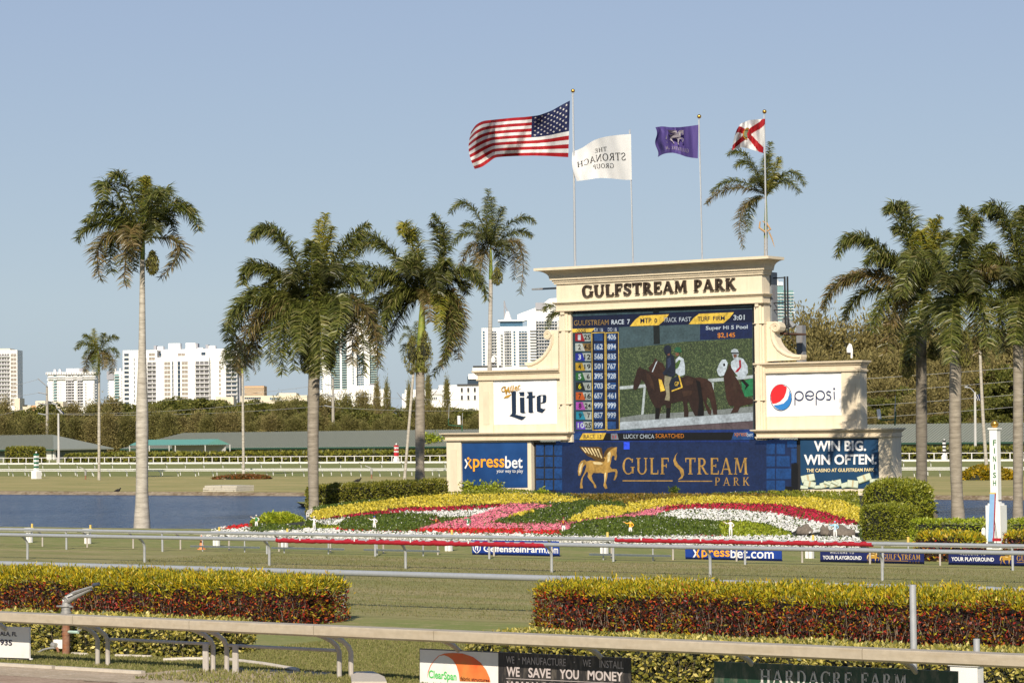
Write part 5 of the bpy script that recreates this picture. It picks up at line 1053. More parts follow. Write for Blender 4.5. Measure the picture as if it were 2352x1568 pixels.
for px in (785, 1700, 1430, 2095+280, 360, 60): MB().tube([(Gx(px, Y1).x, Y1+.1, 0), (Gx(px, Y1).x, Y1+.1, z1_-.2), (Gx(px, Y1).x, Y1, z1_-.12)], .04, 8).build('post', STEELP, e, smooth=True)
def rail_line(Y, ztop, r, posts, Yo, label, pr, x0, x1, wraps=(), m=PIPE, joint=None, foot=0, flat=False, grp='grey pipe rails of the turf course'):
    e = empty('running_rail', Gx((x0+x1)/2, Y), label, 'rail', grp); A, B = Gx(x0, Y).x, Gx(x1, Y).x
    n = max(1, int((B-A)/6)); xs = [A+(B-A)*i/n for i in range(n+1)]
    for a, c in zip(xs[:-1], xs[1:]):
        if flat: MB().box((a+.01, Y-.04, ztop-.06), (c-.01, Y+.04, ztop)).build('rail_strip', m, e)
        else: MB().tube([(a+.006, Y, ztop-r), (c-.006, Y, ztop-r)], r, 10).build('rail_pipe', m, e, smooth=True)
        if not flat: MB().tube([(c-.12, Y, ztop-r), (c+.12, Y, ztop-r)], r*1.1, 10).build('pipe_sleeve', m, e, smooth=True)
    for w_ in wraps:
        a, c = PY(w_[0], 1240, Y).x, PY(w_[1], 1240, Y).x; N_p = int((c-a)/.16); pts = [(a+(c-a)*i/N_p, Y+random.uniform(-.006, .006), ztop-r-.012-.02*abs(sin(i*1.3))+random.uniform(-.006, .006)) for i in range(N_p+1)]
        wr = MB().tube(pts, [r*1.28*(1+.07*random.uniform(-1, 1)) for _ in pts], 10).build('red_padding', RED, e, smooth=True)
        for k_ in range(int((c-a)/2.6)):
            x = a+1.2+k_*2.6; MB().box((x-.02, Y-r*1.36, ztop-r*1.1), (x+.03, Y-r*1.30, ztop+.01)).build('white_tie', WHITEP, wr)
    for p in posts:
        x = PY(p, 1270, Yo).x; goose(e, x, Y, Yo, ztop-r*1.5, pr, STEELP, foot=foot, bend=.3)
    return e
pA = [p*K for p in (-390, 110, 578, 1077, 1622, 2206, 2840, 3528, 4290)]
YA = 76.7; zA = topz(1176, 1243.5, YA)
rail_line(YA, zA, .075, pA, YA+.35, 'grey rail on curved posts in the middle of the turf, padded red left of centre', .05, -60, 2440, wraps=((636, 1251.5),))
YB1 = 84.4; zB1 = topz(1176, 1230, YB1)
rail_line(YB1, zB1, .07, [p*K for p in (-130, 266, 650, 1068, 1501, 1957, 2453, 2980, 3531, 4050)], YB1+.05, 'grey rail before the flower bed, padded red on its right half', .045, -60, 2440, wraps=((1414, 2004),))
YB2 = 86.2; zB2 = .74
xs2 = PY(170*K, 1255, YB2+.3).x; dx2 = PY(349*K, 1255, YB2+.3).x-xs2
e = empty('running_rail', Gx(1000, YB2), 'thin low rail with pale flat top directly before the flower bed', 'rail')
A, B = Gx(-60, YB2).x, Gx(2440, YB2).x; MB().box((A, YB2-.05, zB2-.05), (B, YB2+.05, zB2)).build('rail_strip', mat('pale_strip', (.68, .68, .64), .5, .08), e)
x = xs2-dx2*2
while x < B: goose(e, x, YB2, YB2+.3, zB2-.05, .038, RAILP, bend=.22); x += dx2
# upright steel pipes in front of the croton hedge
for (px, yt, Y, r, lb) in ((2095.5, 1342, 43.6, .062, 'tall galvanised pipe standing before the right croton hedge'), (2240, 1466, 43.2, .06, 'short galvanised pipe behind the near rail at the far right, with a white box')):
    x = Gx(px, Y).x; zt_ = topz(px, yt, Y); o = empty('pipe_post', (x, Y, 0), lb, 'post', 'galvanised pipe posts behind the near rail'); MB().tube([(x, Y, -.05), (x, Y, zt_)], r, 12).build('pipe', STEELP, o, smooth=True)
p = PY(*zm(1885, 1310), 42.6); o = empty('junction_box', p, 'white electric box below the rail in the bottom right corner', 'box')
MB().box((p.x-.3, 42.45, p.z-.45), (p.x+.22, 42.7, p.z+.24)).build('box_body', WHITEP, o); MB().box((p.x-.33, 42.42, p.z+.22), (p.x+.25, 42.73, p.z+.27)).build('box_lid', WHITEP, o); MB().tube([(p.x+.3, 42.5, p.z-.1), (p.x+.42, 42.5, p.z-.1)], .04, 8).build('hose_tap', STEELP, o)

# ------------------------------------------------------------ sponsor boards on the near rail
def board(z, pts, Y, label, mats, thick=.04, edge=None):
    P = [PY(*z(*p), Y) for p in pts]; c = (P[2]+P[3])/2; e = empty('sponsor_board', c, label, 'sign', 'sponsor boards on the rails')
    MB().extr(P, (0, thick, 0)).build('board_panel', mats, e); return e
def on(e, z, pts, Y, m, name='print', lay=1): return MB().flat([PY(*z(*p), Y-.006*lay) for p in pts]).build(name, m, e)
def ont(e, s, z, q, Y, m, bold=.012, lay=2, sp=1.0, name='lettering'):
    v, f = textgeom(s, bold, 3, sp); qq = q4(z, *q); return MB().add([PY(*qq(a, w_), Y-.006*lay) for a, w_ in v], f).build(name, m, e)
YS = 41.88
BG = mat('board_white', (.74, .72, .69), .5, .03, 2, dirt=((.5, .45, .38), (3, 3, 3), .25)); BKB = mat('board_black', (.022, .020, .021), .45, .1, 3, dirt=((.2, .17, .14), (9, 9, 2), .7)); BGR = mat('board_green', (.016, .055, .03), .45, .1, 3, dirt=((.25, .22, .17), (7, 7, 3), .5)); LTX = mat('board_lettering', (.58, .55, .52), .6, .05, 4)
e = board(zc, [(-150, 1077), (252, 1088), (252, 1365), (-150, 1350)], YS, 'white sponsor board at the left edge with black text ALA, FL 935', BG)
DK = mat('board_ink', (.03, .025, .05), .5, .05); ont(e, 'ALA, FL', zc, ((0, 1122), (143, 1128), (143, 1172), (0, 1164)), YS, DK, .02); ont(e, '935', zc, ((0, 1190), (103, 1196), (103, 1246), (0, 1240)), YS, DK, .025)
MB().obox(PY(*zc(-150, 1352), YS), PY(*zc(268, 1366), YS)-PY(*zc(-150, 1352), YS), (0, .05, 0), (0, 0, .03)).build('edge_strip', WHITEP, e)
e = board(zsg1, [(42, 62), (1300, 120), (1306, 420), (42, 362)], YS, 'sponsor board with orange fan logo, left half white and right half black', BKB)
on(e, zsg1, [(44, 68), (512, 88), (512, 420), (44, 400)], YS, BG, 'white_half')
arc_o = [(88, 240), (92, 200), (105, 165), (130, 130), (155, 105), (190, 92), (240, 88), (300, 92), (360, 112), (405, 145), (440, 190), (460, 235), (466, 264), (282, 258), (276, 210), (262, 165), (240, 130), (215, 112), (190, 102), (160, 106), (130, 135), (108, 168), (95, 205)]
on(e, zsg1, arc_o, YS, mat('print_fan_orange', lin('E2622E'), .5, .05, 2, c2='C98040'), 'fan_logo', 2)
ont(e, 'ClearSpan', zsg1, ((96, 190), (262, 205), (262, 268), (96, 252)), YS, mat('print_green', lin('4FC060'), .5, .04), .02, 3); ont(e, 'fabric structures', zsg1, ((286, 230), (458, 242), (458, 262), (286, 252)), YS, mat('print_maroon', lin('5A2018'), .5), .01, 4)
LT3 = mat('print_board_grey', lin('B9AEAC'), .5, .06)
for s_, q in (('WE', ((560, 108), (608, 110), (608, 152), (560, 150))), ('MANUFACTURE', ((656, 112), (915, 124), (915, 168), (656, 156))), ('WE', ((1018, 128), (1066, 130), (1066, 172), (1018, 170))), ('INSTALL', ((1118, 132), (1260, 140), (1260, 184), (1118, 176)))): ont(e, s_, zsg1, q, YS, LT3, .0)
on(e, zsg1, disc(636, 126, 5, 5, n=10), YS, LT3, 'dot'); on(e, zsg1, disc(967, 144, 4, 4, n=10), YS, LT3, 'dot')
for s_, q in (('WE', ((562, 170), (640, 173), (640, 232), (562, 229))), ('SAVE', ((692, 176), (825, 182), (825, 241), (692, 235))), ('YOU', ((878, 184), (994, 190), (994, 248), (878, 243))), ('MONEY', ((1046, 190), (1258, 200), (1258, 260), (1046, 250)))): ont(e, s_, zsg1, q, YS, LT3, .025)
on(e, zsg1, [(558, 239), (1200, 268), (1200, 271), (558, 242)], YS, LT3, 'rule'); ont(e, 'WWW.CALL', zsg1, ((562, 256), (900, 270), (900, 320), (562, 306)), YS, LT3, .02)
e = board(zsg2, [(58, 97), (1068, 138), (1068, 330), (58, 290)], YS, 'dark green sponsor board with grey letters HARDACRE FARM', BGR)
qh = q4(zsg2, (248, 128), (632, 143), (632, 203), (248, 188)); qf = q4(zsg2, (665, 143), (857, 151), (857, 211), (665, 203))
for w_, q in (('HARDACRE', qh), ('FARM', qf)):
    for cells in roman_line(w_, .12, k=.18, n=.09):
        b = MB(); [b.flat([PY(*q(x, y), YS-.012) for x, y in p]) for p in cells]; b.build('lettering', LTX, e)
# ------------------------------------------------------------ signs before the flower bed
YSG = 87.2
SB = mat('sign_blue', lin('16337F'), .4, .05, 1, c2='1B3F94'); SBD = mat('sign_navy', lin('1A2358'), .4, .05, 1)
def lowsign(z, pts, label, m):
    e = board(z, pts, YSG, label, m, .05); P = [PY(*z(*p), YSG) for p in pts]; L_ = P[1].x-P[0].x
    for k in range(3): x = P[0].x+L_*(.12+.38*k); MB().box((x, YSG+.05, 0), (x+.06, YSG+.1, P[3].z+.3)).build('leg', STEELP, e)
    return e
e = lowsign(zj, [(302, 1252), (1085, 1262), (1090, 1396), (312, 1382)], 'royal blue board lettered in white serif with a round crest', SB)
ont(e, 'GelfensteinFarm', zj, ((412, 1298), (968, 1305), (968, 1366), (412, 1356)), YSG, WT, .02); ont(e, '.com', zj, ((974, 1322), (1080, 1326), (1080, 1372), (974, 1370)), YSG, WT, .01)
on(e, zj, [(310, 1275), (390, 1275), (386, 1340), (352, 1378), (318, 1340)], YSG, WT, 'crest', 1); on(e, zj, [(318, 1280), (382, 1280), (378, 1336), (352, 1366), (326, 1336)], YSG, SB, 'crest_field', 2); on(e, zj, [(334, 1285), (342, 1285), (342, 1305), (360, 1305), (360, 1285), (368, 1285), (362, 1345), (354, 1345), (354, 1315), (344, 1315), (344, 1340), (337, 1335)], YSG, WT, 'crest_monogram', 3)
e = lowsign(zk, [(90, 1312), (952, 1330), (955, 1448), (94, 1436)], 'blue board lettered xpressbet.com in orange and white', SB)
ont(e, 'press', zk, ((238, 1340), (490, 1345), (492, 1424), (238, 1430)), YSG, OR, .015); ont(e, 'bet.com', zk, ((498, 1322), (884, 1332), (884, 1418), (498, 1412)), YSG, WT, .01)
for pp, m in (([(160, 1335), (176, 1335), (196, 1372), (172, 1410), (156, 1410), (180, 1372)], WT), ([(205, 1335), (220, 1335), (202, 1372), (226, 1412), (208, 1412), (186, 1372)], OR)): on(e, zk, pp, YSG, m, 'letter_stroke', 2)
def welcome(z, x0, y0, x1, y1, label, s_=1.0):
    """navy board: WELCOME TO YOUR PLAYGROUND, winged horse, park name"""
    W, H_ = x1-x0, y1-y0
    R_ = lambda u, v: (x0+u*W, y0+v*H_+u*W*.0145)
    e = lowsign(z, [R_(0, 0), R_(1, 0), R_(1, 1), R_(0, 1)], label, SBD)
    Q = lambda a, b_, c, d: (R_(a, b_), R_(c, b_), R_(c, d), R_(a, d))
    ont(e, 'WELCOME TO', z, Q(.095, .16, .325, .28), YSG, WT, .0, sp=1.5); ont(e, 'YOUR PLAYGROUND', z, Q(.025, .42, .40, .68), YSG, WT, .02)
    pl = lambda x, y, l: PY(*z(*R_(.45+(x-97)/251*.12, .0+(y-134)/268*.92)), YSG-.008*(2+l)); winged_horse(pl, (GT, mat('print_gold_dark', (.22, .13, .03), .5), mat('print_gold_light', (.72, .55, .25), .5)), 'logo', e)
    pc = lambda x, y: PY(x, y, YSG-.012); c4 = [z(*p) for p in Q(.60, .26, .965, .62)]; logo_name(quad(*c4[0], *c4[1], *c4[2], *c4[3]), pc, GT, e, .17)
    on(e, z, Q(.60, .70, .85, .73), YSG, GT, 'logo_rule'); c4 = [z(*p) for p in Q(.86, .74, .965, .90)]; q = quad(*c4[0], *c4[1], *c4[2], *c4[3])
    for cells in roman_line('PARK', .35, k=.15, n=.08): b = MB(); [b.flat([pc(*q(x, y)) for x, y in p]) for p in cells]; b.build('logo_letter', GT, e)
    return e
welcome(zm, 602, 205, 1492, 330, 'navy board WELCOME TO YOUR PLAYGROUND left of the crotons')
welcome(zm, 1704, 216, 2680, 345, 'navy board WELCOME TO YOUR PLAYGROUND at the right edge below the finish post')
# empty sign frames lying low before the bed
LB = ('bare sign frame left of the pair, beside the orange cone', 'bare sign frame below the first white statue', 'bare sign frame between the white posts left of the crested board', 'bare sign frame in the middle below the yellow statue')
for k_, (a, c, y0, y1) in enumerate(((zc(1635, 415), zf(82, 430), 0, 0), (zf(185, 432), zf(805, 442), 0, 0), (zf(975, 445), zf(1622, 458), 0, 0), (zj(1360, 1402), zj(2090, 1420), 0, 0))):
    p, q = PY(*a, 85.4), PY(*c, 85.4); e = empty('sign_frame', (p.x, 85.4, 0), LB[k_], 'sign frame', 'empty sign frames before the flower bed')
    MB().box((p.x, 85.38, .17), (q.x, 85.42, .25)).build('bottom_bar', MATS['pale_strip'], e); L_ = q.x-p.x
    for u in (.17, .78): MB().tube([(p.x+L_*u, 85.43, 0), (p.x+L_*u, 85.43, .82)], .028, 6).build('upright', STEELP, e)
    MB().box((p.x+L_*.1, 85.38, .76), (q.x-L_*.1, 85.42, .82)).build('top_bar', MATS['pale_strip'], e)
# cone
CONE = mat('cone_orange', lin('E08A55'), .6, .1, 5); p = PY(*zc(1730, 435), 86.8); p.z = 0
o = tag(MB().tube([p+Vector((0, 0, 0)), p+Vector((0, 0, .03)), p+Vector((0, 0, .035)), p+Vector((0, 0, .62))], [.2, .2, .12, .03], 12).build('traffic_cone', CONE), 'faded orange cone on the grass left of the flower bed', 'cone')
# white equipment posts with yellow tops
YQ = 89.5
mk = [(zc(258, 385), zc(269, 200), 'first white twin leg box post from the left edge, with yellow tip'), (zc(758, 400), zc(765, 210), 'second white twin leg box post from the left, with pinkish tip'), (zc(1862, 415), zc(1880, 228), 'white twin leg box post beside the orange cone'),
      (zf(300, 425), zf(310, 240), 'white twin leg box post under the white border near the first white statue'), (zf(1705, 450), zf(1722, 252), 'white box post leaning left of the crested blue board'), (zj(1500, 1400), zj(1508, 1180), 'white twin leg box post below the yellow statue'),
      (zk(1212, 1448), zk(1225, 1205), 'white twin leg box post below the pale blue statue'), (zk(2062, 1440), zk(2068, 1222), 'yellow tipped post behind the navy board left of the crotons')]
YT_ = mat('yellow_tip', (.70, .50, .12), .6, .1)
for (a, t__, lb) in mk:
    p = PY(*a, YQ); zt_ = PY(*t__, YQ).z; x = p.x; e = empty('box_post', (x, YQ, 0), lb, 'post', 'white box posts before the flower bed')
    MB().tube([(x+.14, YQ, 0), (x+.14, YQ, zt_-.24)], .035, 8).build('pole', STEELP, e, smooth=True); MB().tube([(x+.14, YQ, zt_-.24), (x+.14, YQ, zt_)], .05, 8).build('tip', YT_, e, smooth=True)
    if zt_ > 0 and 'tipped post' not in lb:
        MB().box((x-.2, YQ-.18, .52), (x+.2, YQ+.05, .70)).build('box', WHITEP, e)
        for d_ in (-.1, .06): MB().box((x+d_-.06, YQ-.1, -.02), (x+d_+.06, YQ, .52)).build('leg', WHITEP, e)

# ------------------------------------------------------------ jockey statues (one continuous body each)
def statue_mesh():
    S = [  # joints x (picture right), y (back), z ; radius
        ((0, 0, .54), .070), ((0, 0, .62), .066), ((0, 0, .72), .080), ((0, .005, .80), .072), ((0, 0, .855), .030), ((0, -.01, .90), .044), ((0, -.005, .955), .050), ((0, 0, .99), .03),
        ((-.085, 0, .795), .037), ((-.20, -.02, .755), .030), ((-.315, -.05, .835), .024), ((-.37, -.06, .862), .026),       # pointing arm
        ((.085, 0, .795), .037), ((.195, .02, .68), .030), ((.11, -.04, .57), .024), ((.085, -.05, .55), .024),             # hand on hip
        ((-.055, 0, .47), .060), ((-.06, -.01, .28), .040), ((-.062, 0, .10), .034), ((-.065, 0, .035), .032), ((-.075, -.06, .02), .024),
        ((.055, 0, .47), .060), ((.065, -.01, .28), .040), ((.07, 0, .10), .034), ((.075, 0, .035), .032), ((.085, -.06, .02), .024)]
    E_ = [(0, 1), (1, 2), (2, 3), (3, 4), (4, 5), (5, 6), (6, 7), (3, 8), (8, 9), (9, 10), (10, 11), (3, 12), (12, 13), (13, 14), (14, 15), (0, 16), (16, 17), (17, 18), (18, 19), (19, 20), (0, 21), (21, 22), (22, 23), (23, 24), (24, 25)]
    me = bpy.data.meshes.new('s'); me.from_pydata([p for p, r in S], E_, []); o = bpy.data.objects.new('s', me); COL.objects.link(o)
    md = o.modifiers.new('k', 'SKIN'); o.modifiers.new('d', 'SUBSURF').levels = 2; o.modifiers['d'].render_levels = 2
    for i, (p, r) in enumerate(S): me.skin_vertices[0].data[i].radius = (r, r*.82 if i in (1, 2, 3) else r)
    me.skin_vertices[0].data[0].use_root = True
    ev = o.evaluated_get(bpy.context.evaluated_depsgraph_get()); m2 = bpy.data.meshes.new_from_object(ev); bpy.data.objects.remove(o); bpy.data.meshes.remove(me); return m2
SM = statue_mesh(); SKIN = mat('painted_skin', (.60, .40, .27), .6, .05, 3); WPN = mat('statue_white', (.76, .75, .73), .5, .04, 3)
def stm(n, c): return mat('statue_'+n, c, .5, .05, 3)
ST = {'green': lin('1E7A46'), 'maroon': lin('7A1424'), 'yellow': lin('F0AE22'), 'blue': lin('8CC8E8'), 'navy': lin('1A2440'), 'cobalt': lin('2A55A8')}
ST = {k: stm(k, v) for k, v in ST.items()}; ST['white'] = WPN; ST['redtrim'] = stm('trim', lin('9A3A34'))
def statue(px, pfoot, ptop, Y, vest, sleeve, cap, label, pattern=None):
    g = PY(px, pfoot, Y); s_ = (PY(px, ptop, Y).z-g.z)/1.03
    e = empty('jockey_statue', g, label, 'statue', 'painted jockey statues pointing left in the flower bed', rotz=PSI*.55)
    me = SM.copy(); me.name = 'body'; me.materials.clear()
    for m in (SKIN, ST[vest], ST[sleeve], WPN, ST['maroon']): me.materials.append(m)
    for p in me.polygons:
        c = p.center; i = 3
        if c.z > .845 and abs(c.x) < .1: i = 0
        elif c.x < -.315 or (c.z < .60 and c.z > .5 and c.x > .075 and c.y < -.03): i = 0
        elif c.z > .545 and abs(c.x) < .085: i = 1
        elif c.z > .545: i = 2
        elif c.z < .09: i = 4
        p.material_index = i; p.use_smooth = True
    o = link('body', me, e); o.scale = (s_, s_, s_)
    b = MB(); n = 14
    for j in range(5):
        th = j/4*pi/2; 
        for k in range(n): b.v.append((.058*cos(th)*cos(2*pi*k/n), -.005+.062*cos(th)*sin(2*pi*k/n), .955+.058*sin(th)))
    b.f = [(j*n+k, j*n+(k+1) % n, (j+1)*n+(k+1) % n, (j+1)*n+k) for j in range(4) for k in range(n)]; b.m = [0]*len(b.f)
    b.extr([(-.045, -.05, .956), (.045, -.05, .956), (.03, -.105, .95), (-.03, -.105, .95)], (0, 0, .012))
    c = b.build('cap', ST[cap], e, local=True, smooth=True); c.scale = (s_, s_, s_)
    b = MB()      # nose and a hint of the brows, fingers of the pointing hand
    b.box((-.008, -.068, .895), (.008, -.05, .925)); b.tube([(-.022, -.048, .932), (.022, -.048, .932)], .005, 4); b.tube([(-.014, -.052, .880), (.014, -.052, .880)], .004, 4)
    b.tube([(-.375, -.065, .866), (-.425, -.075, .885)], [.011, .007], 6)
    for k in range(3): b.tube([(-.375, -.065-.012*k, .858-.006*k), (-.402, -.075-.012*k, .852-.006*k), (-.385, -.078-.012*k, .840-.006*k)], [.010, .009, .007], 5)
    b.tube([(-.365, -.05, .875), (-.382, -.058, .895)], [.010, .007], 5)
    f = b.build('face_and_fingers', SKIN, e, local=True, smooth=True); f.scale = (s_, s_, s_)
    if pattern:
        b = MB()
        if pattern == 'dots':
            for k in (-1, 0, 1): b.flat([(k*.038+.013*cos(q), -.087, .74+.022*sin(q)) for q in (0, pi/2, pi, 3*pi/2)])
            pm = ST['navy']
        elif pattern == 'diamond': b.flat([(0, -.088, .80), (.035, -.088, .70), (0, -.088, .58), (-.035, -.088, .70)]); pm = WPN
        elif pattern == 'checks':
            for r_ in range(4):
                for k in (-1.5, -.5, .5, 1.5): b.flat([(k*.03+.014*cos(q), -.086, .60+r_*.055+.025*sin(q)) for q in (0, pi/2, pi, 3*pi/2)])
            pm = WPN
        elif pattern == 'sash': b.flat([(-.055, -.088, .82), (-.035, -.088, .82), (.01, -.088, .66), (-.01, -.088, .66)]); b.flat([(.055, -.088, .82), (.035, -.088, .82), (-.01, -.088, .66), (.01, -.088, .66)]); pm = ST['yellow']
        elif pattern == 'bands': b.box((-.18, -.06, .755), (-.165, -.05, .80)); b.box((-.15, -.06, .755), (-.135, -.05, .80)); b.box((.15, -.03, .70), (.165, -.02, .76)); pm = ST['redtrim']
        o = b.build('painted_pattern', pm, e, local=True); o.scale = (s_, s_, s_)
    return e
TT = lambda y: y*K
sts = [(1026, 2116, 2056, 'green', 'white', 'white', 'statue in green vest with white sleeves, leftmost, beside the bright shrub', None), (1257, 2122, 2062, 'white', 'white', 'white', 'all white statue standing before the yellow hedge tip', None),
       (1498, 2126, 2061, 'white', 'white', 'cobalt', 'white statue wearing a blue cap', None), (1746, 2130, 2062, 'maroon', 'maroon', 'maroon', 'dark red statue half hidden behind pink flowers, left one', 'sash'),
       (1872, 2130, 2060, 'green', 'green', 'green', 'statue in green jacket with white diamond, among pink flowers', 'diamond'), (2255, 2140, 2065, 'maroon', 'maroon', 'maroon', 'dark red statue with white trousers, in full view right of the pink band', 'sash'),
       (2522, 2146, 2074, 'yellow', 'yellow', 'navy', 'statue in yellow silks with black diamonds and dark cap', 'dots'), (2923, 2147, 2074, 'white', 'white', 'white', 'white statue with red armbands on the lime green patch', 'bands'), (3341, 2156, 2081, 'blue', 'blue', 'blue', 'pale blue and white chequered statue at the right end of the bed', 'checks')]
for (x, yf, yt, v, s_, c, lb, pt) in sts: statue(x*K, TT(yf), TT(yt), 98.5 if x != 1746 and x != 1872 else 103.5, v, s_, c, lb, pt)

# ------------------------------------------------------------ finish post
YF = 99.0; p = PY(*zs(230, 1420), YF); x0 = PY(*zs(162, 900), YF).x; x1 = PY(*zs(241, 900), YF).x; wq = x1-x0
e = empty('finish_post', ((x0+x1)/2, YF+wq/2, 0), 'tall white square post topped by a gold ball, reading FINISH', 'post')
ztp = PY(*zs(200, 158), YF).z; zbs = PY(*zs(200, 960), YF).z
MB().box((x0, YF, zbs+.2), (x1, YF+wq, ztp-.06)).build('shaft', WHITEP, e)
MB().box((x0-.05, YF-.05, ztp-.06), (x1+.05, YF+wq+.05, ztp)).build('cap_plate', WHITEP, e)
bx0, bx1 = PY(*zs(112, 1100), YF-.3).x, PY(*zs(265, 1100), YF-.3).x
MB().box((bx0, YF-.3, -.05), (bx1, YF-.3+(bx1-bx0), zbs-.02)).build('pedestal', WHITEP, e)
for k, (ex, z0_, z1_) in enumerate(((-.07, zbs-.02, zbs+.06), (-.15, zbs+.06, zbs+.13), (-.24, zbs+.13, zbs+.2))): MB().box((bx0-ex, YF-.3-ex, z0_), (bx1+ex, YF-.3+(bx1-bx0)+ex, z1_)).build('step_moulding', WHITEP, e)
MB().ball(((x0+x1)/2, YF+wq/2, ztp+.16), .165, 16).build('gold_ball', GOLD, e, smooth=True)
GT2 = mat('print_finish_green', lin('1C6B35'), .5)
for ch, (y0, y1) in zip('FINISH', ((283, 342), (367, 424), (452, 510), (536, 594), (622, 680), (704, 762))):
    v, f = textgeom(ch, .02); w0, w1 = (198, 208) if ch == 'I' else (188, 220); q = q4(zs, (w0, y0), (w1, y0), (w1, y1), (w0, y1)); MB().add([PY(*q(a, c), YF-.01) for a, c in v], f).build('letter', GT2, e)
# leaning blue board with red frame
e = empty('leaning_board', G(*zs(170, 1400)), 'pale blue board with red edge leaning against the finish post', 'board')
YLb = 98.3; P = [PY(*zs(*q), YLb+dy) for q, dy in (((155, 840), .25), ((206, 840), .25), ((188, 1342), 0), ((136, 1342), 0))]
MB().extr(P, (0, .05, 0)).build('blue_panel', mat('pale_blue_paint', lin('7FA6CC'), .6, .08, 2), e); P2 = [PY(*zs(*q), YLb+dy-.004) for q, dy in (((206, 840), .25), ((212, 840), .25), ((194, 1342), 0), ((188, 1342), 0))]
MB().extr(P2, (0, .07, 0)).build('red_edge', mat('red_paint', lin('A31C28'), .5, .08), e); P2 = [PY(*zs(*q), YLb+.245) for q in ((155, 834), (212, 834), (212, 848), (155, 848))]; MB().extr(P2, (0, .06, 0)).build('yellow_cap', YT_, e)
q_ = PY(*zs(225, 1325), YLb); MB().box((q_.x-.16, YLb-.05, q_.z-.06), (q_.x+.16, YLb+.1, q_.z+.06)).build('red_bracket', MATS['red_paint'], e); MB().tube([PY(*zs(205, 1120), YLb+.1), PY(*zs(232, 1310), YLb)], .012, 5).build('stay', BLACKM, e)
p = PY(*zs(96, 1300), 98.0); e = empty('camera_post', (p.x, 98, 0), 'white meter head on a short yellow post left of the finish post', 'post'); MB().tube([(p.x, 98, 0), (p.x, 98, p.z-.02)], .04, 8).build('pole', YT_, e); MB().box((p.x-.07, 97.9, p.z), (p.x+.07, 98.05, p.z+.32)).build('head', WHITEP, e); MB().ball((p.x, 97.95, p.z+.32), .08, 10).build('hood', WHITEP, e, smooth=True)
# ------------------------------------------------------------ sprinkler gun
YG = PY(*zgun(320, 835), 50).normalized(); gp = G(*zgun(320, 838)); YG = gp.y
RUST = mat('rusty_pipe', (.26, .10, .045), .85, .25, 6, c2='8A6A58'); GUNM = mat('weathered_alloy', (.36, .35, .33), .5, .2, 8, metal=.4); GW = lambda x, y, d=0: PY(*zgun(x, y), YG+d)
e = empty('sprinkler_gun', gp, 'big weathered irrigation gun on a rusty riser pipe behind the left rail', 'sprinkler')
MB().tube([(gp.x, YG, -.05), GW(322, 350)], .088, 12).build('riser_pipe', RUST, e, smooth=True)
for y in (548, 598): q = GW(320, y); MB().tube([q-Vector((0, 0, .025)), q+Vector((0, 0, .025))], .10, 12).build('pipe_flange', RUST, e, smooth=True)
MB().tube([GW(321, 368), GW(321, 352), GW(321, 350), GW(321, 300)], [.125, .125, .105, .105], 12).build('valve_body', GUNM, e, smooth=True)
q = GW(312, 292); MB().tube([q-Vector((.27, 0, 0)), q+Vector((.24, 0, 0))], .02, 6).build('clamp_bar', GUNM, e); MB().tube([q, q+Vector((0, 0, .03))], .15, 14).build('flange_plate', GUNM, e, smooth=True)
MB().tube([GW(322, 285), GW(325, 250), GW(335, 225), GW(365, 215)], [.10, .095, .085, .075], 10).build('elbow', GUNM, e, smooth=True)
MB().tube([GW(345, 228), GW(460, 165), GW(600, 95)], [.07, .055, .04], 10).build('barrel', GUNM, e, smooth=True)
MB().tube([GW(335, 175, -.05), GW(420, 135, -.05), GW(640, 58, -.05)], [.03, .045, .02], 6).build('drive_arm', GUNM, e, smooth=True); MB().tube([GW(625, 52, -.05), GW(690, 38, -.05)], [.045, .035], 8).build('splash_vane', mat('dark_vane', (.05, .06, .08), .5, .1), e, smooth=True)
MB().tube([GW(310, 290, -.06), GW(285, 215, -.06), GW(315, 180, -.06), GW(345, 215, -.06)], .025, 6).build('counterweight', GUNM, e, smooth=True); MB().tube([GW(330, 183, -.08), GW(390, 158, -.08)], .016, 5).build('white_rod', WHITEP, e)
q = GW(350, 575); MB().tube([q, GW(400, 578, -.1), GW(455, 580, -.12)], .035, 8).build('side_valve', mat('mint_pipe', (.45, .6, .5), .6, .1), e, smooth=True); MB().tube([GW(470+22*cos(a_), 545+20*sin(a_), -.12) for a_ in [k*pi/5 for k in range(10)]], .014, 5).build('hose_loop', GUNM, e)
p = G(*zgun(225, 820)); e = empty('valve_box', p, 'small white sprinkler control box lying at the foot of the hedge', 'box'); MB().obox(p+Vector((-.16, 0, .12)), (.32, .05, 0), (-.03, .25, 0), (.03, 0, .2)).build('box_body', WHITEP, e); MB().tube([p+Vector((-.14, -.03, .2)), p+Vector((-.02, -.03, .18))], .07, 10).build('round_port', GUNM, e, smooth=True); MB().tube([p+Vector((.05, 0, 0)), p+Vector((-.02, 0, .14))], .03, 6).build('rusty_foot', RUST, e)
p = PY(*zgun(190, 755), YG); tag(MB().tube([PY(*zgun(0, 808), YG), PY(*zgun(60, 775), YG), PY(*zgun(130, 757), YG), p], .022, 6).build('hose', mat('grey_hose', (.3, .3, .3), .6)), 'thin grey hose rising from the grass to the small white box', 'hose')
for k_, (a, c) in enumerate(((zgun(385, 838), zgun(560, 848)), (zc(990, 1345), zc(1300, 1355)))): p, q = G(*a), G(*c); tag(MB().tube([p+Vector((0, 0, .04)), q+Vector((0, 0, .04))], .035, 8).build('ground_pipe', PVC, smooth=True), ('white pipe on the ground right of the rusty riser', 'white pipe on the ground below the low left hedge')[k_], 'pipe', 'pipes at the foot of the low hedge')
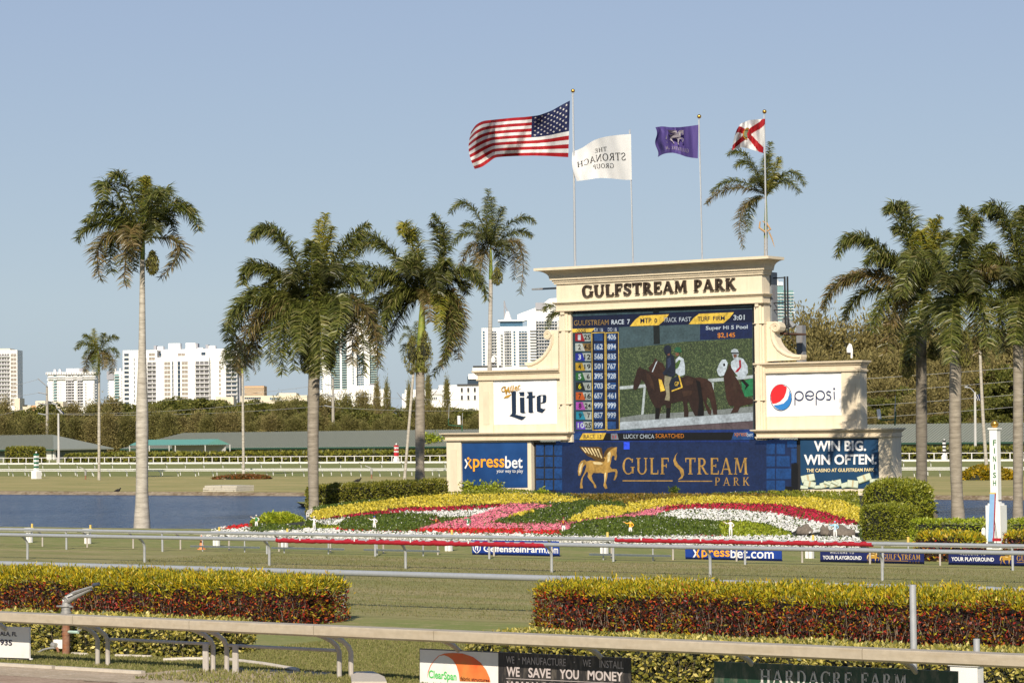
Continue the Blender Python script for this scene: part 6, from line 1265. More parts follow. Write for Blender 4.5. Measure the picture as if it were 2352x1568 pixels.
# bench at the left end of the bed
BW = mat('bench_white', (.62, .60, .55), .6, .08, 3); YBn = 113; pb = PY(*zw if False else zf(500, 190), YBn)
e = empty('garden_chair', PY(*zf(505, 188), YBn), 'white metal garden chair at the lake edge beside the leaning palm trunk', 'chair'); W2 = lambda x, y, d=0: PY(*zf(x, y), YBn+d)
for nm, pts, r in (('back_frame', [W2(490, 186), W2(484, 110), W2(496, 88), W2(524, 74), W2(524, 120)], .035), ('leg', [W2(512, 186, .3), W2(506, 140, .3)], .04), ('leg', [W2(525, 190), W2(520, 130)], .04), ('seat', [W2(490, 135), W2(526, 130)], .05), ('armrest', [W2(484, 105), W2(505, 118), W2(524, 100)], .03), ('slat', [W2(500, 88), W2(503, 132)], .02), ('slat', [W2(511, 80), W2(513, 132)], .02)): MB().tube(pts, r, 6).build(nm, BW, e, smooth=True)
# antennas, cameras and lamps on the tote board
GA = mat('green_bracket', (.02, .09, .04), .5, .1)
def aerial(z, mast, arm, whitebox, whips, label):
    e = empty('antenna', PY(*z(*mast[1]), YB+.5), label, 'antenna', 'green antenna brackets on the board'); A_ = lambda q: PY(*z(*q), YB+.5)
    MB().tube([A_(mast[0]), A_(mast[1])], .05, 6).build('mast', GA, e); MB().tube([A_(q) for q in arm], .04, 6).build('arm', GA, e)
    if whitebox: a, c = A_(whitebox[0]), A_(whitebox[1]); MB().tube([a, c], .12, 8).build('panel_antenna', WHITEP, e, smooth=True)
    for w_ in whips: MB().tube([A_(w_[0]), A_(w_[1])], .018, 5).build('whip', STEELP, e)
aerial(ze, ((2027, 640), (2027, 692)), ((1912, 585), (1912, 640), (2027, 650)), ((2000, 560), (2003, 635)), (((1918, 460), (1912, 585)), ((2031, 535), (2029, 640))), 'green antenna bracket with a white panel on the left wing')
aerial(zo, ((925, 470), (915, 605)), ((915, 548), (775, 550)), ((756, 448), (768, 542)), (((919, 315), (920, 480)), ((913, 405), (912, 560))), 'green antenna bracket with a white tube on the right wing')
def cam_(z, pts, head, label):
    c0 = PY(*z(*head), YU+.6); e = empty('security_camera', PY(*z(*pts[0]), YU+.6), label, 'camera', 'dome cameras on the board shoulders'); MB().tube([PY(*z(*q), YU+.6) for q in pts], .07, 8).build('bracket', WHITEP, e, smooth=True)
    MB().tube([c0+Vector((0, 0, .32)), c0+Vector((0, 0, .1)), c0-Vector((0, 0, .15))], [.06, .17, .15], 12).build('hood', WHITEP, e, smooth=True); MB().ball(c0-Vector((0, 0, .15)), .13, 12).build('dome', BLACKM, e, smooth=True)
cam_(z2, [(286, 830), (290, 760), (280, 715), (255, 698), (238, 700)], (238, 745), 'white dome camera on a curved bracket on the left shoulder')
cam_(zn, [(462, 1415), (465, 1340), (455, 1300), (440, 1292)], (440, 1345), 'white dome camera on the right shoulder')
# ------------------------------------------------------------ royal palms
def palm_mat(name, cols, rough=.38, tr=.26): return lmat(name, cols, rough, tr, .5)
PM = {'g': palm_mat('frond_green', [(.085, .11, .018), (.16, .18, .035), (.045, .06, .012), (.23, .23, .055), (.10, .125, .024), (.33, .29, .12)]),
      'y': palm_mat('frond_yellow', [(.30, .27, .03), (.20, .23, .03), (.42, .34, .05), (.12, .16, .02)]),
      'b': palm_mat('frond_brown', [(.20, .13, .045), (.10, .10, .025), (.27, .19, .08), (.10, .11, .025), (.18, .15, .045), (.32, .24, .13)]),
      'd': palm_mat('frond_dark', [(.05, .06, .014), (.09, .10, .022), (.03, .036, .010), (.16, .145, .045)])}
RACH = mat('frond_rib', (.15, .15, .03), .5, .1, 3); RACHB = mat('frond_rib_dry', (.20, .13, .06), .7, .1, 3)
TRK = bpy.data.materials.new('palm_trunk'); TRK.use_nodes = True; t = TRK.node_tree; L = t.links.new; p = t.nodes['Principled BSDF']; p.inputs['Roughness'].default_value = .9
tc = N_(t, 'ShaderNodeTexCoord'); mp = N_(t, 'ShaderNodeMapping'); mp.inputs['Scale'].default_value = (1.2, 1.2, 5); L(tc.outputs['Object'], mp.inputs[0])
n1 = N_(t, 'ShaderNodeTexNoise'); n1.inputs['Scale'].default_value = 1.4; n1.inputs['Detail'].default_value = 8; n1.inputs['Roughness'].default_value = .7; L(mp.outputs[0], n1.inputs['Vector'])
cr = N_(t, 'ShaderNodeValToRGB'); e_ = cr.color_ramp.elements; e_[0].position = .3; e_[0].color = (.27, .24, .195, 1); e_[1].position = .62; e_[1].color = (.50, .46, .395, 1); q_ = e_.new(.8); q_.color = (.62, .58, .51, 1); L(n1.outputs['Fac'], cr.inputs[0])
wv_ = N_(t, 'ShaderNodeTexWave'); wv_.bands_direction = 'Z'; wv_.inputs['Scale'].default_value = 1.15; wv_.inputs['Distortion'].default_value = 2.5; wv_.inputs['Detail'].default_value = 3; L(tc.outputs['Object'], wv_.inputs['Vector'])
mr = N_(t, 'ShaderNodeMapRange'); mr.inputs[1].default_value = .0; mr.inputs[2].default_value = .18; mr.inputs[3].default_value = .86; mr.inputs[4].default_value = 1; L(wv_.outputs['Fac'], mr.inputs[0])
sc = N_(t, 'ShaderNodeVectorMath', operation='SCALE'); L(cr.outputs[0], sc.inputs[0]); L(mr.outputs[0], sc.inputs['Scale']); L(sc.outputs[0], p.inputs['Base Color'])
bp = N_(t, 'ShaderNodeBump'); bp.inputs['Strength'].default_value = .5; bp.inputs['Distance'].default_value = .03; L(mr.outputs[0], bp.inputs['Height']); L(bp.outputs[0], p.inputs['Normal'])
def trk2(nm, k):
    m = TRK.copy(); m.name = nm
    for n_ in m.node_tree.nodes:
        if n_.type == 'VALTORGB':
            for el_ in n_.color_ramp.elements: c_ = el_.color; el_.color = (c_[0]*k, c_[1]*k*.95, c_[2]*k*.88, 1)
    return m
TRKD = trk2('palm_trunk_shaded', .42); TRKM = trk2('palm_trunk_brown_shaded', .66)  # darker bark: crown shade put into colour on right palms, browner bark on left
SHAFT = mat('crownshaft', (.14, .20, .03), .4, .15, 2, c2=(.26, .28, .05)); FRUIT = lmat('palm_fruit', [(.16, .17, .03), (.10, .08, .03), (.22, .22, .04), (.13, .10, .04)], .7, .1)
def frond_mesh(P0, P1, P2, L, n, m, rm, o, rr):
    """pinnate frond along a bezier rib: two rows of narrow drooping leaflets in several planes"""
    B = lambda t_: P0*(1-t_)**2+P1*2*t_*(1-t_)+P2*t_**2
    dB = lambda t_: ((P1-P0)*(1-t_)+(P2-P1)*t_).normalized()
    V = []; Fc = []; Q = []; up = Vector((0, 0, 1)); ln = (P1-P0).length*.6+(P2-P1).length*.6
    n = int(n*2.5); L = L*1.15
    for i in range(n):
        t_ = .07+.93*i/(n-1); c = B(t_); T_ = dB(t_); S = T_.cross(up)
        if S.length < .2: S = T_.cross(Vector((rr.uniform(-1, 1), rr.uniform(-1, 1), 0)))
        S.normalize(); W = S.cross(T_)
        l = L*min(1, .55+2.4*(t_-.07))*(1-.5*max(0, t_-.6)/.4)
        hg = max(0.0, -T_.z-.35)
        for sg in (-1, 1):
            ang = rr.uniform(-.85, .95)
            d = (S*sg*cos(ang)+W*sin(ang)+T_*rr.uniform(.35, .75)*(1-.55*hg)).normalized(); ll = l*rr.uniform(.8, 1.12)
            g_ = rr.uniform(.45, .95)*(1-.45*hg); m1 = c+d*ll*.5+Vector((0, 0, -.03*ll)); d2 = (d+Vector((0, 0, -g_))+Vector((0, -.1, 0))).normalized(); tip = m1+d2*ll*.55
            wv2 = d.cross(Vector((rr.gauss(0, 1), rr.gauss(0, 1), rr.gauss(0, .6)))).normalized()*.024*(1+.2*rr.random())*(L/.8)**.5
            b0 = len(V); V += [c-wv2*.6, c+wv2*.6, m1+wv2, m1-wv2, tip]; Q += [(b0, b0+1, b0+2, b0+3)]; Fc.append((b0+3, b0+2, b0+4))
    mb = MB(); mb.v = [tuple(v-o) for v in V]; mb.f = Q+Fc; mb.m = [0]*len(mb.f)
    pts = [B(k/9)-o for k in range(10)]; mb.tube(pts, [.030*(1-k/9)*ln/4+.008 for k in range(10)], 4, mi=1, cap=False)
    return mb
def palm(label, zf_, D, base, top, w0, w1, heart, fronds, L=.8, n=64, shaft=None, fruit=(), lean=None, bulge=.12, group='royal palms round the lake', broken=None, bark=None):
    """base/top: trunk ends (print px, w0 w1 its widths); fronds: (tip, control, type) in zoomed px"""
    b0 = PD(*base, D); rr = random.Random(int(base[0]*7+base[1])); e = empty('palm_tree', b0, label, 'palm tree', group)
    t0 = PD(*top, D); r0, r1 = w0/2*D/F, w1/2*D/F; pts = []; rad = []; N = 22
    mid = (PD(*lean, D)-b0.lerp(t0, .5)) if lean else Vector((0, 0, 0))
    for i in range(N+1):
        u = i/N; q = b0.lerp(t0, u)+mid*4*u*(1-u); pts.append(q); rad.append((r0+(r1-r0)*u**.8)*(1+.22*max(0, 1-u*9)+bulge*sin(pi*min(1, max(0, u-.15)/.55))**2+rr.uniform(-.012, .012)))
    pts[0] = pts[0]-Vector((0, 0, .15))
    MB().tube(pts, rad, 14).build('trunk', bark or TRK, e, smooth=True)
    hp = PD(*zf_(*heart), D); a = t0; MB().tube([a-Vector((0, 0, .05)), a.lerp(hp, .3), a.lerp(hp, .75), hp+Vector((0, 0, .3))], [r1*1.08, r1*1.0, r1*.72, r1*.35], 12).build('crownshaft', SHAFT, e, smooth=True)
    for i, fr in enumerate(fronds):
        tip, ctl, ty = fr[:3]; dd = fr[3] if len(fr) > 3 else rr.uniform(-1.6, 1.2)
        s_ = hp+Vector((0, 0, rr.uniform(-.25, .15)))
        p2 = PD(*zf_(*tip), D+dd); p1 = PD(*zf_(*ctl), D+dd*.55)
        p1 = p1+(p1-(s_+p2)/2)*.55
        ln = (p2-s_).length; mesh = frond_mesh(s_, p1, p2, L*(1 if ty != 'y' else .75)*min(1, .45+ln/5), max(22, int(n*min(1.15, .4+ln/6))), PM[ty], RACH, b0, rr)
        mesh.build('frond', [PM[ty], RACHB if ty == 'b' else RACH], e, local=True, fix=False)
    for (fx, fy, fw, fh) in fruit:
        c = PD(*zf_(fx, fy), D-.4); s1 = abs(fw)/2*D/F*.5742/2.2; s2 = abs(fh)/2*D/F*.5742/2.2; k = 1100; th = RNG.random(k)*2*pi; u = RNG.random(k)**.5
        zq = RNG.random(k)*2-1; P = np.stack([u*np.cos(th)*s1, u*np.sin(th)*s1*.8, zq*s2], 1); P[:, :2] *= (np.sqrt(np.maximum(0, 1-zq**2))*(1-.35*zq))[:, None]
        me = leaf_mesh('fruit_cluster', P+np.array(c-b0), np.tile([0, 0, -1.0], (k, 1)), .22, .05, [FRUIT], jitter=.5); tag(link('fruit_cluster', me, e), kind='stuff')
        MB().ball(c, s1*.55, 10, sz=s2/s1*.9).build('fruit_core', M_CORE, e)
    return e
def gd(px, py): return DEP(G(px, py))
# A tall, left
palm('tallest single palm at left, pale trunk rising from the near shore of the lake', za, gd(327, 1210), (326, 1211), (327, 594), 33, 10.5, (1288, 800), [
    ((690, 800), (930, 610), 'g'), ((925, 440), (960, 230), 'g'), ((1010, 235), (1130, 260), 'g'), ((850, 510), (1060, 480), 'g'), ((770, 640), (1000, 540), 'g', -.5), ((1315, 240), (1300, 450), 'y', 0), ((1290, 260), (1285, 450), 'g', .3), ((1430, 380), (1370, 420), 'g', -2.5),
    ((1445, 430), (1480, 350), 'g', 1.5), ((1780, 720), (1620, 450), 'g'), ((1740, 560), (1520, 440), 'g', 1), ((1560, 760), (1480, 540), 'd', 1), ((1440, 1150), (1680, 820), 'b'), ((900, 1170), (880, 740), 'b', -.8), ((1000, 1100), (1000, 740), 'g', .5), ((1120, 1210), (1130, 830), 'b', -.8), ((1200, 1080), (1210, 830), 'g', .6),
    ((1210, 900), (1150, 680), 'b', -2.6), ((1330, 830), (1420, 650), 'd', -1.5), ((1050, 700), (1150, 580), 'd', 1.5), ((1400, 640), (1400, 520), 'd', 1.5)], L=.85, fruit=((1365, 1000, 130, 200),), bulge=.28)
# B leaning trunk, big crown
DB = 157
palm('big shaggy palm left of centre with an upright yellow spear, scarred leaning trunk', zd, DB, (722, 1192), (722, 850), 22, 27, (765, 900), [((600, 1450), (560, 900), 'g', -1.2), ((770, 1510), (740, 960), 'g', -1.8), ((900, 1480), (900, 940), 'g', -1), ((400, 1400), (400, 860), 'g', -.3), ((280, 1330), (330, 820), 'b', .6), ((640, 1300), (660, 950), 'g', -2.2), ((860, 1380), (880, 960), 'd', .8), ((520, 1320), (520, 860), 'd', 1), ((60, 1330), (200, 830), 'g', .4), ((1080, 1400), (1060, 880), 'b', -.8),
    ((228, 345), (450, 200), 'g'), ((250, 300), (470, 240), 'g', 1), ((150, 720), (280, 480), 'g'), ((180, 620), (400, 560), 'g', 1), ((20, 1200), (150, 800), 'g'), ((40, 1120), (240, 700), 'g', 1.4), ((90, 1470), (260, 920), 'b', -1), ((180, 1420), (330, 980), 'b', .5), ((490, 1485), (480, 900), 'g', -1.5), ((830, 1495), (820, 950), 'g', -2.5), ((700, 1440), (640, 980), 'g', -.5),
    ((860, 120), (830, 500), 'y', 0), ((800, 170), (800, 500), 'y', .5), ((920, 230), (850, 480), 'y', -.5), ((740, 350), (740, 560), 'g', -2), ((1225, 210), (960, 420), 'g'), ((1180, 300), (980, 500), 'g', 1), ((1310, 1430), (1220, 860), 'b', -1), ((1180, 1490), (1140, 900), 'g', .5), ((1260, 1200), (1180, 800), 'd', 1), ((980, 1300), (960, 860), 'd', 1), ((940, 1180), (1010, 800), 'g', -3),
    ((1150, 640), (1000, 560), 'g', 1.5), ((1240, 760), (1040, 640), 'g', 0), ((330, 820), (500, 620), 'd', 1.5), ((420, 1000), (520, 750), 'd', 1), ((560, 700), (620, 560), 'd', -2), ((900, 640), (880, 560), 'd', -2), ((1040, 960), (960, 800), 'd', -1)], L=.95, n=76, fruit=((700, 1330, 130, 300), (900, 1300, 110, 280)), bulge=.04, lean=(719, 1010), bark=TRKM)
# C with fruit and green shaft
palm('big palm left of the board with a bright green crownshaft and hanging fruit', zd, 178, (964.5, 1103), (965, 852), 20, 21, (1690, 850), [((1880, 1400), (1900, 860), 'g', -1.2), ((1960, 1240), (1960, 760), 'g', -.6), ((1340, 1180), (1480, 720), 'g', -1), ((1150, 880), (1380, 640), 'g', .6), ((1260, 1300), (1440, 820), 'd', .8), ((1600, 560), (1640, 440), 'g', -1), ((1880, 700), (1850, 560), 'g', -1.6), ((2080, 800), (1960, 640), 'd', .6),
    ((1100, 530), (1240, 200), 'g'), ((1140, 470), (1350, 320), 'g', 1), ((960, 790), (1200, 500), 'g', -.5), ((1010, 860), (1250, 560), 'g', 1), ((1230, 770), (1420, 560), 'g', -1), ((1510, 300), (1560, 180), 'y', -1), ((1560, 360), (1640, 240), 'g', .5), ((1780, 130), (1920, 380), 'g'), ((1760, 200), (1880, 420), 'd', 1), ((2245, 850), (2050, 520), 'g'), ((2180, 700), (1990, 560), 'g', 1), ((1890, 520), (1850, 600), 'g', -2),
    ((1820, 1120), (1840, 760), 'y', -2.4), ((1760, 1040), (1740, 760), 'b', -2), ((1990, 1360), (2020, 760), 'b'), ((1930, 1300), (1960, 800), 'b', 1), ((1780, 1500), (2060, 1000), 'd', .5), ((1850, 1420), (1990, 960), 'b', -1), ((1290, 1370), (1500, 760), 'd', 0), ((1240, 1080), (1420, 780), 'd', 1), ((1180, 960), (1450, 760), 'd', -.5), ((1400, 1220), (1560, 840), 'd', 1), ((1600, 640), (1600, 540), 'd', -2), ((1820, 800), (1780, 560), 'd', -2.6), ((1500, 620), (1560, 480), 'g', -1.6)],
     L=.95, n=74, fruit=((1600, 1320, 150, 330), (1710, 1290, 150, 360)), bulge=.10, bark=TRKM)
# D behind left shoulder
palm('slim palm standing behind the left shoulder of the tote board', zg, 214, (1121, 1135), (1127.5, 640), 13, 9, (255, 1000), [
    ((0, 790), (120, 690), 'g'), ((0, 1020), (100, 880), 'g'), ((80, 870), (170, 860), 'g', 1), ((240, 640), (230, 850), 'g', 0), ((265, 690), (260, 850), 'g', 1), ((330, 750), (290, 870), 'g', -1.5), ((530, 850), (420, 800), 'g'), ((515, 930), (400, 890), 'g', 1), ((60, 1180), (110, 980), 'b'), ((130, 1250), (170, 1020), 'b', .8), ((440, 1290), (460, 940), 'b'), ((400, 1200), (400, 980), 'b', 1), ((190, 1260), (200, 1050), 'b', -1), ((350, 1050), (330, 950), 'd', -2), ((180, 960), (210, 900), 'd', -2), ((310, 1180), (320, 1040), 'd', 1)], L=.8, n=56, fruit=((295, 1180, 110, 150),), bulge=.06)
# E behind right flagpole
palm('palm behind the rightmost flagpole with a brown broken flower stalk', zg, 225, (1760, 1130), (1759, 545), 10, 8.5, (1982, 680), [
    ((1610, 730), (1760, 610), 'b'), ((1640, 660), (1790, 560), 'g', 1), ((1745, 420), (1860, 400), 'g'), ((1790, 500), (1880, 450), 'g', 1), ((2010, 345), (1990, 520), 'g', 0), ((2065, 440), (2040, 520), 'y', -1.5), ((1990, 420), (1980, 540), 'g', 1), ((2225, 610), (2120, 500), 'g'), ((2190, 660), (2090, 560), 'g', 1), ((1840, 1005), (1810, 740), 'b', 0), ((1870, 900), (1880, 720), 'g', 1), ((1900, 600), (1930, 560), 'd', -2), ((2060, 560), (2030, 560), 'd', 1)], L=.8, n=54, bulge=.05)
e = [o for o in COL.objects if o.get('label', '').startswith('palm behind the rightmost')][0]; DRY = mat('dry_spathe', (.45, .28, .13), .8, .15, 3)
Q_ = lambda x, y, d=-.4: PD(*zg(x, y), 225+d)
MB().tube([Q_(1945, 840), Q_(1940, 880), Q_(1975, 905), Q_(2010, 890), Q_(1985, 850), Q_(1960, 838)], [.06, .09, .12, .1, .08, .04], 6).build('dry_spathe', DRY, e, smooth=True); MB().tube([Q_(2000, 905), Q_(2020, 950), Q_(2035, 1000)], [.07, .06, .02], 6).build('dry_spathe', DRY, e, smooth=True)
# F small far left, G, H far bank
def star(hx, hy, R_, n=15, seed=1, ty='g', ztype=None, droop=.5):
    rr = random.Random(seed); out = []
    for i in range(n):
        a = radians(-100+i*360/n*1.0)+rr.uniform(-.12, .12); u = cos(a); v = sin(a); r = R_*rr.uniform(.85, 1.05)
        tip = (hx+u*r, hy+v*r*(.8 if v < 0 else .95)+abs(u)*r*droop*.55); ctl = (hx+u*r*.55, hy+v*r*.5-abs(u)*r*.25-(r*.12)); out.append((tip, ctl, 'b' if v > .55 and rr.random() < .6 else ty))
    return out
palm('small palm at far left on the far bank between the apartment blocks', zb, gd(227, 1102), (227.5, 1103), (227.5, 850), 6.2, 5.2, (880, 250), [
    ((680, 215), (760, 140), 'g'), ((755, 90), (830, 120), 'g'), ((840, 35), (850, 130), 'y', 0), ((930, 75), (920, 140), 'g'), ((1055, 115), (980, 100), 'g'), ((1055, 290), (1010, 190), 'g'), ((1000, 430), (1000, 270), 'b'), ((930, 400), (930, 280), 'b', -1), ((860, 440), (860, 300), 'g', -1.5), ((770, 425), (790, 270), 'b'), ((745, 300), (800, 190), 'g'), ((820, 330), (840, 230), 'd', 1), ((960, 330), (950, 230), 'd', 1), ((800, 180), (850, 170), 'g', 1)], L=.85, n=44, bulge=.2)
palm('slim palm on the far bank before the white apartment complex', zb, gd(559, 1093), (559.5, 1094), (557, 856), 6.5, 5, (2170, 400), star(2165, 300, 190, 15, 4), L=.85, n=42, bulge=.1)
palm('pale leaning palm trunk on the far bank just left of the green shafted palm', zd, gd(929, 1102), (929, 1103), (951, 838), 6.5, 6, (1610, 1270), [((1490, 1225), (1550, 1120), 'g'), ((1530, 1080), (1590, 1110), 'g'), ((1640, 1040), (1630, 1130), 'g', 0), ((1700, 1080), (1660, 1120), 'g'), ((1720, 1220), (1690, 1130), 'g'), ((1530, 1390), (1520, 1220), 'd'), ((1560, 1340), (1570, 1220), 'g', 1), ((1680, 1340), (1680, 1220), 'd', 1)], L=.7, n=36, bulge=.05)
# right group
DI = 150
palm('palm at right with dark shaded trunk and yellowing crownshaft, nearest the board', zn, DI, (2117, 1135), (2116, 770), 25, 24, (1110, 850), [
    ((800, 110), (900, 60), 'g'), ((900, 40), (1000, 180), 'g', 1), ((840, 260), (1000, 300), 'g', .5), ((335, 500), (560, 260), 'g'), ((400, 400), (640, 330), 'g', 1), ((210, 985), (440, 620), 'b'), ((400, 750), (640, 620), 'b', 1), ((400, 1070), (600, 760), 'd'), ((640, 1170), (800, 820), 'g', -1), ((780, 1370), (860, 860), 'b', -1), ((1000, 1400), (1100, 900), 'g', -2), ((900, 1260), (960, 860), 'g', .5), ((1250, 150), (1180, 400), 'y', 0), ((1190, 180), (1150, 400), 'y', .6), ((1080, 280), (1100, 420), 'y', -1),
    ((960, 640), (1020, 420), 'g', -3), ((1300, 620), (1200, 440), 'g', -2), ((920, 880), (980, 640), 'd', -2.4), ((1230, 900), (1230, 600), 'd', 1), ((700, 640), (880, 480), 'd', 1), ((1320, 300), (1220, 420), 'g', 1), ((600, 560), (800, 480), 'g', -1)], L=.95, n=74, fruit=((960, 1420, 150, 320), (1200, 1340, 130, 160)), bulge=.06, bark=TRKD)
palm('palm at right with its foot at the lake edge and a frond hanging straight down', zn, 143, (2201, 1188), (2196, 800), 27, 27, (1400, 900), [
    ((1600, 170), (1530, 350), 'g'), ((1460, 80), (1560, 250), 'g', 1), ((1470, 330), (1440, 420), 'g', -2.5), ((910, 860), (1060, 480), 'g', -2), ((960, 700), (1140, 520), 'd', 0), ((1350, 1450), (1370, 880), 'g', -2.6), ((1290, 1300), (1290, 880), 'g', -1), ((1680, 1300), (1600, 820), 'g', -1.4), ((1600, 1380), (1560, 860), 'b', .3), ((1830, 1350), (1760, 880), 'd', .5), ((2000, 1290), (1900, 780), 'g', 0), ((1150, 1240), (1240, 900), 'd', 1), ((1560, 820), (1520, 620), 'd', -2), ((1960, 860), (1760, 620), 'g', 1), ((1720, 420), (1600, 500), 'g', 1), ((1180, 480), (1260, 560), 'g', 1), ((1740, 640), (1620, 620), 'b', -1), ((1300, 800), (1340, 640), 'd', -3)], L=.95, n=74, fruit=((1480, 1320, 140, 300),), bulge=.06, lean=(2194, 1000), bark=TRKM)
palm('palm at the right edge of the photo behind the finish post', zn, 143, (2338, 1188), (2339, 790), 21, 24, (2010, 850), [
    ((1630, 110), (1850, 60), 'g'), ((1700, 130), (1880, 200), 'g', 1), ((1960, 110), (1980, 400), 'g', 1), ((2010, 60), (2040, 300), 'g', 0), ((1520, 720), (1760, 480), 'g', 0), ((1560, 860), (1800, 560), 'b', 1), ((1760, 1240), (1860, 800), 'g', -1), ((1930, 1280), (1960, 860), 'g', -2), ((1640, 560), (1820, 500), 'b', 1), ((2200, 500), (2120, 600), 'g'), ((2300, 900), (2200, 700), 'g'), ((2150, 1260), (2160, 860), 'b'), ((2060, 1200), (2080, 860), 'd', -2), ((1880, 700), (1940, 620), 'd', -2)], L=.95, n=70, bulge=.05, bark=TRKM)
palm('thin pale leaning palm trunk behind the finish post, foot in the golden shrub', zo, gd(2268, 1092), (2268, 1092), (2251, 800), 8.5, 6.5, (1738, -170), star(1738, -200, 230, 13, 9), L=.8, n=36, bulge=.04, lean=(2257.5, 950))
palm('distant palm behind the board, only its left fronds showing beside the frieze', zh, 232, (1297, 1135), (1297, 815), 9, 7.5, (1235, 640), [((1035, 590), (1100, 510), 'g'), ((1060, 770), (1100, 580), 'g'), ((1080, 690), (1150, 590), 'd'), ((1240, 480), (1230, 560), 'g'), ((1390, 600), (1320, 540), 'g'), ((1370, 760), (1340, 600), 'g'), ((1200, 820), (1210, 700), 'b')], L=.8, n=40, bulge=.04)
# ------------------------------------------------------------ tree belt behind the backstretch
def crown_mesh(kind, seed, mt=None):
    r = np.random.default_rng(seed); P = []; N = []; L_ = []
    if kind == 'pine':        # feathery, upswept clumps round several leaders; unit height
        for _ in range(210):
            z = .10+.88*r.random()**.9; rad = .30*(1-z)**.55*(.35+.65*r.random()); a = r.random()*2*pi; c = np.array([rad*cos(a), rad*sin(a), z-.02]); k = 34; s_ = .045+.035*r.random()
            q = r.normal(0, 1, (k, 3))*np.array([s_, s_, s_*1.3])*.9; P.append(c+q); n_ = q/np.linalg.norm(q, axis=1, keepdims=True)+np.array([cos(a)*.7, sin(a)*.7, .9]); N.append(n_)
        me = leaf_mesh('crown', np.concatenate(P), np.concatenate(N), .036, .015, [mt or lmat('pine_needles', [(.155, .145, .045), (.21, .19, .06), (.09, .09, .028), (.27, .235, .08), (.13, .135, .036)], .8, .2, .2)], jitter=.45)
    else:
        cs = []
        for _ in range(60):
            a = r.random()*2*pi; rad = .36*r.random()**.6; z = .42+.46*r.random()*(1-rad*.9); c = np.array([rad*cos(a), rad*sin(a), z]); k = 110; s_ = .085
            q = r.normal(0, 1, (k, 3)); q /= np.linalg.norm(q, axis=1, keepdims=True); q[:, 2] = np.abs(q[:, 2])*.9+.1*q[:, 2]; P.append(c+q*s_*np.array([1.2, 1.2, .8])*(.8+.3*r.random((k, 1)))); N.append(q)
        me = leaf_mesh('crown', np.concatenate(P), np.concatenate(N), .040, .022, [lmat('broad_leaves', [(.085, .10, .018), (.14, .15, .026), (.04, .05, .010), (.21, .20, .04), (.11, .11, .02)], .6, .2, .3)], jitter=.6)
    return me
CRW = {'pine': [crown_mesh('pine', i) for i in range(5)], 'broad': [crown_mesh('broad', 10+i) for i in range(4)]}
CRW['tan'] = [crown_mesh('pine', 30+i, lmat('pine_tan', [(.20, .165, .06), (.27, .225, .085), (.11, .095, .035), (.34, .28, .11), (.16, .145, .045)], .8, .2, .2)) for i in range(4)]
BARK = mat('tree_bark', (.16, .12, .085), .95, .3, 4)
tm = MB(); tm.tube([(0, 0, -.03), (.01, 0, .3), (-.01, .01, .6), (0, 0, .92)], [.022, .018, .011, .004], 6)
for k in range(8): a = k*2.4; z = .25+k*.07; tm.tube([(0, 0, z), (.13*cos(a), .13*sin(a), z+.11), (.2*cos(a), .2*sin(a), z+.2)], [.008, .005, .002], 4)
tmo = tm.build('trunk_', BARK, local=True, smooth=True); TRM = tmo.data; TRM.name = 'trunk'; bpy.data.objects.remove(tmo)
rt = random.Random(5)
TL_ = {'pine': 'feathery olive pine', 'broad': 'dark green leafy tree', 'tall': 'tall feathery pine', 'spire': 'thin spindly conifer poking up'}
ZN = [(30, 'below the left tower'), (105, 'left of the concrete pole'), (225, 'left of the small palm'), (325, 'left of the tall pale palm'), (440, 'behind the teal awning'), (550, 'right of the teal awning'), (640, 'below the orange block'), (720, 'left of the scarred palm'), (800, 'around the second concrete pole'), (900, 'below the low white hotel'), (1000, 'by the green shafted palm'), (1500, 'next to the left wing of the board'), (1905, 'just right of the right scroll'), (2000, 'behind the right shoulder box'), (2110, 'left of the shaded palm trunk'), (2190, 'between two big right palms'), (2290, 'around the right solar lamp'), (9999, 'near the right edge of the photo')]
def zone(px): return next(n for a, n in ZN if px <= a)
def tree(px, ytop, D, kind, wf=1.0, lab=None, zb_=0.0, row=''):
    b0 = PD(px, 991, D); b0.z = zb_; h = PD(px, ytop, D).z-zb_; lab = lab or kind
    e = empty('pine_tree' if kind == 'pine' else 'leafy_tree', b0, TL_[lab]+row+' '+zone(px), 'tree', {'pine': 'pines of the tree belt', 'broad': 'leafy trees of the tree belt', 'tall': 'tall pines behind the right wing', 'spire': 'spindly conifers above the belt'}[lab], rotz=rt.uniform(0, 6.28))
    w_ = h*wf; c = link('crown', rt.choice(CRW['tan' if kind == 'pine' and (px > 1500 or rt.random() < .35) else kind]), e); c.scale = (w_, w_, h*1.0); t_ = link('trunk', TRM, e); t_.scale = (h*.9, h*.9, h*.95)
topb = [(-80, 940), (0, 925), (60, 935), (110, 905), (160, 928), (205, 930), (260, 915), (330, 915), (390, 895), (450, 893), (510, 905), (560, 900), (620, 905), (680, 905), (740, 900), (800, 912), (860, 925), (910, 922), (960, 928), (1020, 918), (1100, 920)]
topp = [(-80, 960), (0, 930), (40, 950), (130, 945), (200, 940), (280, 925), (340, 950), (400, 960), (470, 955), (540, 945), (600, 950), (660, 920), (720, 925), (790, 920), (830, 915), (900, 930), (980, 935), (1060, 940), (1100, 930)]
f_ = lambda tb, x: float(np.interp(x, [a for a, b_ in tb], [b_ for a, b_ in tb]))
x = -70
while x < 1110:
    tree(x+rt.uniform(-8, 8), f_(topb, x)+rt.uniform(-8, 14), 720+rt.uniform(-15, 25), 'broad', rt.uniform(.95, 1.3), row=' of the back row'); x += 27
x = -80
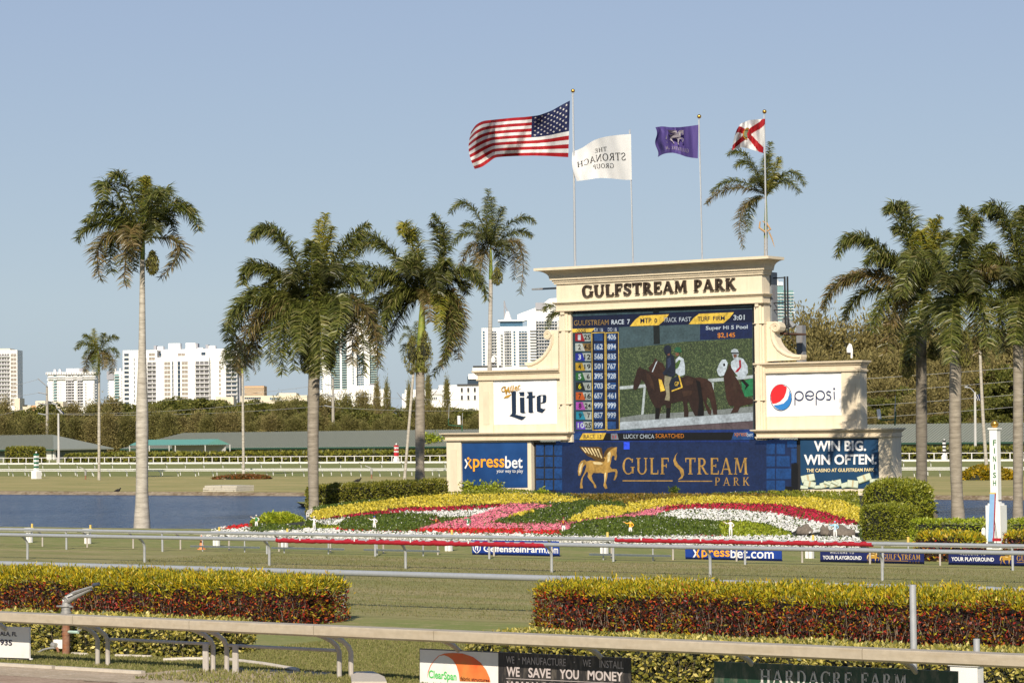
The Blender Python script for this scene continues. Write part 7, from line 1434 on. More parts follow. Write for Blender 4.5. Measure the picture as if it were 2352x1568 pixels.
while x < 1110:
    tree(x+rt.uniform(-6, 6), f_(topp, x)+rt.uniform(-14, 30), 640+rt.uniform(-12, 22), 'pine' if rt.random() < .72 else 'broad', rt.uniform(.75, 1.1), row=' of the middle row'); x += 19
x = -70
while x < 1110:      # lower front row closes the belt down to the barns
    tree(x+rt.uniform(-6, 6), 962+rt.uniform(-12, 14), 606+rt.uniform(-6, 8), 'pine', rt.uniform(1.0, 1.4), row=' of the low front row'); x += 24
topr = [(1780, 800), (1830, 745), (1875, 740), (1930, 760), (1985, 742), (2040, 740), (2110, 730), (2180, 760), (2240, 775), (2290, 760), (2352, 745), (2420, 750)]
for y0, D0, st, wf in ((0, 540, 46, .8), (70, 515, 30, .85), (140, 500, 26, 1.0), (190, 490, 24, 1.3)):
    x = 1800+rt.uniform(0, 20)
    while x < 2440: tree(x, f_(topr, x)+y0+rt.uniform(-8, 26), D0+rt.uniform(-8, 8), 'pine' if rt.random() < {0: 1, 70: .85, 140: .45, 190: .5}[y0] else 'broad', wf*rt.uniform(.85, 1.15), 'tall' if y0 < 100 else None, row={0: ' of the highest row', 70: ' of the second row', 140: ' of the third row', 190: ' of the lowest row'}[y0]); x += st
for px, yt, wf in ((984, 868, .28), (1205*0+866, 880, .3), (889, 882, .3), (940, 860+24, .25), (1027, 855+20, .28)): tree(px-0, yt, 700, 'pine', wf, 'spire', row=' at %d tenths of the way across,' % 0 if False else ', '+{984: 'rightmost', 866: 'second', 889: 'third', 940: 'fourth', 1027: 'last by the board'}[px]+' of five,')

# ------------------------------------------------------------ barns
ROOF = mat('barn_roof_green', (.24, .255, .205), .55, .07, .6); ROOFR = mat('barn_roof_rib', (.13, .14, .115), .6, .07, 1); BWALL = mat('barn_wall_white', (.62, .61, .57), .8, .06, 1); BGREEN = mat('barn_green', (.015, .06, .04), .7, .1, 1); SCRN = mat('barn_screen', (.13, .15, .13), .8, .1, 1); TEAL = mat('awning_teal', (.10, .27, .235), .7, .08, 1)
def barn(label, xe0, xe1, hip0, hip1, Y, ze_, zr_, dep, ribs=.62, x_clip=None):
    """hipped metal roof on posts; xe = eave ends, hip = inset of the ridge ends"""
    e = empty('barn', ((xe0+xe1)/2, Y, 0), label, 'barn', 'low green roofed barns'); r0, r1 = xe0+hip0, xe1-hip1
    b = MB(); V = [(xe0, Y, ze_), (xe1, Y, ze_), (xe1, Y+2*dep, ze_), (xe0, Y+2*dep, ze_), (r0, Y+dep, zr_), (r1, Y+dep, zr_)]
    b.add(V, [(0, 1, 5, 4), (1, 2, 5), (2, 3, 4, 5), (3, 0, 4)]); b.add([(x, y, z-.25) for x, y, z in V[:4]]+V[:4], [(0, 1, 5, 4), (1, 2, 6, 5), (2, 3, 7, 6), (3, 0, 4, 7)], 0); b.build('roof', ROOF, e)
    x = xe0+ribs; v = []; f = []
    while x < xe1:
        u = 1.0
        if x < r0: u = (x-xe0)/hip0
        elif x > r1: u = (xe1-x)/hip1
        y1, z1_ = Y+dep*u, ze_+(zr_-ze_)*u; b0 = len(v); w_ = .05; v += [(x-w_, Y-.01, ze_+.05), (x+w_, Y-.01, ze_+.05), (x+w_, y1, z1_+.05), (x-w_, y1, z1_+.05), (x, Y-.01, ze_+.13), (x, y1, z1_+.13)]; f += [(b0, b0+4, b0+5, b0+3), (b0+4, b0+1, b0+2, b0+5)]; x += ribs
    tag(MB().add(v, f).build('roof_rib', ROOFR, e), kind='stuff')
    MB().box((xe0-.1, Y-.15, ze_-.32), (xe1+.1, Y-.02, ze_-.02)).build('fascia', BGREEN, e)
    MB().box((xe0+1.2, Y+1.6, 0), (xe1-1.2, Y+2*dep-1, ze_-.26)).build('wall', SCRN, e)
    x = xe0+1.5; n = 0
    while x < xe1-1 and n < 90: MB().box((x, Y+.9, 0), (x+.22, Y+1.1, ze_-.26)).build('post', BWALL if n % 2 else BGREEN, e); x += 6.0; n += 1
    return e
YBn_ = 413; xa_, xb_ = PY(277, 1031, YBn_).x, PY(2500, 1015, YBn_).x; ze_ = 2.35
e = barn('very long low green roofed barn running behind the tote board', xa_, xb_, 9.5, 9.5, YBn_, ze_, 5.55, 9.5)
MB().box((xa_+.8, YBn_+1.0, 0), (xa_+6.5, YBn_+1.5, ze_-.3)).build('white_end_wall', BWALL, e)
xc_ = PY(123, 1031, YBn_).x
e = barn('low green roofed barn at the left edge of the photo', xc_-75, xc_, 9.5, 9.5, YBn_, 2.35, 5.5, 9.5)
MB().box((xc_-7.5, YBn_+1.0, 0), (xc_-.8, YBn_+1.5, 2.1)).build('white_end_wall', BWALL, e)
# teal awning shed in front of the long barn
YW = 405; q = lambda x, y, d=0: PY(*zb(x, y), YW+d); z0_ = q(1500, 1073).z; z1_ = q(1500, 1024, 4).z; X0, X1, R0, R1 = q(1155, 1073).x, q(1842, 1073).x, q(1180, 1030, 2.5).x, q(1868, 1024, 2.5).x
e = empty('awning_shed', ((X0+X1)/2, YW, 0), 'teal awning on thin posts in front of the long barn', 'awning')
b = MB(); b.add([(X0, YW, z0_), (X1, YW, z0_), (X1+2.3, YW+5, z0_), (X0+2.3, YW+5, z0_), (X0+1.0, YW+2.5, z1_), (X1+1.1, YW+2.5, z1_)], [(0, 1, 5, 4), (1, 2, 5), (2, 3, 4, 5), (3, 0, 4)]); b.build('canopy', TEAL, e)
for u in (0, .26, .52, .60, .985): x_ = X0+(X1-X0)*u; MB().box((x_, YW+.1, 0), (x_+.15, YW+.25, z0_)).build('post', BWALL, e)
MB().box((X1+2.2, YW+4.9, 0), (X1+2.35, YW+5.05, z0_)).build('post', BWALL, e); MB().box((X0+8, YW+4.5, .8), (X1+1.5, YW+4.6, z0_-.1)).build('back_screen', mat('shed_screen', (.40, .39, .38), .9, .06, .4), e)
# ------------------------------------------------------------ far rails, each with its posts
WR = mat('white_rail', (.72, .71, .68), .5, .06, 2)
def far_rail(label, Y, h, sp, x0, x1, kind, off=0.0):
    e = empty('running_rail', Gx((x0+x1)/2, Y), label, 'rail', 'white running rails of the backstretch'); A, B = Gx(x0, Y).x, Gx(x1, Y).x; n = max(1, int((B-A)/12))
    for i in range(n): a = A+(B-A)*i/n; c = A+(B-A)*(i+1)/n; MB().box((a, Y-.07, h-.10), (c-.01, Y+.07, h)).build('rail_section', WR, e)
    k = MB()
    if kind == 'up': k.box((-.06, -.05, 0), (.06, .05, h-.1))
    else: k.tube([(.0, .55, 0), (.0, .50, h*.45), (.0, .25, h*.8), (0, 0, h-.08)], .05, 6)
    o0 = k.build('post', WR, e, local=True); x = A+off; o0.location = (x-ORG[e.name].x, 0, 0)
    while x+sp < B:
        x += sp; o = o0.copy(); COL.objects.link(o); o.location = (x-ORG[e.name].x, 0, 0)
    return e
sp = abs(PY(*zb(600, 1240), 362).x-PY(*zb(460, 1240), 362).x)
far_rail('outermost white rail with upright posts before the long hedge', 362, 1.08, sp*.5, -60, 2450, 'up')
s3 = lambda a, c, Y: abs(PY(*zb(a, 1300), Y).x-PY(*zb(c, 1300), Y).x)
far_rail('white rail on bent posts across the far turf, upper of three', 301, .86, s3(460, 615, 301), -60, 2450, 'bent')
far_rail('thin white rail on bent posts, middle of three on the far turf', 246, .85, s3(345, 495, 246), -60, 2450, 'bent')
far_rail('thin white rail on bent posts nearest the far lake shore', 240, .77, s3(440, 585, 240), -60, 2450, 'bent', 1.0)
MB().box((-900, 346.4, 0), (500, 346.8, .28)).build('track_kerb', WR, local=True)['kind'] = 'structure'
# ------------------------------------------------------------ striped distance poles
def marker(px, yfoot, wcol, wbase, hb, ht, cols, label, baseh=.95, nums=()):
    g = G(px, yfoot); s_ = DEP(g)/F; e = empty('distance_pole', g, label, 'post', 'striped distance poles'); hw, hb_ = wcol*s_/2.8, wbase*s_/2.8; n = len(cols); z0 = baseh; H_ = ht
    MB().box((g.x-hb_, g.y-hb_, 0), (g.x+hb_, g.y+hb_, z0-.18)).build('pedestal', WHITEP, e); b = MB(); b.add([(g.x-hb_, g.y-hb_, z0-.18), (g.x+hb_, g.y-hb_, z0-.18), (g.x+hb_, g.y+hb_, z0-.18), (g.x-hb_, g.y+hb_, z0-.18), (g.x-hw, g.y-hw, z0), (g.x+hw, g.y-hw, z0), (g.x+hw, g.y+hw, z0), (g.x-hw, g.y+hw, z0)], [(0, 1, 5, 4), (1, 2, 6, 5), (2, 3, 7, 6), (3, 0, 4, 7), (4, 5, 6, 7)]); b.build('shoulder', WHITEP, e)
    for i, c in enumerate(cols): MB().box((g.x-hw, g.y-hw, z0+(H_-z0)*i/n), (g.x+hw, g.y+hw, z0+(H_-z0)*(i+1)/n)).build('stripe', c, e)
    MB().ball((g.x, g.y, H_+hw*.7), hw*.5, 10, sz=1.2).build('finial', WHITEP, e, smooth=True)
    for s__, i in nums:
        za_, zb__ = z0+(H_-z0)*(i+.15)/n, z0+(H_-z0)*(i+.85)/n; v, f = textgeom(s__, .02); MB().add([(g.x-hw*.8+1.6*hw*a, g.y-hw-.01, za_+(zb__-za_)*c) for a, c in v], f).build('number', BLACKM, e)
GRS, RDS, BKS = mat('stripe_green', (.01, .12, .06), .5, .05), mat('stripe_red', (.50, .02, .03), .5, .05), mat('stripe_black', (.012, .012, .014), .5, .05)
marker(83.5, 1099, 11.5, 23, 0, 5-(zb(0, 1150)[1]-1003.4)*DEP(G(83.5, 1099))/F, [WHITEP, GRS, WHITEP, GRS, WHITEP, GRS, WHITEP, GRS][::1], 'green and white striped pole on a white base at far left', 1.05)
marker(910.5, 1062, 10.5, 14, 0, 5-(ze(0, 812)[1]-994)*DEP(G(910.5, 1062))/F, [WHITEP, RDS, RDS, WHITEP, RDS, WHITEP, RDS], 'red and white striped pole with numbers behind the far rail', .8, (('22', 3), ('11', 5)))
marker(2169.5, 1057.5, 8, 14, 0, 5-(zo(0, 750)[1]-979.6)*DEP(G(2169.5, 1057.5))/F, [WHITEP, BKS]*3+[WHITEP, BKS], 'black and white striped pole between the right palms', .9)
# ------------------------------------------------------------ utility poles, wires, solar lamps
CONC = mat('pole_concrete', (.36, .33, .28), .9, .1, 1); AL = mat('lamp_alloy', (.35, .36, .37), .5, .1, 2, metal=.3)
PVM = mat('solar_cell', (.02, .03, .08), .25, .05)
def upole(px, ytop, D, arms, label, tip=None):
    b0 = PD(px, 1010, D); b0.z = 0; zt_ = PD(px, ytop, D).z; e = empty('utility_pole', b0, label, 'pole', 'concrete utility poles'); MB().tube([b0-Vector((0, 0, .3)), (b0.x, b0.y, zt_)], [.42, .26], 8).build('pole', CONC, e, smooth=True)
    for (x0, y0, x1, y1) in arms: MB().tube([PD(x0, y0, D), PD(x1, y1, D)], .13, 5).build('arm', AL, e)
Dp = 610
upole(108.7, 887, Dp, [(87, 892-23, 108, 887), (87.5, 905-4, 108, 905), (87.5, 925, 108, 930), (87.3, 949, 108, 953)], 'tall concrete utility pole at far left before the white tower')
upole(765.5, 868, Dp, [(750, 852, 765, 868), (746, 882, 765, 886), (745, 905, 765, 909), (745, 931, 765, 935)], 'concrete utility pole between the two big palms')
WIRE = mat('wire', (.30, .30, .29), .6)
wires = [((-40, 958), (87.5, 925), 6), ((87.5, 950), (745, 932), 10), ((108, 949), (745, 905), 14), ((765, 905), (1095, 918), 4), ((765, 935), (1095, 942), 4), ((-40, 900), (87, 871), 2), ((-40, 915), (87, 902), 3), ((87, 927), (745, 883), 12)]
wires += [((1980, 870+y), (2400, 838+y), 1.5) for y in (0, 31, 62, 90)]
for i, (a, c, sag) in enumerate(wires):
    D0 = Dp if a[0] < 1500 else 430; P = []
    for k in range(13): u = k/12; P.append(PD(a[0]+(c[0]-a[0])*u, a[1]+(c[1]-a[1])*u+sag*4*u*(1-u), D0))
    tag(MB().tube(P, .035, 4, cap=False).build('wire', WIRE), 'thin sagging power line '+['running off left at half height of the first pole', 'between the two poles, lowest', 'between the two poles, in front of the treetops', 'from the second pole to the board, upper', 'from the second pole to the board, lower', 'running off left, highest', 'running off left, second highest', 'between the two poles, highest', 'right of the board, highest', 'right of the board, second', 'right of the board, third', 'right of the board, lowest'][i], 'wire', 'power lines')
def slamp(px, yfoot, ytop, arm, head, panel_, label, r=.24):
    g = G(px, yfoot); D = DEP(g); e = empty('solar_lamp', g, label, 'street lamp', 'solar lamp posts'); A_ = lambda x, y, d=0: PD(x, y, D+d)
    MB().tube([g, A_(px-1, ytop)], [r, r*.7], 8).build('pole', mat('lamp_pole_pale', (.5, .49, .46), .7, .08, 1), e, smooth=True); MB().tube([A_(*p) for p in arm], .09, 5).build('arm', AL, e)
    h0 = A_(*head[0]); MB().obox(h0, A_(*head[1])-h0, (0, .4, 0), (0, 0, .22)).build('lamp_head', AL, e)
    P = [A_(*panel_[0]), A_(*panel_[1]), A_(panel_[2][0], panel_[2][1], .3), A_(panel_[3][0], panel_[3][1], .3)]; MB().extr(P, (.0, .06, .06)).build('solar_panel', PVM, e)
    for u in (.33, .66): a, c = P[0].lerp(P[1], u), P[3].lerp(P[2], u); MB().tube([a-Vector((0, .05, 0)), c-Vector((0, .05, 0))], .05, 4).build('panel_seam', WHITEP, e)
slamp(135, 1064, 949, [(*zb(512, 750),), zb(500, 718)], (zb(462, 700), zb(498, 715)), (zb(512, 752), zb(540, 755), zb(576, 796), zb(540, 790)), 'solar lamp post with tilted panel behind the far rail at left')
slamp(2240.5, 1052, 900, [zo(1685, 290), zo(1660, 262), zo(1640, 242), zo(1595, 238)], (zo(1588, 241), zo(1612, 238)), (zo(1672, 312), zo(1735, 308), zo(1750, 366), zo(1700, 362)), 'solar lamp post with tilted panel between the right palms')
# small things on the far bank
b0 = PY(*zb(2092, 1480), 178.5); x0, x1 = PY(*zb(1938, 1470), 178).x, PY(*zb(2245, 1470), 178).x; STN = mat('limestone', (.50, .46, .38), .9, .15, 3, bump=.5); e = empty('stone_platform', ((x0+x1)/2, 176, 0), 'pale stacked stone platform on the far lake bank', 'stone wall')
for r_ in range(4):
    x = x0+r_*.08
    while x < x1-.2: w_ = random.uniform(.7, 1.3); MB().box((x, 176+random.uniform(-.08, .08)+r_*.06, -.25+r_*.2), (min(x+w_, x1)-.03, 178.5, -.07+r_*.2)).build('stone', STN, e); x += w_
def sprk(px, yf, label):
    g = G(px, yf); e = empty('sprinkler', g, label, 'sprinkler', 'small sprinkler heads on the far bank'); MB().tube([g, g+Vector((0, 0, .5))], .08, 6).build('riser', RUST, e); MB().tube([g+Vector((0, 0, .5)), g+Vector((0, 0, 1.1))], .12, 8).build('valve', GUNM, e, smooth=True); MB().tube([g+Vector((0, 0, 1.15)), g+Vector((-.75, -.2, 1.45))], .05, 6).build('barrel', GUNM, e, smooth=True)
sprk(196.5, 1101, 'small sprinkler gun on the far bank left of the small palm'); sprk(853.5, 1099, 'small sprinkler gun on the far bank right of the scarred palm trunk')
def bird(px, yf, s_, label, zz=0.0):
    g = G(px, yf, zz); M_ = mat('bird_black', (.015, .014, .013), .7, .1); e = empty('bird', g, label, 'bird', 'dark water birds at the lake')
    b = MB(); b.tube([g+Vector((-.62*s_, 0, .14*s_)), g+Vector((-.3*s_, 0, .24*s_)), g+Vector((0, 0, .27*s_)), g+Vector((.2*s_, 0, .3*s_)), g+Vector((.3*s_, 0, .42*s_)), g+Vector((.38*s_, 0, .5*s_)), g+Vector((.5*s_, 0, .48*s_))], [.02*s_, .10*s_, .16*s_, .13*s_, .07*s_, .075*s_, .012*s_], 8); b.build('body', M_, e, smooth=True)
    MB().tube([g+Vector((-.02, .03, 0)), g+Vector((-.02, .03, .2*s_))], .015*s_, 4).build('leg', M_, e); MB().tube([g+Vector((.05, -.03, 0)), g+Vector((.05, -.03, .2*s_))], .015*s_, 4).build('leg', M_, e)
bird(822, 1109, 1.0, 'black bird standing on the far bank above the tall hedge'); bird(271, 1131, .8, 'brown duck resting on the grass bank behind the lake')
for k_, px in enumerate((585, 600, 612, 641, 655, 676, 690, 905*0+545)): bird(px, 1135+k_ % 2, .5, 'tiny dark water bird near the far shore, '+['third', 'fourth', 'fifth', 'sixth', 'seventh', 'eighth', 'last', 'first'][k_]+' from left', -.3)
# papaya saplings by the barn
for k_, (x, yt) in enumerate(((1733, 745), (1765, 740), (1813, 775))):
    p = PD(*ze(x+20, 862), 515); p.z = 0; tp = PD(*ze(x, yt), 515); e = empty('sapling', p, ('first thin sapling before the barn left of the board', 'second thin sapling before the barn, tallest', 'third and smallest sapling before the barn')[k_], 'tree', 'saplings before the long barn'); MB().tube([p, p.lerp(tp, .6)+Vector((.15, 0, 0)), tp], [.16, .13, .09], 6).build('trunk', BARK, e, smooth=True)
    n = 160; q = RNG.normal(0, 1, (n, 3))*np.array([1.0, .8, .35]); tag(link('crown', leaf_mesh('crown', q+np.array(tp-p), q+np.array([0, 0, .4]), .55, .3, [M_LIME]), e), kind='stuff')
# ------------------------------------------------------------ skyline
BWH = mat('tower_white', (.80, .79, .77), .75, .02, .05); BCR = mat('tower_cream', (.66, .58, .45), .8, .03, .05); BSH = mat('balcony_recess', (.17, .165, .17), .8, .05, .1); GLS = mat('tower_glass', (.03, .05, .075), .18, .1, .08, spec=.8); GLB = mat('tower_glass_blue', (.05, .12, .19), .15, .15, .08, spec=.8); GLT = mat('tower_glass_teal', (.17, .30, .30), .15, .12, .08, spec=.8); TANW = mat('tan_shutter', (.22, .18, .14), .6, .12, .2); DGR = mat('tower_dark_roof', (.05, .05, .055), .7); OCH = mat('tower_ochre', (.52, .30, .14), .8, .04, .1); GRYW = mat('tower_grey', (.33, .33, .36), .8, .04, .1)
class Bld:
    def __init__(s, label, D, px, cat='building', name='apartment_building', group='high-rises on the skyline', rot=0):
        s.D = D; s.o = PD(px, 991, D); s.o.z = 0; s.px = px
        s.e = empty(name, s.o, label, cat, group, rotz=PSI+rot); s.k = D/F
    def X(s, px): return (px-s.px)*s.k
    def Zz(s, px, py):
        p = PD(px, py, s.D); return p.z
    def mass(s, x0, x1, yt, yb=1010, d0=0, d=18, m=None, name='wall'):
        xm = (x0+x1)/2; z0 = max(-1, s.Zz(xm, yb)) if yb < 1005 else -1
        return MB().box((s.X(x0), d0, z0), (s.X(x1), d0+d, s.Zz(xm, yt))).build(name, m or BWH, s.e, local=True)
    def grid(s, x0, x1, y0, y1, nx, ny, m, kind='win', d0=0, gap=(.12, .35), name='window', slab=None):
        """nx by ny openings between print px x0..x1, y0..y1; each its own part"""
        xm = (x0+x1)/2; Z1, Z0 = s.Zz(xm, y0), s.Zz(xm, y1); cw = (s.X(x1)-s.X(x0))/nx; ch = (Z1-Z0)/ny; w_, h_ = cw*(1-gap[0]), ch*(1-gap[1])
        b = MB(); b.box((0, 0, 0), (w_, .5, h_), 0)
        if kind == 'win':
            n = max(1, int(w_/1.6))
            for i in range(1, n): b.box((w_*i/n-.06, -.10, 0), (w_*i/n+.06, 0, h_), 1)
            b.box((0, -.12, h_*.48), (w_, -.01, h_*.54), 1) if h_ > 1.6 and m is TANW else None
            b.box((-.15, -.30, -.22), (w_+.15, 0, -.02), 1)
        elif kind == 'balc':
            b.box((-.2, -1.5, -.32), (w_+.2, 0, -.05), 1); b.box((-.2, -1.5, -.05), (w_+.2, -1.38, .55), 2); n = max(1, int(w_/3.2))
            for i in range(1, n+1): b.box((w_*i/(n+1)-.18, -.5, 0), (w_*i/(n+1)+.18, .0, h_), 1)
        elif kind == 'glassbalc': b.box((-.2, -1.4, -.30), (w_+.2, 0, -.04), 1); b.box((-.2, -1.4, -.04), (w_+.2, -1.3, .85), 2)
        o = b.build(name, [m, slab or BWH, {'balc': BWH if False else GRYW, 'glassbalc': GLT}.get(kind, BWH)], s.e, local=True); first = True
        for j in range(ny):
            for i in range(nx):
                q = o if first else o.copy()
                if not first: COL.objects.link(q)
                first = False; q.location = (s.X(x0)+cw*(i+gap[0]/2), d0-.06, Z0+ch*(j+gap[1]/2))
    def slabs(s, x0, x1, y0, y1, n, d0=0, out=1.6, m=None, name='balcony'):
        xm = (x0+x1)/2; Z1, Z0 = s.Zz(xm, y0), s.Zz(xm, y1); o = MB().box((s.X(x0), -out, 0), (s.X(x1), 0, .45)).build(name, m or BWH, s.e, local=True)
        for j in range(n):
            q = o if j == 0 else o.copy()
            if j: COL.objects.link(q)
            q.location = (0, d0, Z0+(Z1-Z0)*j/max(1, n-1))
zyp = lambda x: x/4.704*K; zyy = lambda y: (1380+y/4.704)*K
# 1 left tower
b = Bld('white apartment tower cut by the left edge of the photo', 1830, 10); b.mass(-60, zyp(205), zyy(98), d0=0); b.mass(zyp(205), zyp(345), zyy(92), d0=-2.5, d=20); b.mass(-60, zyp(180), zyy(62), zyy(98), d0=3, m=BCR, name='roof_block')
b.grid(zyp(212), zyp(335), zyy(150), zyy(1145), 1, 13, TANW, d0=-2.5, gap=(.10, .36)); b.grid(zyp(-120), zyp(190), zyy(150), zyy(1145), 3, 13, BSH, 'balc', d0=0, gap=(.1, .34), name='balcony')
b.mass(zyp(315), zyp(415), zyy(1000), d0=-8, m=BCR, name='side_block'); b.mass(-60, zyp(430), zyy(1235), d0=-12, m=BCR, name='podium'); b.grid(zyp(220), zyp(355), zyy(1248), zyy(1310), 4, 1, GLS, d0=-12)
# 2 cream low block
b = Bld('low cream block between the left tower and the concrete pole', 1500, 120, group='low blocks on the skyline'); b.mass(zyp(430), zyp(870), zyy(1130), m=BCR); b.mass(zyp(645), zyp(830), zyy(1045), zyy(1150), d0=4, m=BCR, name='roof_block'); b.mass(zyp(830), zyp(872), zyy(1052), zyy(1150), d0=4.2, m=GRYW, name='roof_block'); b.mass(zyp(597), zyp(680), zyy(1135), zyy(1240), d0=-.6, d=1, m=OCH, name='stair_panel'); b.mass(zyp(760), zyp(765), zyy(1120), d0=-1, d=1, m=DGR, name='shadow_joint'); b.mass(zyp(430), zyp(515), zyy(1120), zyy(1135), d0=-1, d=2, m=DGR, name='roof_edge')
# 3 white tower with fringe cornice
b = Bld('white balcony tower with a toothed roof edge and two chimneys', 1750, 165)
b.mass(zyp(905), zyp(1780), zyy(545)); b.mass(zyp(872), zyp(1815), zyy(505), zyy(550), d0=-1.5, d=22, name='roof_edge'); b.mass(zyp(1003), zyp(1038), zyy(452), zyy(510), d0=3, d=4, name='chimney'); b.mass(zyp(1098), zyp(1133), zyy(450), zyy(510), d0=3, d=4, name='chimney'); b.mass(zyp(1228), zyp(1475), zyy(435), zyy(510), d0=5, name='roof_block'); b.mass(zyp(1475), zyp(1540), zyy(432), zyy(510), d0=6, m=GRYW, name='roof_block')
for k in range(20): b.mass(zyp(880+k*47), zyp(895+k*47), zyy(515), zyy(548), d0=-1.9, d=.4, m=GRYW, name='roof_tooth')
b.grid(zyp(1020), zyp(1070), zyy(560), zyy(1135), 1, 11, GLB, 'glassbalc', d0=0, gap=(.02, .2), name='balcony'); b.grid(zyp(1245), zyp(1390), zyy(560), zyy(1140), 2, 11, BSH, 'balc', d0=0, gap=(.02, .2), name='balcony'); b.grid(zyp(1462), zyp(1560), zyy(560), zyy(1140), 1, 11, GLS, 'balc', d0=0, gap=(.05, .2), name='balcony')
for x in (990, 1090, 1140, 1425, 1600, 1750): b.grid(zyp(x), zyp(x+(20 if x != 1600 else 36)), zyy(700), zyy(1130), 1, 8, GRYW, gap=(.05, .5))
b.slabs(zyp(1775), zyp(1812), zyy(580), zyy(1130), 11, d0=4); b.slabs(zyp(876), zyp(908), zyy(590), zyy(860), 5, d0=4); b.slabs(zyp(910), zyp(1815), zyy(600), zyy(640), 2, d0=-.5, out=1.2)
b.mass(zyp(905), zyp(1520), zyy(1195), d0=-25, m=BCR, name='podium'); b.grid(zyp(920), zyp(1040), zyy(1240), zyy(1310), 3, 1, GLS, d0=-25); b.grid(zyp(1258), zyp(1380), zyy(1240), zyy(1310), 3, 1, GLS, d0=-25); b.mass(zyp(1112), zyp(1295), zyy(1065), zyy(1200), d0=-22, m=BCR, name='roof_block')
# 4 narrow tower
b = Bld('narrow white tower tucked against the left side of the big complex', 1850, 265); b.mass(zyp(2052), zyp(2345), zyy(490)); b.mass(zyp(2018), zyp(2150), zyy(490), zyy(650), d0=-1, d=16, m=GRYW, name='grey_panel'); b.mass(zyp(2150), zyp(2180), zyy(436), zyy(492), d0=2, d=4, name='chimney'); b.mass(zyp(2246), zyp(2278), zyy(432), zyy(492), d0=2, d=4, name='chimney')
b.grid(zyp(2165), zyp(2245), zyy(535), zyy(1060), 1, 10, GLT, 'glassbalc', gap=(.05, .25), name='balcony'); b.grid(zyp(2285), zyp(2310), zyy(540), zyy(1060), 1, 10, GRYW, gap=(.05, .5)); b.slabs(zyp(2020), zyp(2055), zyy(680), zyy(980), 7, d0=4)
# 5 big white complex
zX = lambda x: (450+x/2.4436)*K; zY = lambda y: (1360+y/2.4436)*K
b = Bld('wide white apartment complex with stepped roof, largest on the skyline', 1700, 410)
b.mass(zX(105), zX(440), zY(97)); b.mass(zX(440), zX(958), zY(170), d0=-6, d=24); b.mass(zX(475), zX(1120), zY(86), d0=2, d=20); b.mass(zX(958), zX(1115), zY(105), d0=-2, d=20); b.mass(zX(1115), zX(1222), zY(96), d0=0); b.mass(zX(1222), zX(1245), zY(250), d0=5, m=GRYW, name='side_wall')
for (x0, x1, y0, m) in ((540, 656, 27, BWH), (710, 805, 23, BWH), (805, 828, 27, GRYW), (430, 488, 57, BWH), (395, 422, 50, GRYW), (905, 932, 40, GRYW), (935, 1000, 50, BWH), (828, 880, 70, BWH)): b.mass(zX(x0), zX(x1), zY(y0), zY(100), d0=6, d=9, m=m, name='roof_block')
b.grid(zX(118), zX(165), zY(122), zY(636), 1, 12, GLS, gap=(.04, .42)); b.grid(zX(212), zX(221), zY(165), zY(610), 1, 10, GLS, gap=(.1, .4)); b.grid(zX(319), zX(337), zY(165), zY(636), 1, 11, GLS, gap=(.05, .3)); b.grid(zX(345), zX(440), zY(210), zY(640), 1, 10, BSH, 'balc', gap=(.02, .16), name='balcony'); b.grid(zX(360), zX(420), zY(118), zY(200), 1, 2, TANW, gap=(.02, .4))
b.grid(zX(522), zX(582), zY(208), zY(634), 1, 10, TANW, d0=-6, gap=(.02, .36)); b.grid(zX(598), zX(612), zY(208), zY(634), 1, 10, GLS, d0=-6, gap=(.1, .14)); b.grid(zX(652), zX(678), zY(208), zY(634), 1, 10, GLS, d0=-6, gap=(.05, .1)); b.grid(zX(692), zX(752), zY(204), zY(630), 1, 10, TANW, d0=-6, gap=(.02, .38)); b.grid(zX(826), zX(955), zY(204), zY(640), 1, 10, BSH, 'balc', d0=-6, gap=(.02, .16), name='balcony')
b.grid(zX(1048), zX(1066), zY(196), zY(540), 1, 8, TANW, d0=-2, gap=(.05, .4)); b.grid(zX(1118), zX(1218), zY(114), zY(620), 1, 12, GLS, 'balc', gap=(.04, .38), name='balcony'); b.grid(zX(870), zX(912), zY(116), zY(146), 1, 1, GLS, d0=2, gap=(0, 0)); b.grid(zX(640), zX(710), zY(124), zY(156), 1, 1, TANW, d0=2, gap=(0, .2)); b.grid(zX(826), zX(905), zY(168), zY(190), 4, 1, GLS, d0=2, gap=(.3, .1)); b.grid(zX(456), zX(480), zY(125), zY(160), 1, 1, GLS, d0=2, gap=(0, .1))
b.mass(zX(590), zX(685), zY(625), d0=-14, m=BCR, name='low_block'); b.mass(zX(1035), zX(1208), zY(557), d0=-14, m=BCR, name='low_block'); b.mass(zX(973), zX(1040), zY(597), d0=-13, m=BCR, name='low_block')
for x in (985, 1020, 1052): b.mass(zX(x), zX(x+7), zY(600), d0=-13.6, d=.5, m=DGR, name='slit')
# 6 orange block and cream row
b = Bld('banded orange block peeking over the trees', 1600, 585, group='low blocks on the skyline'); b.mass(562, 607.5, 886, m=OCH)
for k in range(9): b.mass(562, 607.6, 889+k*2.6, 890+k*2.6, d0=-.5, d=1, m=BCR, name='band')
b = Bld('long low cream building with small windows right of the orange block', 1500, 640, group='low blocks on the skyline'); b.mass(553, 706, 908, m=BCR); b.mass(640, 680, 902, d0=4, m=BCR, name='roof_block'); b.grid(562, 600, 911, 917, 8, 1, GLS); b.grid(620, 645, 912, 918, 6, 1, GLB)
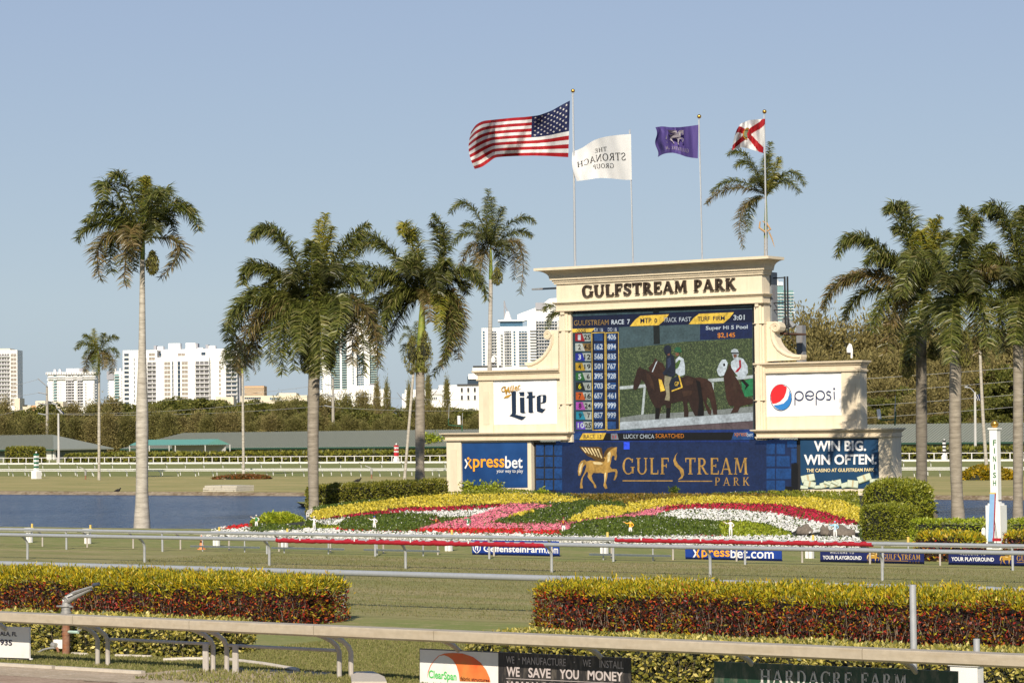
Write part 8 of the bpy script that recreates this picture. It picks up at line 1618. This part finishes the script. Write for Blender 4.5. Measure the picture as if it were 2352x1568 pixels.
# 7 tall glass balconied tower behind the palms
z1p = lambda x: (1250+x/1.92)*K; z1y = lambda y: (1200+y/1.92)*K
b = Bld('tall white tower with teal balconies seen between the two big palms', 2800, 800)
b.mass(z1p(65), z1p(140), z1y(240), d0=6); b.mass(z1p(140), z1p(280), z1y(60)); b.mass(z1p(280), z1p(345), z1y(90), d0=-4, d=22); b.mass(z1p(345), z1p(400), z1y(110), d0=3); b.mass(z1p(400), z1p(445), z1y(110), d0=-3); b.mass(z1p(445), z1p(497), z1y(210), d0=4)
b.grid(z1p(145), z1p(215), z1y(180), z1y(680), 1, 27, GLS, 'glassbalc', gap=(.03, .2), name='balcony'); b.grid(z1p(230), z1p(268), z1y(180), z1y(680), 1, 27, GLS, 'glassbalc', gap=(.03, .2), name='balcony'); b.grid(z1p(313), z1p(323), z1y(300), z1y(650), 1, 16, GLB, d0=-4, gap=(.1, .2)); b.grid(z1p(345), z1p(400), z1y(420), z1y(655), 2, 13, GLB, d0=3, gap=(.06, .3)); b.grid(z1p(445), z1p(497), z1y(420), z1y(655), 1, 13, GLS, 'glassbalc', d0=4, gap=(.03, .3), name='balcony'); b.grid(z1p(66), z1p(78), z1y(545), z1y(690), 1, 8, GLB, d0=6, gap=(.1, .3)); b.grid(z1p(118), z1p(125), z1y(580), z1y(690), 1, 5, GRYW, d0=6)
b = Bld('white low-rise hotel at the foot of the teal balconied tower', 1700, 800, group='low blocks on the skyline'); b.mass(z1p(60), z1p(515), z1y(690)); b.mass(z1p(270), z1p(485), z1y(655), d0=4, name='roof_block'); b.mass(z1p(480), z1p(597), z1y(685), d0=-4); b.mass(z1p(430), z1p(485), z1y(643), z1y(665), d0=5, m=GRYW, name='roof_block')
b.grid(z1p(235), z1p(300), z1y(715), z1y(770), 4, 3, GLS, gap=(.35, .5)); b.grid(z1p(330), z1p(460), z1y(715), z1y(770), 7, 3, GLS, gap=(.35, .5)); b.grid(z1p(75), z1p(220), z1y(712), z1y(745), 8, 2, GRYW, gap=(.4, .5))
# 8 white low-rises left of the board
b = Bld('white low-rise block with a stepped roof left of the tote board', 1400, 1000, group='low blocks on the skyline'); b.mass(z1p(712), z1p(1000), z1y(686)); b.mass(z1p(693), z1p(740), z1y(720), d0=-4); b.mass(z1p(972), z1p(1118), z1y(652), d0=2); b.mass(z1p(1050), z1p(1118), z1y(700), d0=-6); b.grid(z1p(874), z1p(1002), z1y(696), z1y(712), 12, 1, GRYW, gap=(.3, .2)); b.grid(z1p(870), z1p(960), z1y(740), z1y(765), 6, 1, GLS, gap=(.3, .3)); b.slabs(z1p(870), z1p(1010), z1y(715), z1y(728), 2, d0=0, out=.8)
b = Bld('white block with tall dark shutters and black roof edge beside the board', 1300, 1090, group='low blocks on the skyline'); b.mass(z1p(1116), z1p(1400), z1y(655)); b.mass(z1p(1114), z1p(1400), z1y(643), z1y(656), d0=-.5, m=DGR, name='roof_edge'); b.mass(z1p(1193), z1p(1400), z1y(582), z1y(645), d0=4, m=GLS, name='glass_block'); b.mass(z1p(1200), z1p(1400), z1y(565), z1y(605), d0=3, name='sign_band'); b.grid(z1p(1125), z1p(1275), z1y(660), z1y(778), 3, 2, BLACKM, gap=(.68, .42), name='shutter')
b = Bld('white block with a flat dark roof right behind the left shoulder of the board', 1350, 1150, group='low blocks on the skyline'); z2p = lambda x: (1880+x/2.56)*K; z2y = lambda y: (1150+y/2.56)*K; b.mass(z2p(33), z2p(440), z2y(815)); b.mass(z2p(38), z2p(330), z2y(798), z2y(812), d0=-.5, m=DGR, name='roof_edge')
# 9 curved white twin tower left of the board
b = Bld('white tower with a sail shaped roof behind the left scroll of the board', 2350, 1190)
b.mass(z2p(130), z2p(320), z2y(412)); b.mass(z2p(320), z2p(620), z2y(398), d0=-3); b.mass(z2p(320), z2p(552), z2y(340), z2y(400), d0=3, m=GLB, name='glass_penthouse'); b.mass(z2p(298), z2p(570), z2y(328), z2y(342), d0=0, d=26, name='roof_slab'); b.mass(z2p(600), z2p(690), z2y(316), d0=-6); b.mass(z2p(690), z2p(960), z2y(322), d0=0)
pr = [(500, 330), (500, 272), (690, 200), (760, 160), (830, 108), (960, 95), (960, 330)]
MB().extr([(b.X(z2p(x)), 6, b.Zz(z2p(x), z2y(y))) for x, y in pr], (0, 16, 0)).build('sail_roof', BWH, b.e, local=True); b.mass(z2p(686), z2p(800), z2y(150), z2y(220), d0=4, d=8, m=GRYW, name='roof_plant')
P0 = lambda x, y: (b.X(z2p(x)), 5, b.Zz(z2p(x), z2y(y)))
MB().tube([P0(400, 335), P0(398, 240)], [4, 1.2], 8).build('mast_cone', BWH, b.e, local=True); MB().tube([P0(367, 330), P0(366, 130)], .6, 5).build('mast', GRYW, b.e, local=True); MB().tube([P0(366, 130), P0(378, 195), P0(400, 240)], .5, 5).build('mast', GRYW, b.e, local=True)
for (x0, x1, m, kd, dd) in ((140, 163, GLB, 'win', 0), (232, 282, GLS, 'balc', 0), (362, 432, GLS, 'balc', -3), (455, 477, GLB, 'win', -3), (510, 625, GLB, 'balc', -3)): b.grid(z2p(x0), z2p(x1), z2y(440), z2y(800), 1 if x1-x0 < 60 else 2, 12, m, kd, d0=dd, gap=(.06, .3), name='balcony' if kd == 'balc' else 'window')
b.grid(z2p(690), z2p(905), z2y(340), z2y(800), 4, 14, GLS, 'balc', d0=0, gap=(.06, .28), name='balcony'); b.slabs(z2p(625), z2p(690), z2y(445), z2y(800), 13, d0=-6, out=2, m=GRYW); b.slabs(z2p(320), z2p(345), z2y(480), z2y(800), 11, d0=-4, out=3)
# 10 green glass tower right
ztp_ = lambda x: (2950+x/3.1367)*K; zty = lambda y: (1000+y/3.1367)*K
b = Bld('green glass tower with a domed white top behind the right shoulder', 2500, 1800)
b.mass(ztp_(380), ztp_(600), zty(440), d0=0, m=GLT, name='glass_wall'); b.mass(ztp_(600), ztp_(730), zty(498), d0=3, m=GLT, name='glass_wall'); b.mass(ztp_(400), ztp_(597), zty(400), zty(442), d0=-1, name='crown'); MB().ball((b.X(ztp_(440)), 10, b.Zz(ztp_(440), zty(405))), 9.5, 20, sz=.75).build('dome', BWH, b.e, local=True, smooth=True)
b.slabs(ztp_(380), ztp_(735), zty(540), zty(1260), 19, d0=0, out=1.6); b.slabs(ztp_(730), ztp_(745), zty(690), zty(1260), 13, d0=8, out=6)
b.grid(ztp_(445), ztp_(730), zty(550), zty(1260), 7, 19, GLB, gap=(.62, .4), d0=-.4)
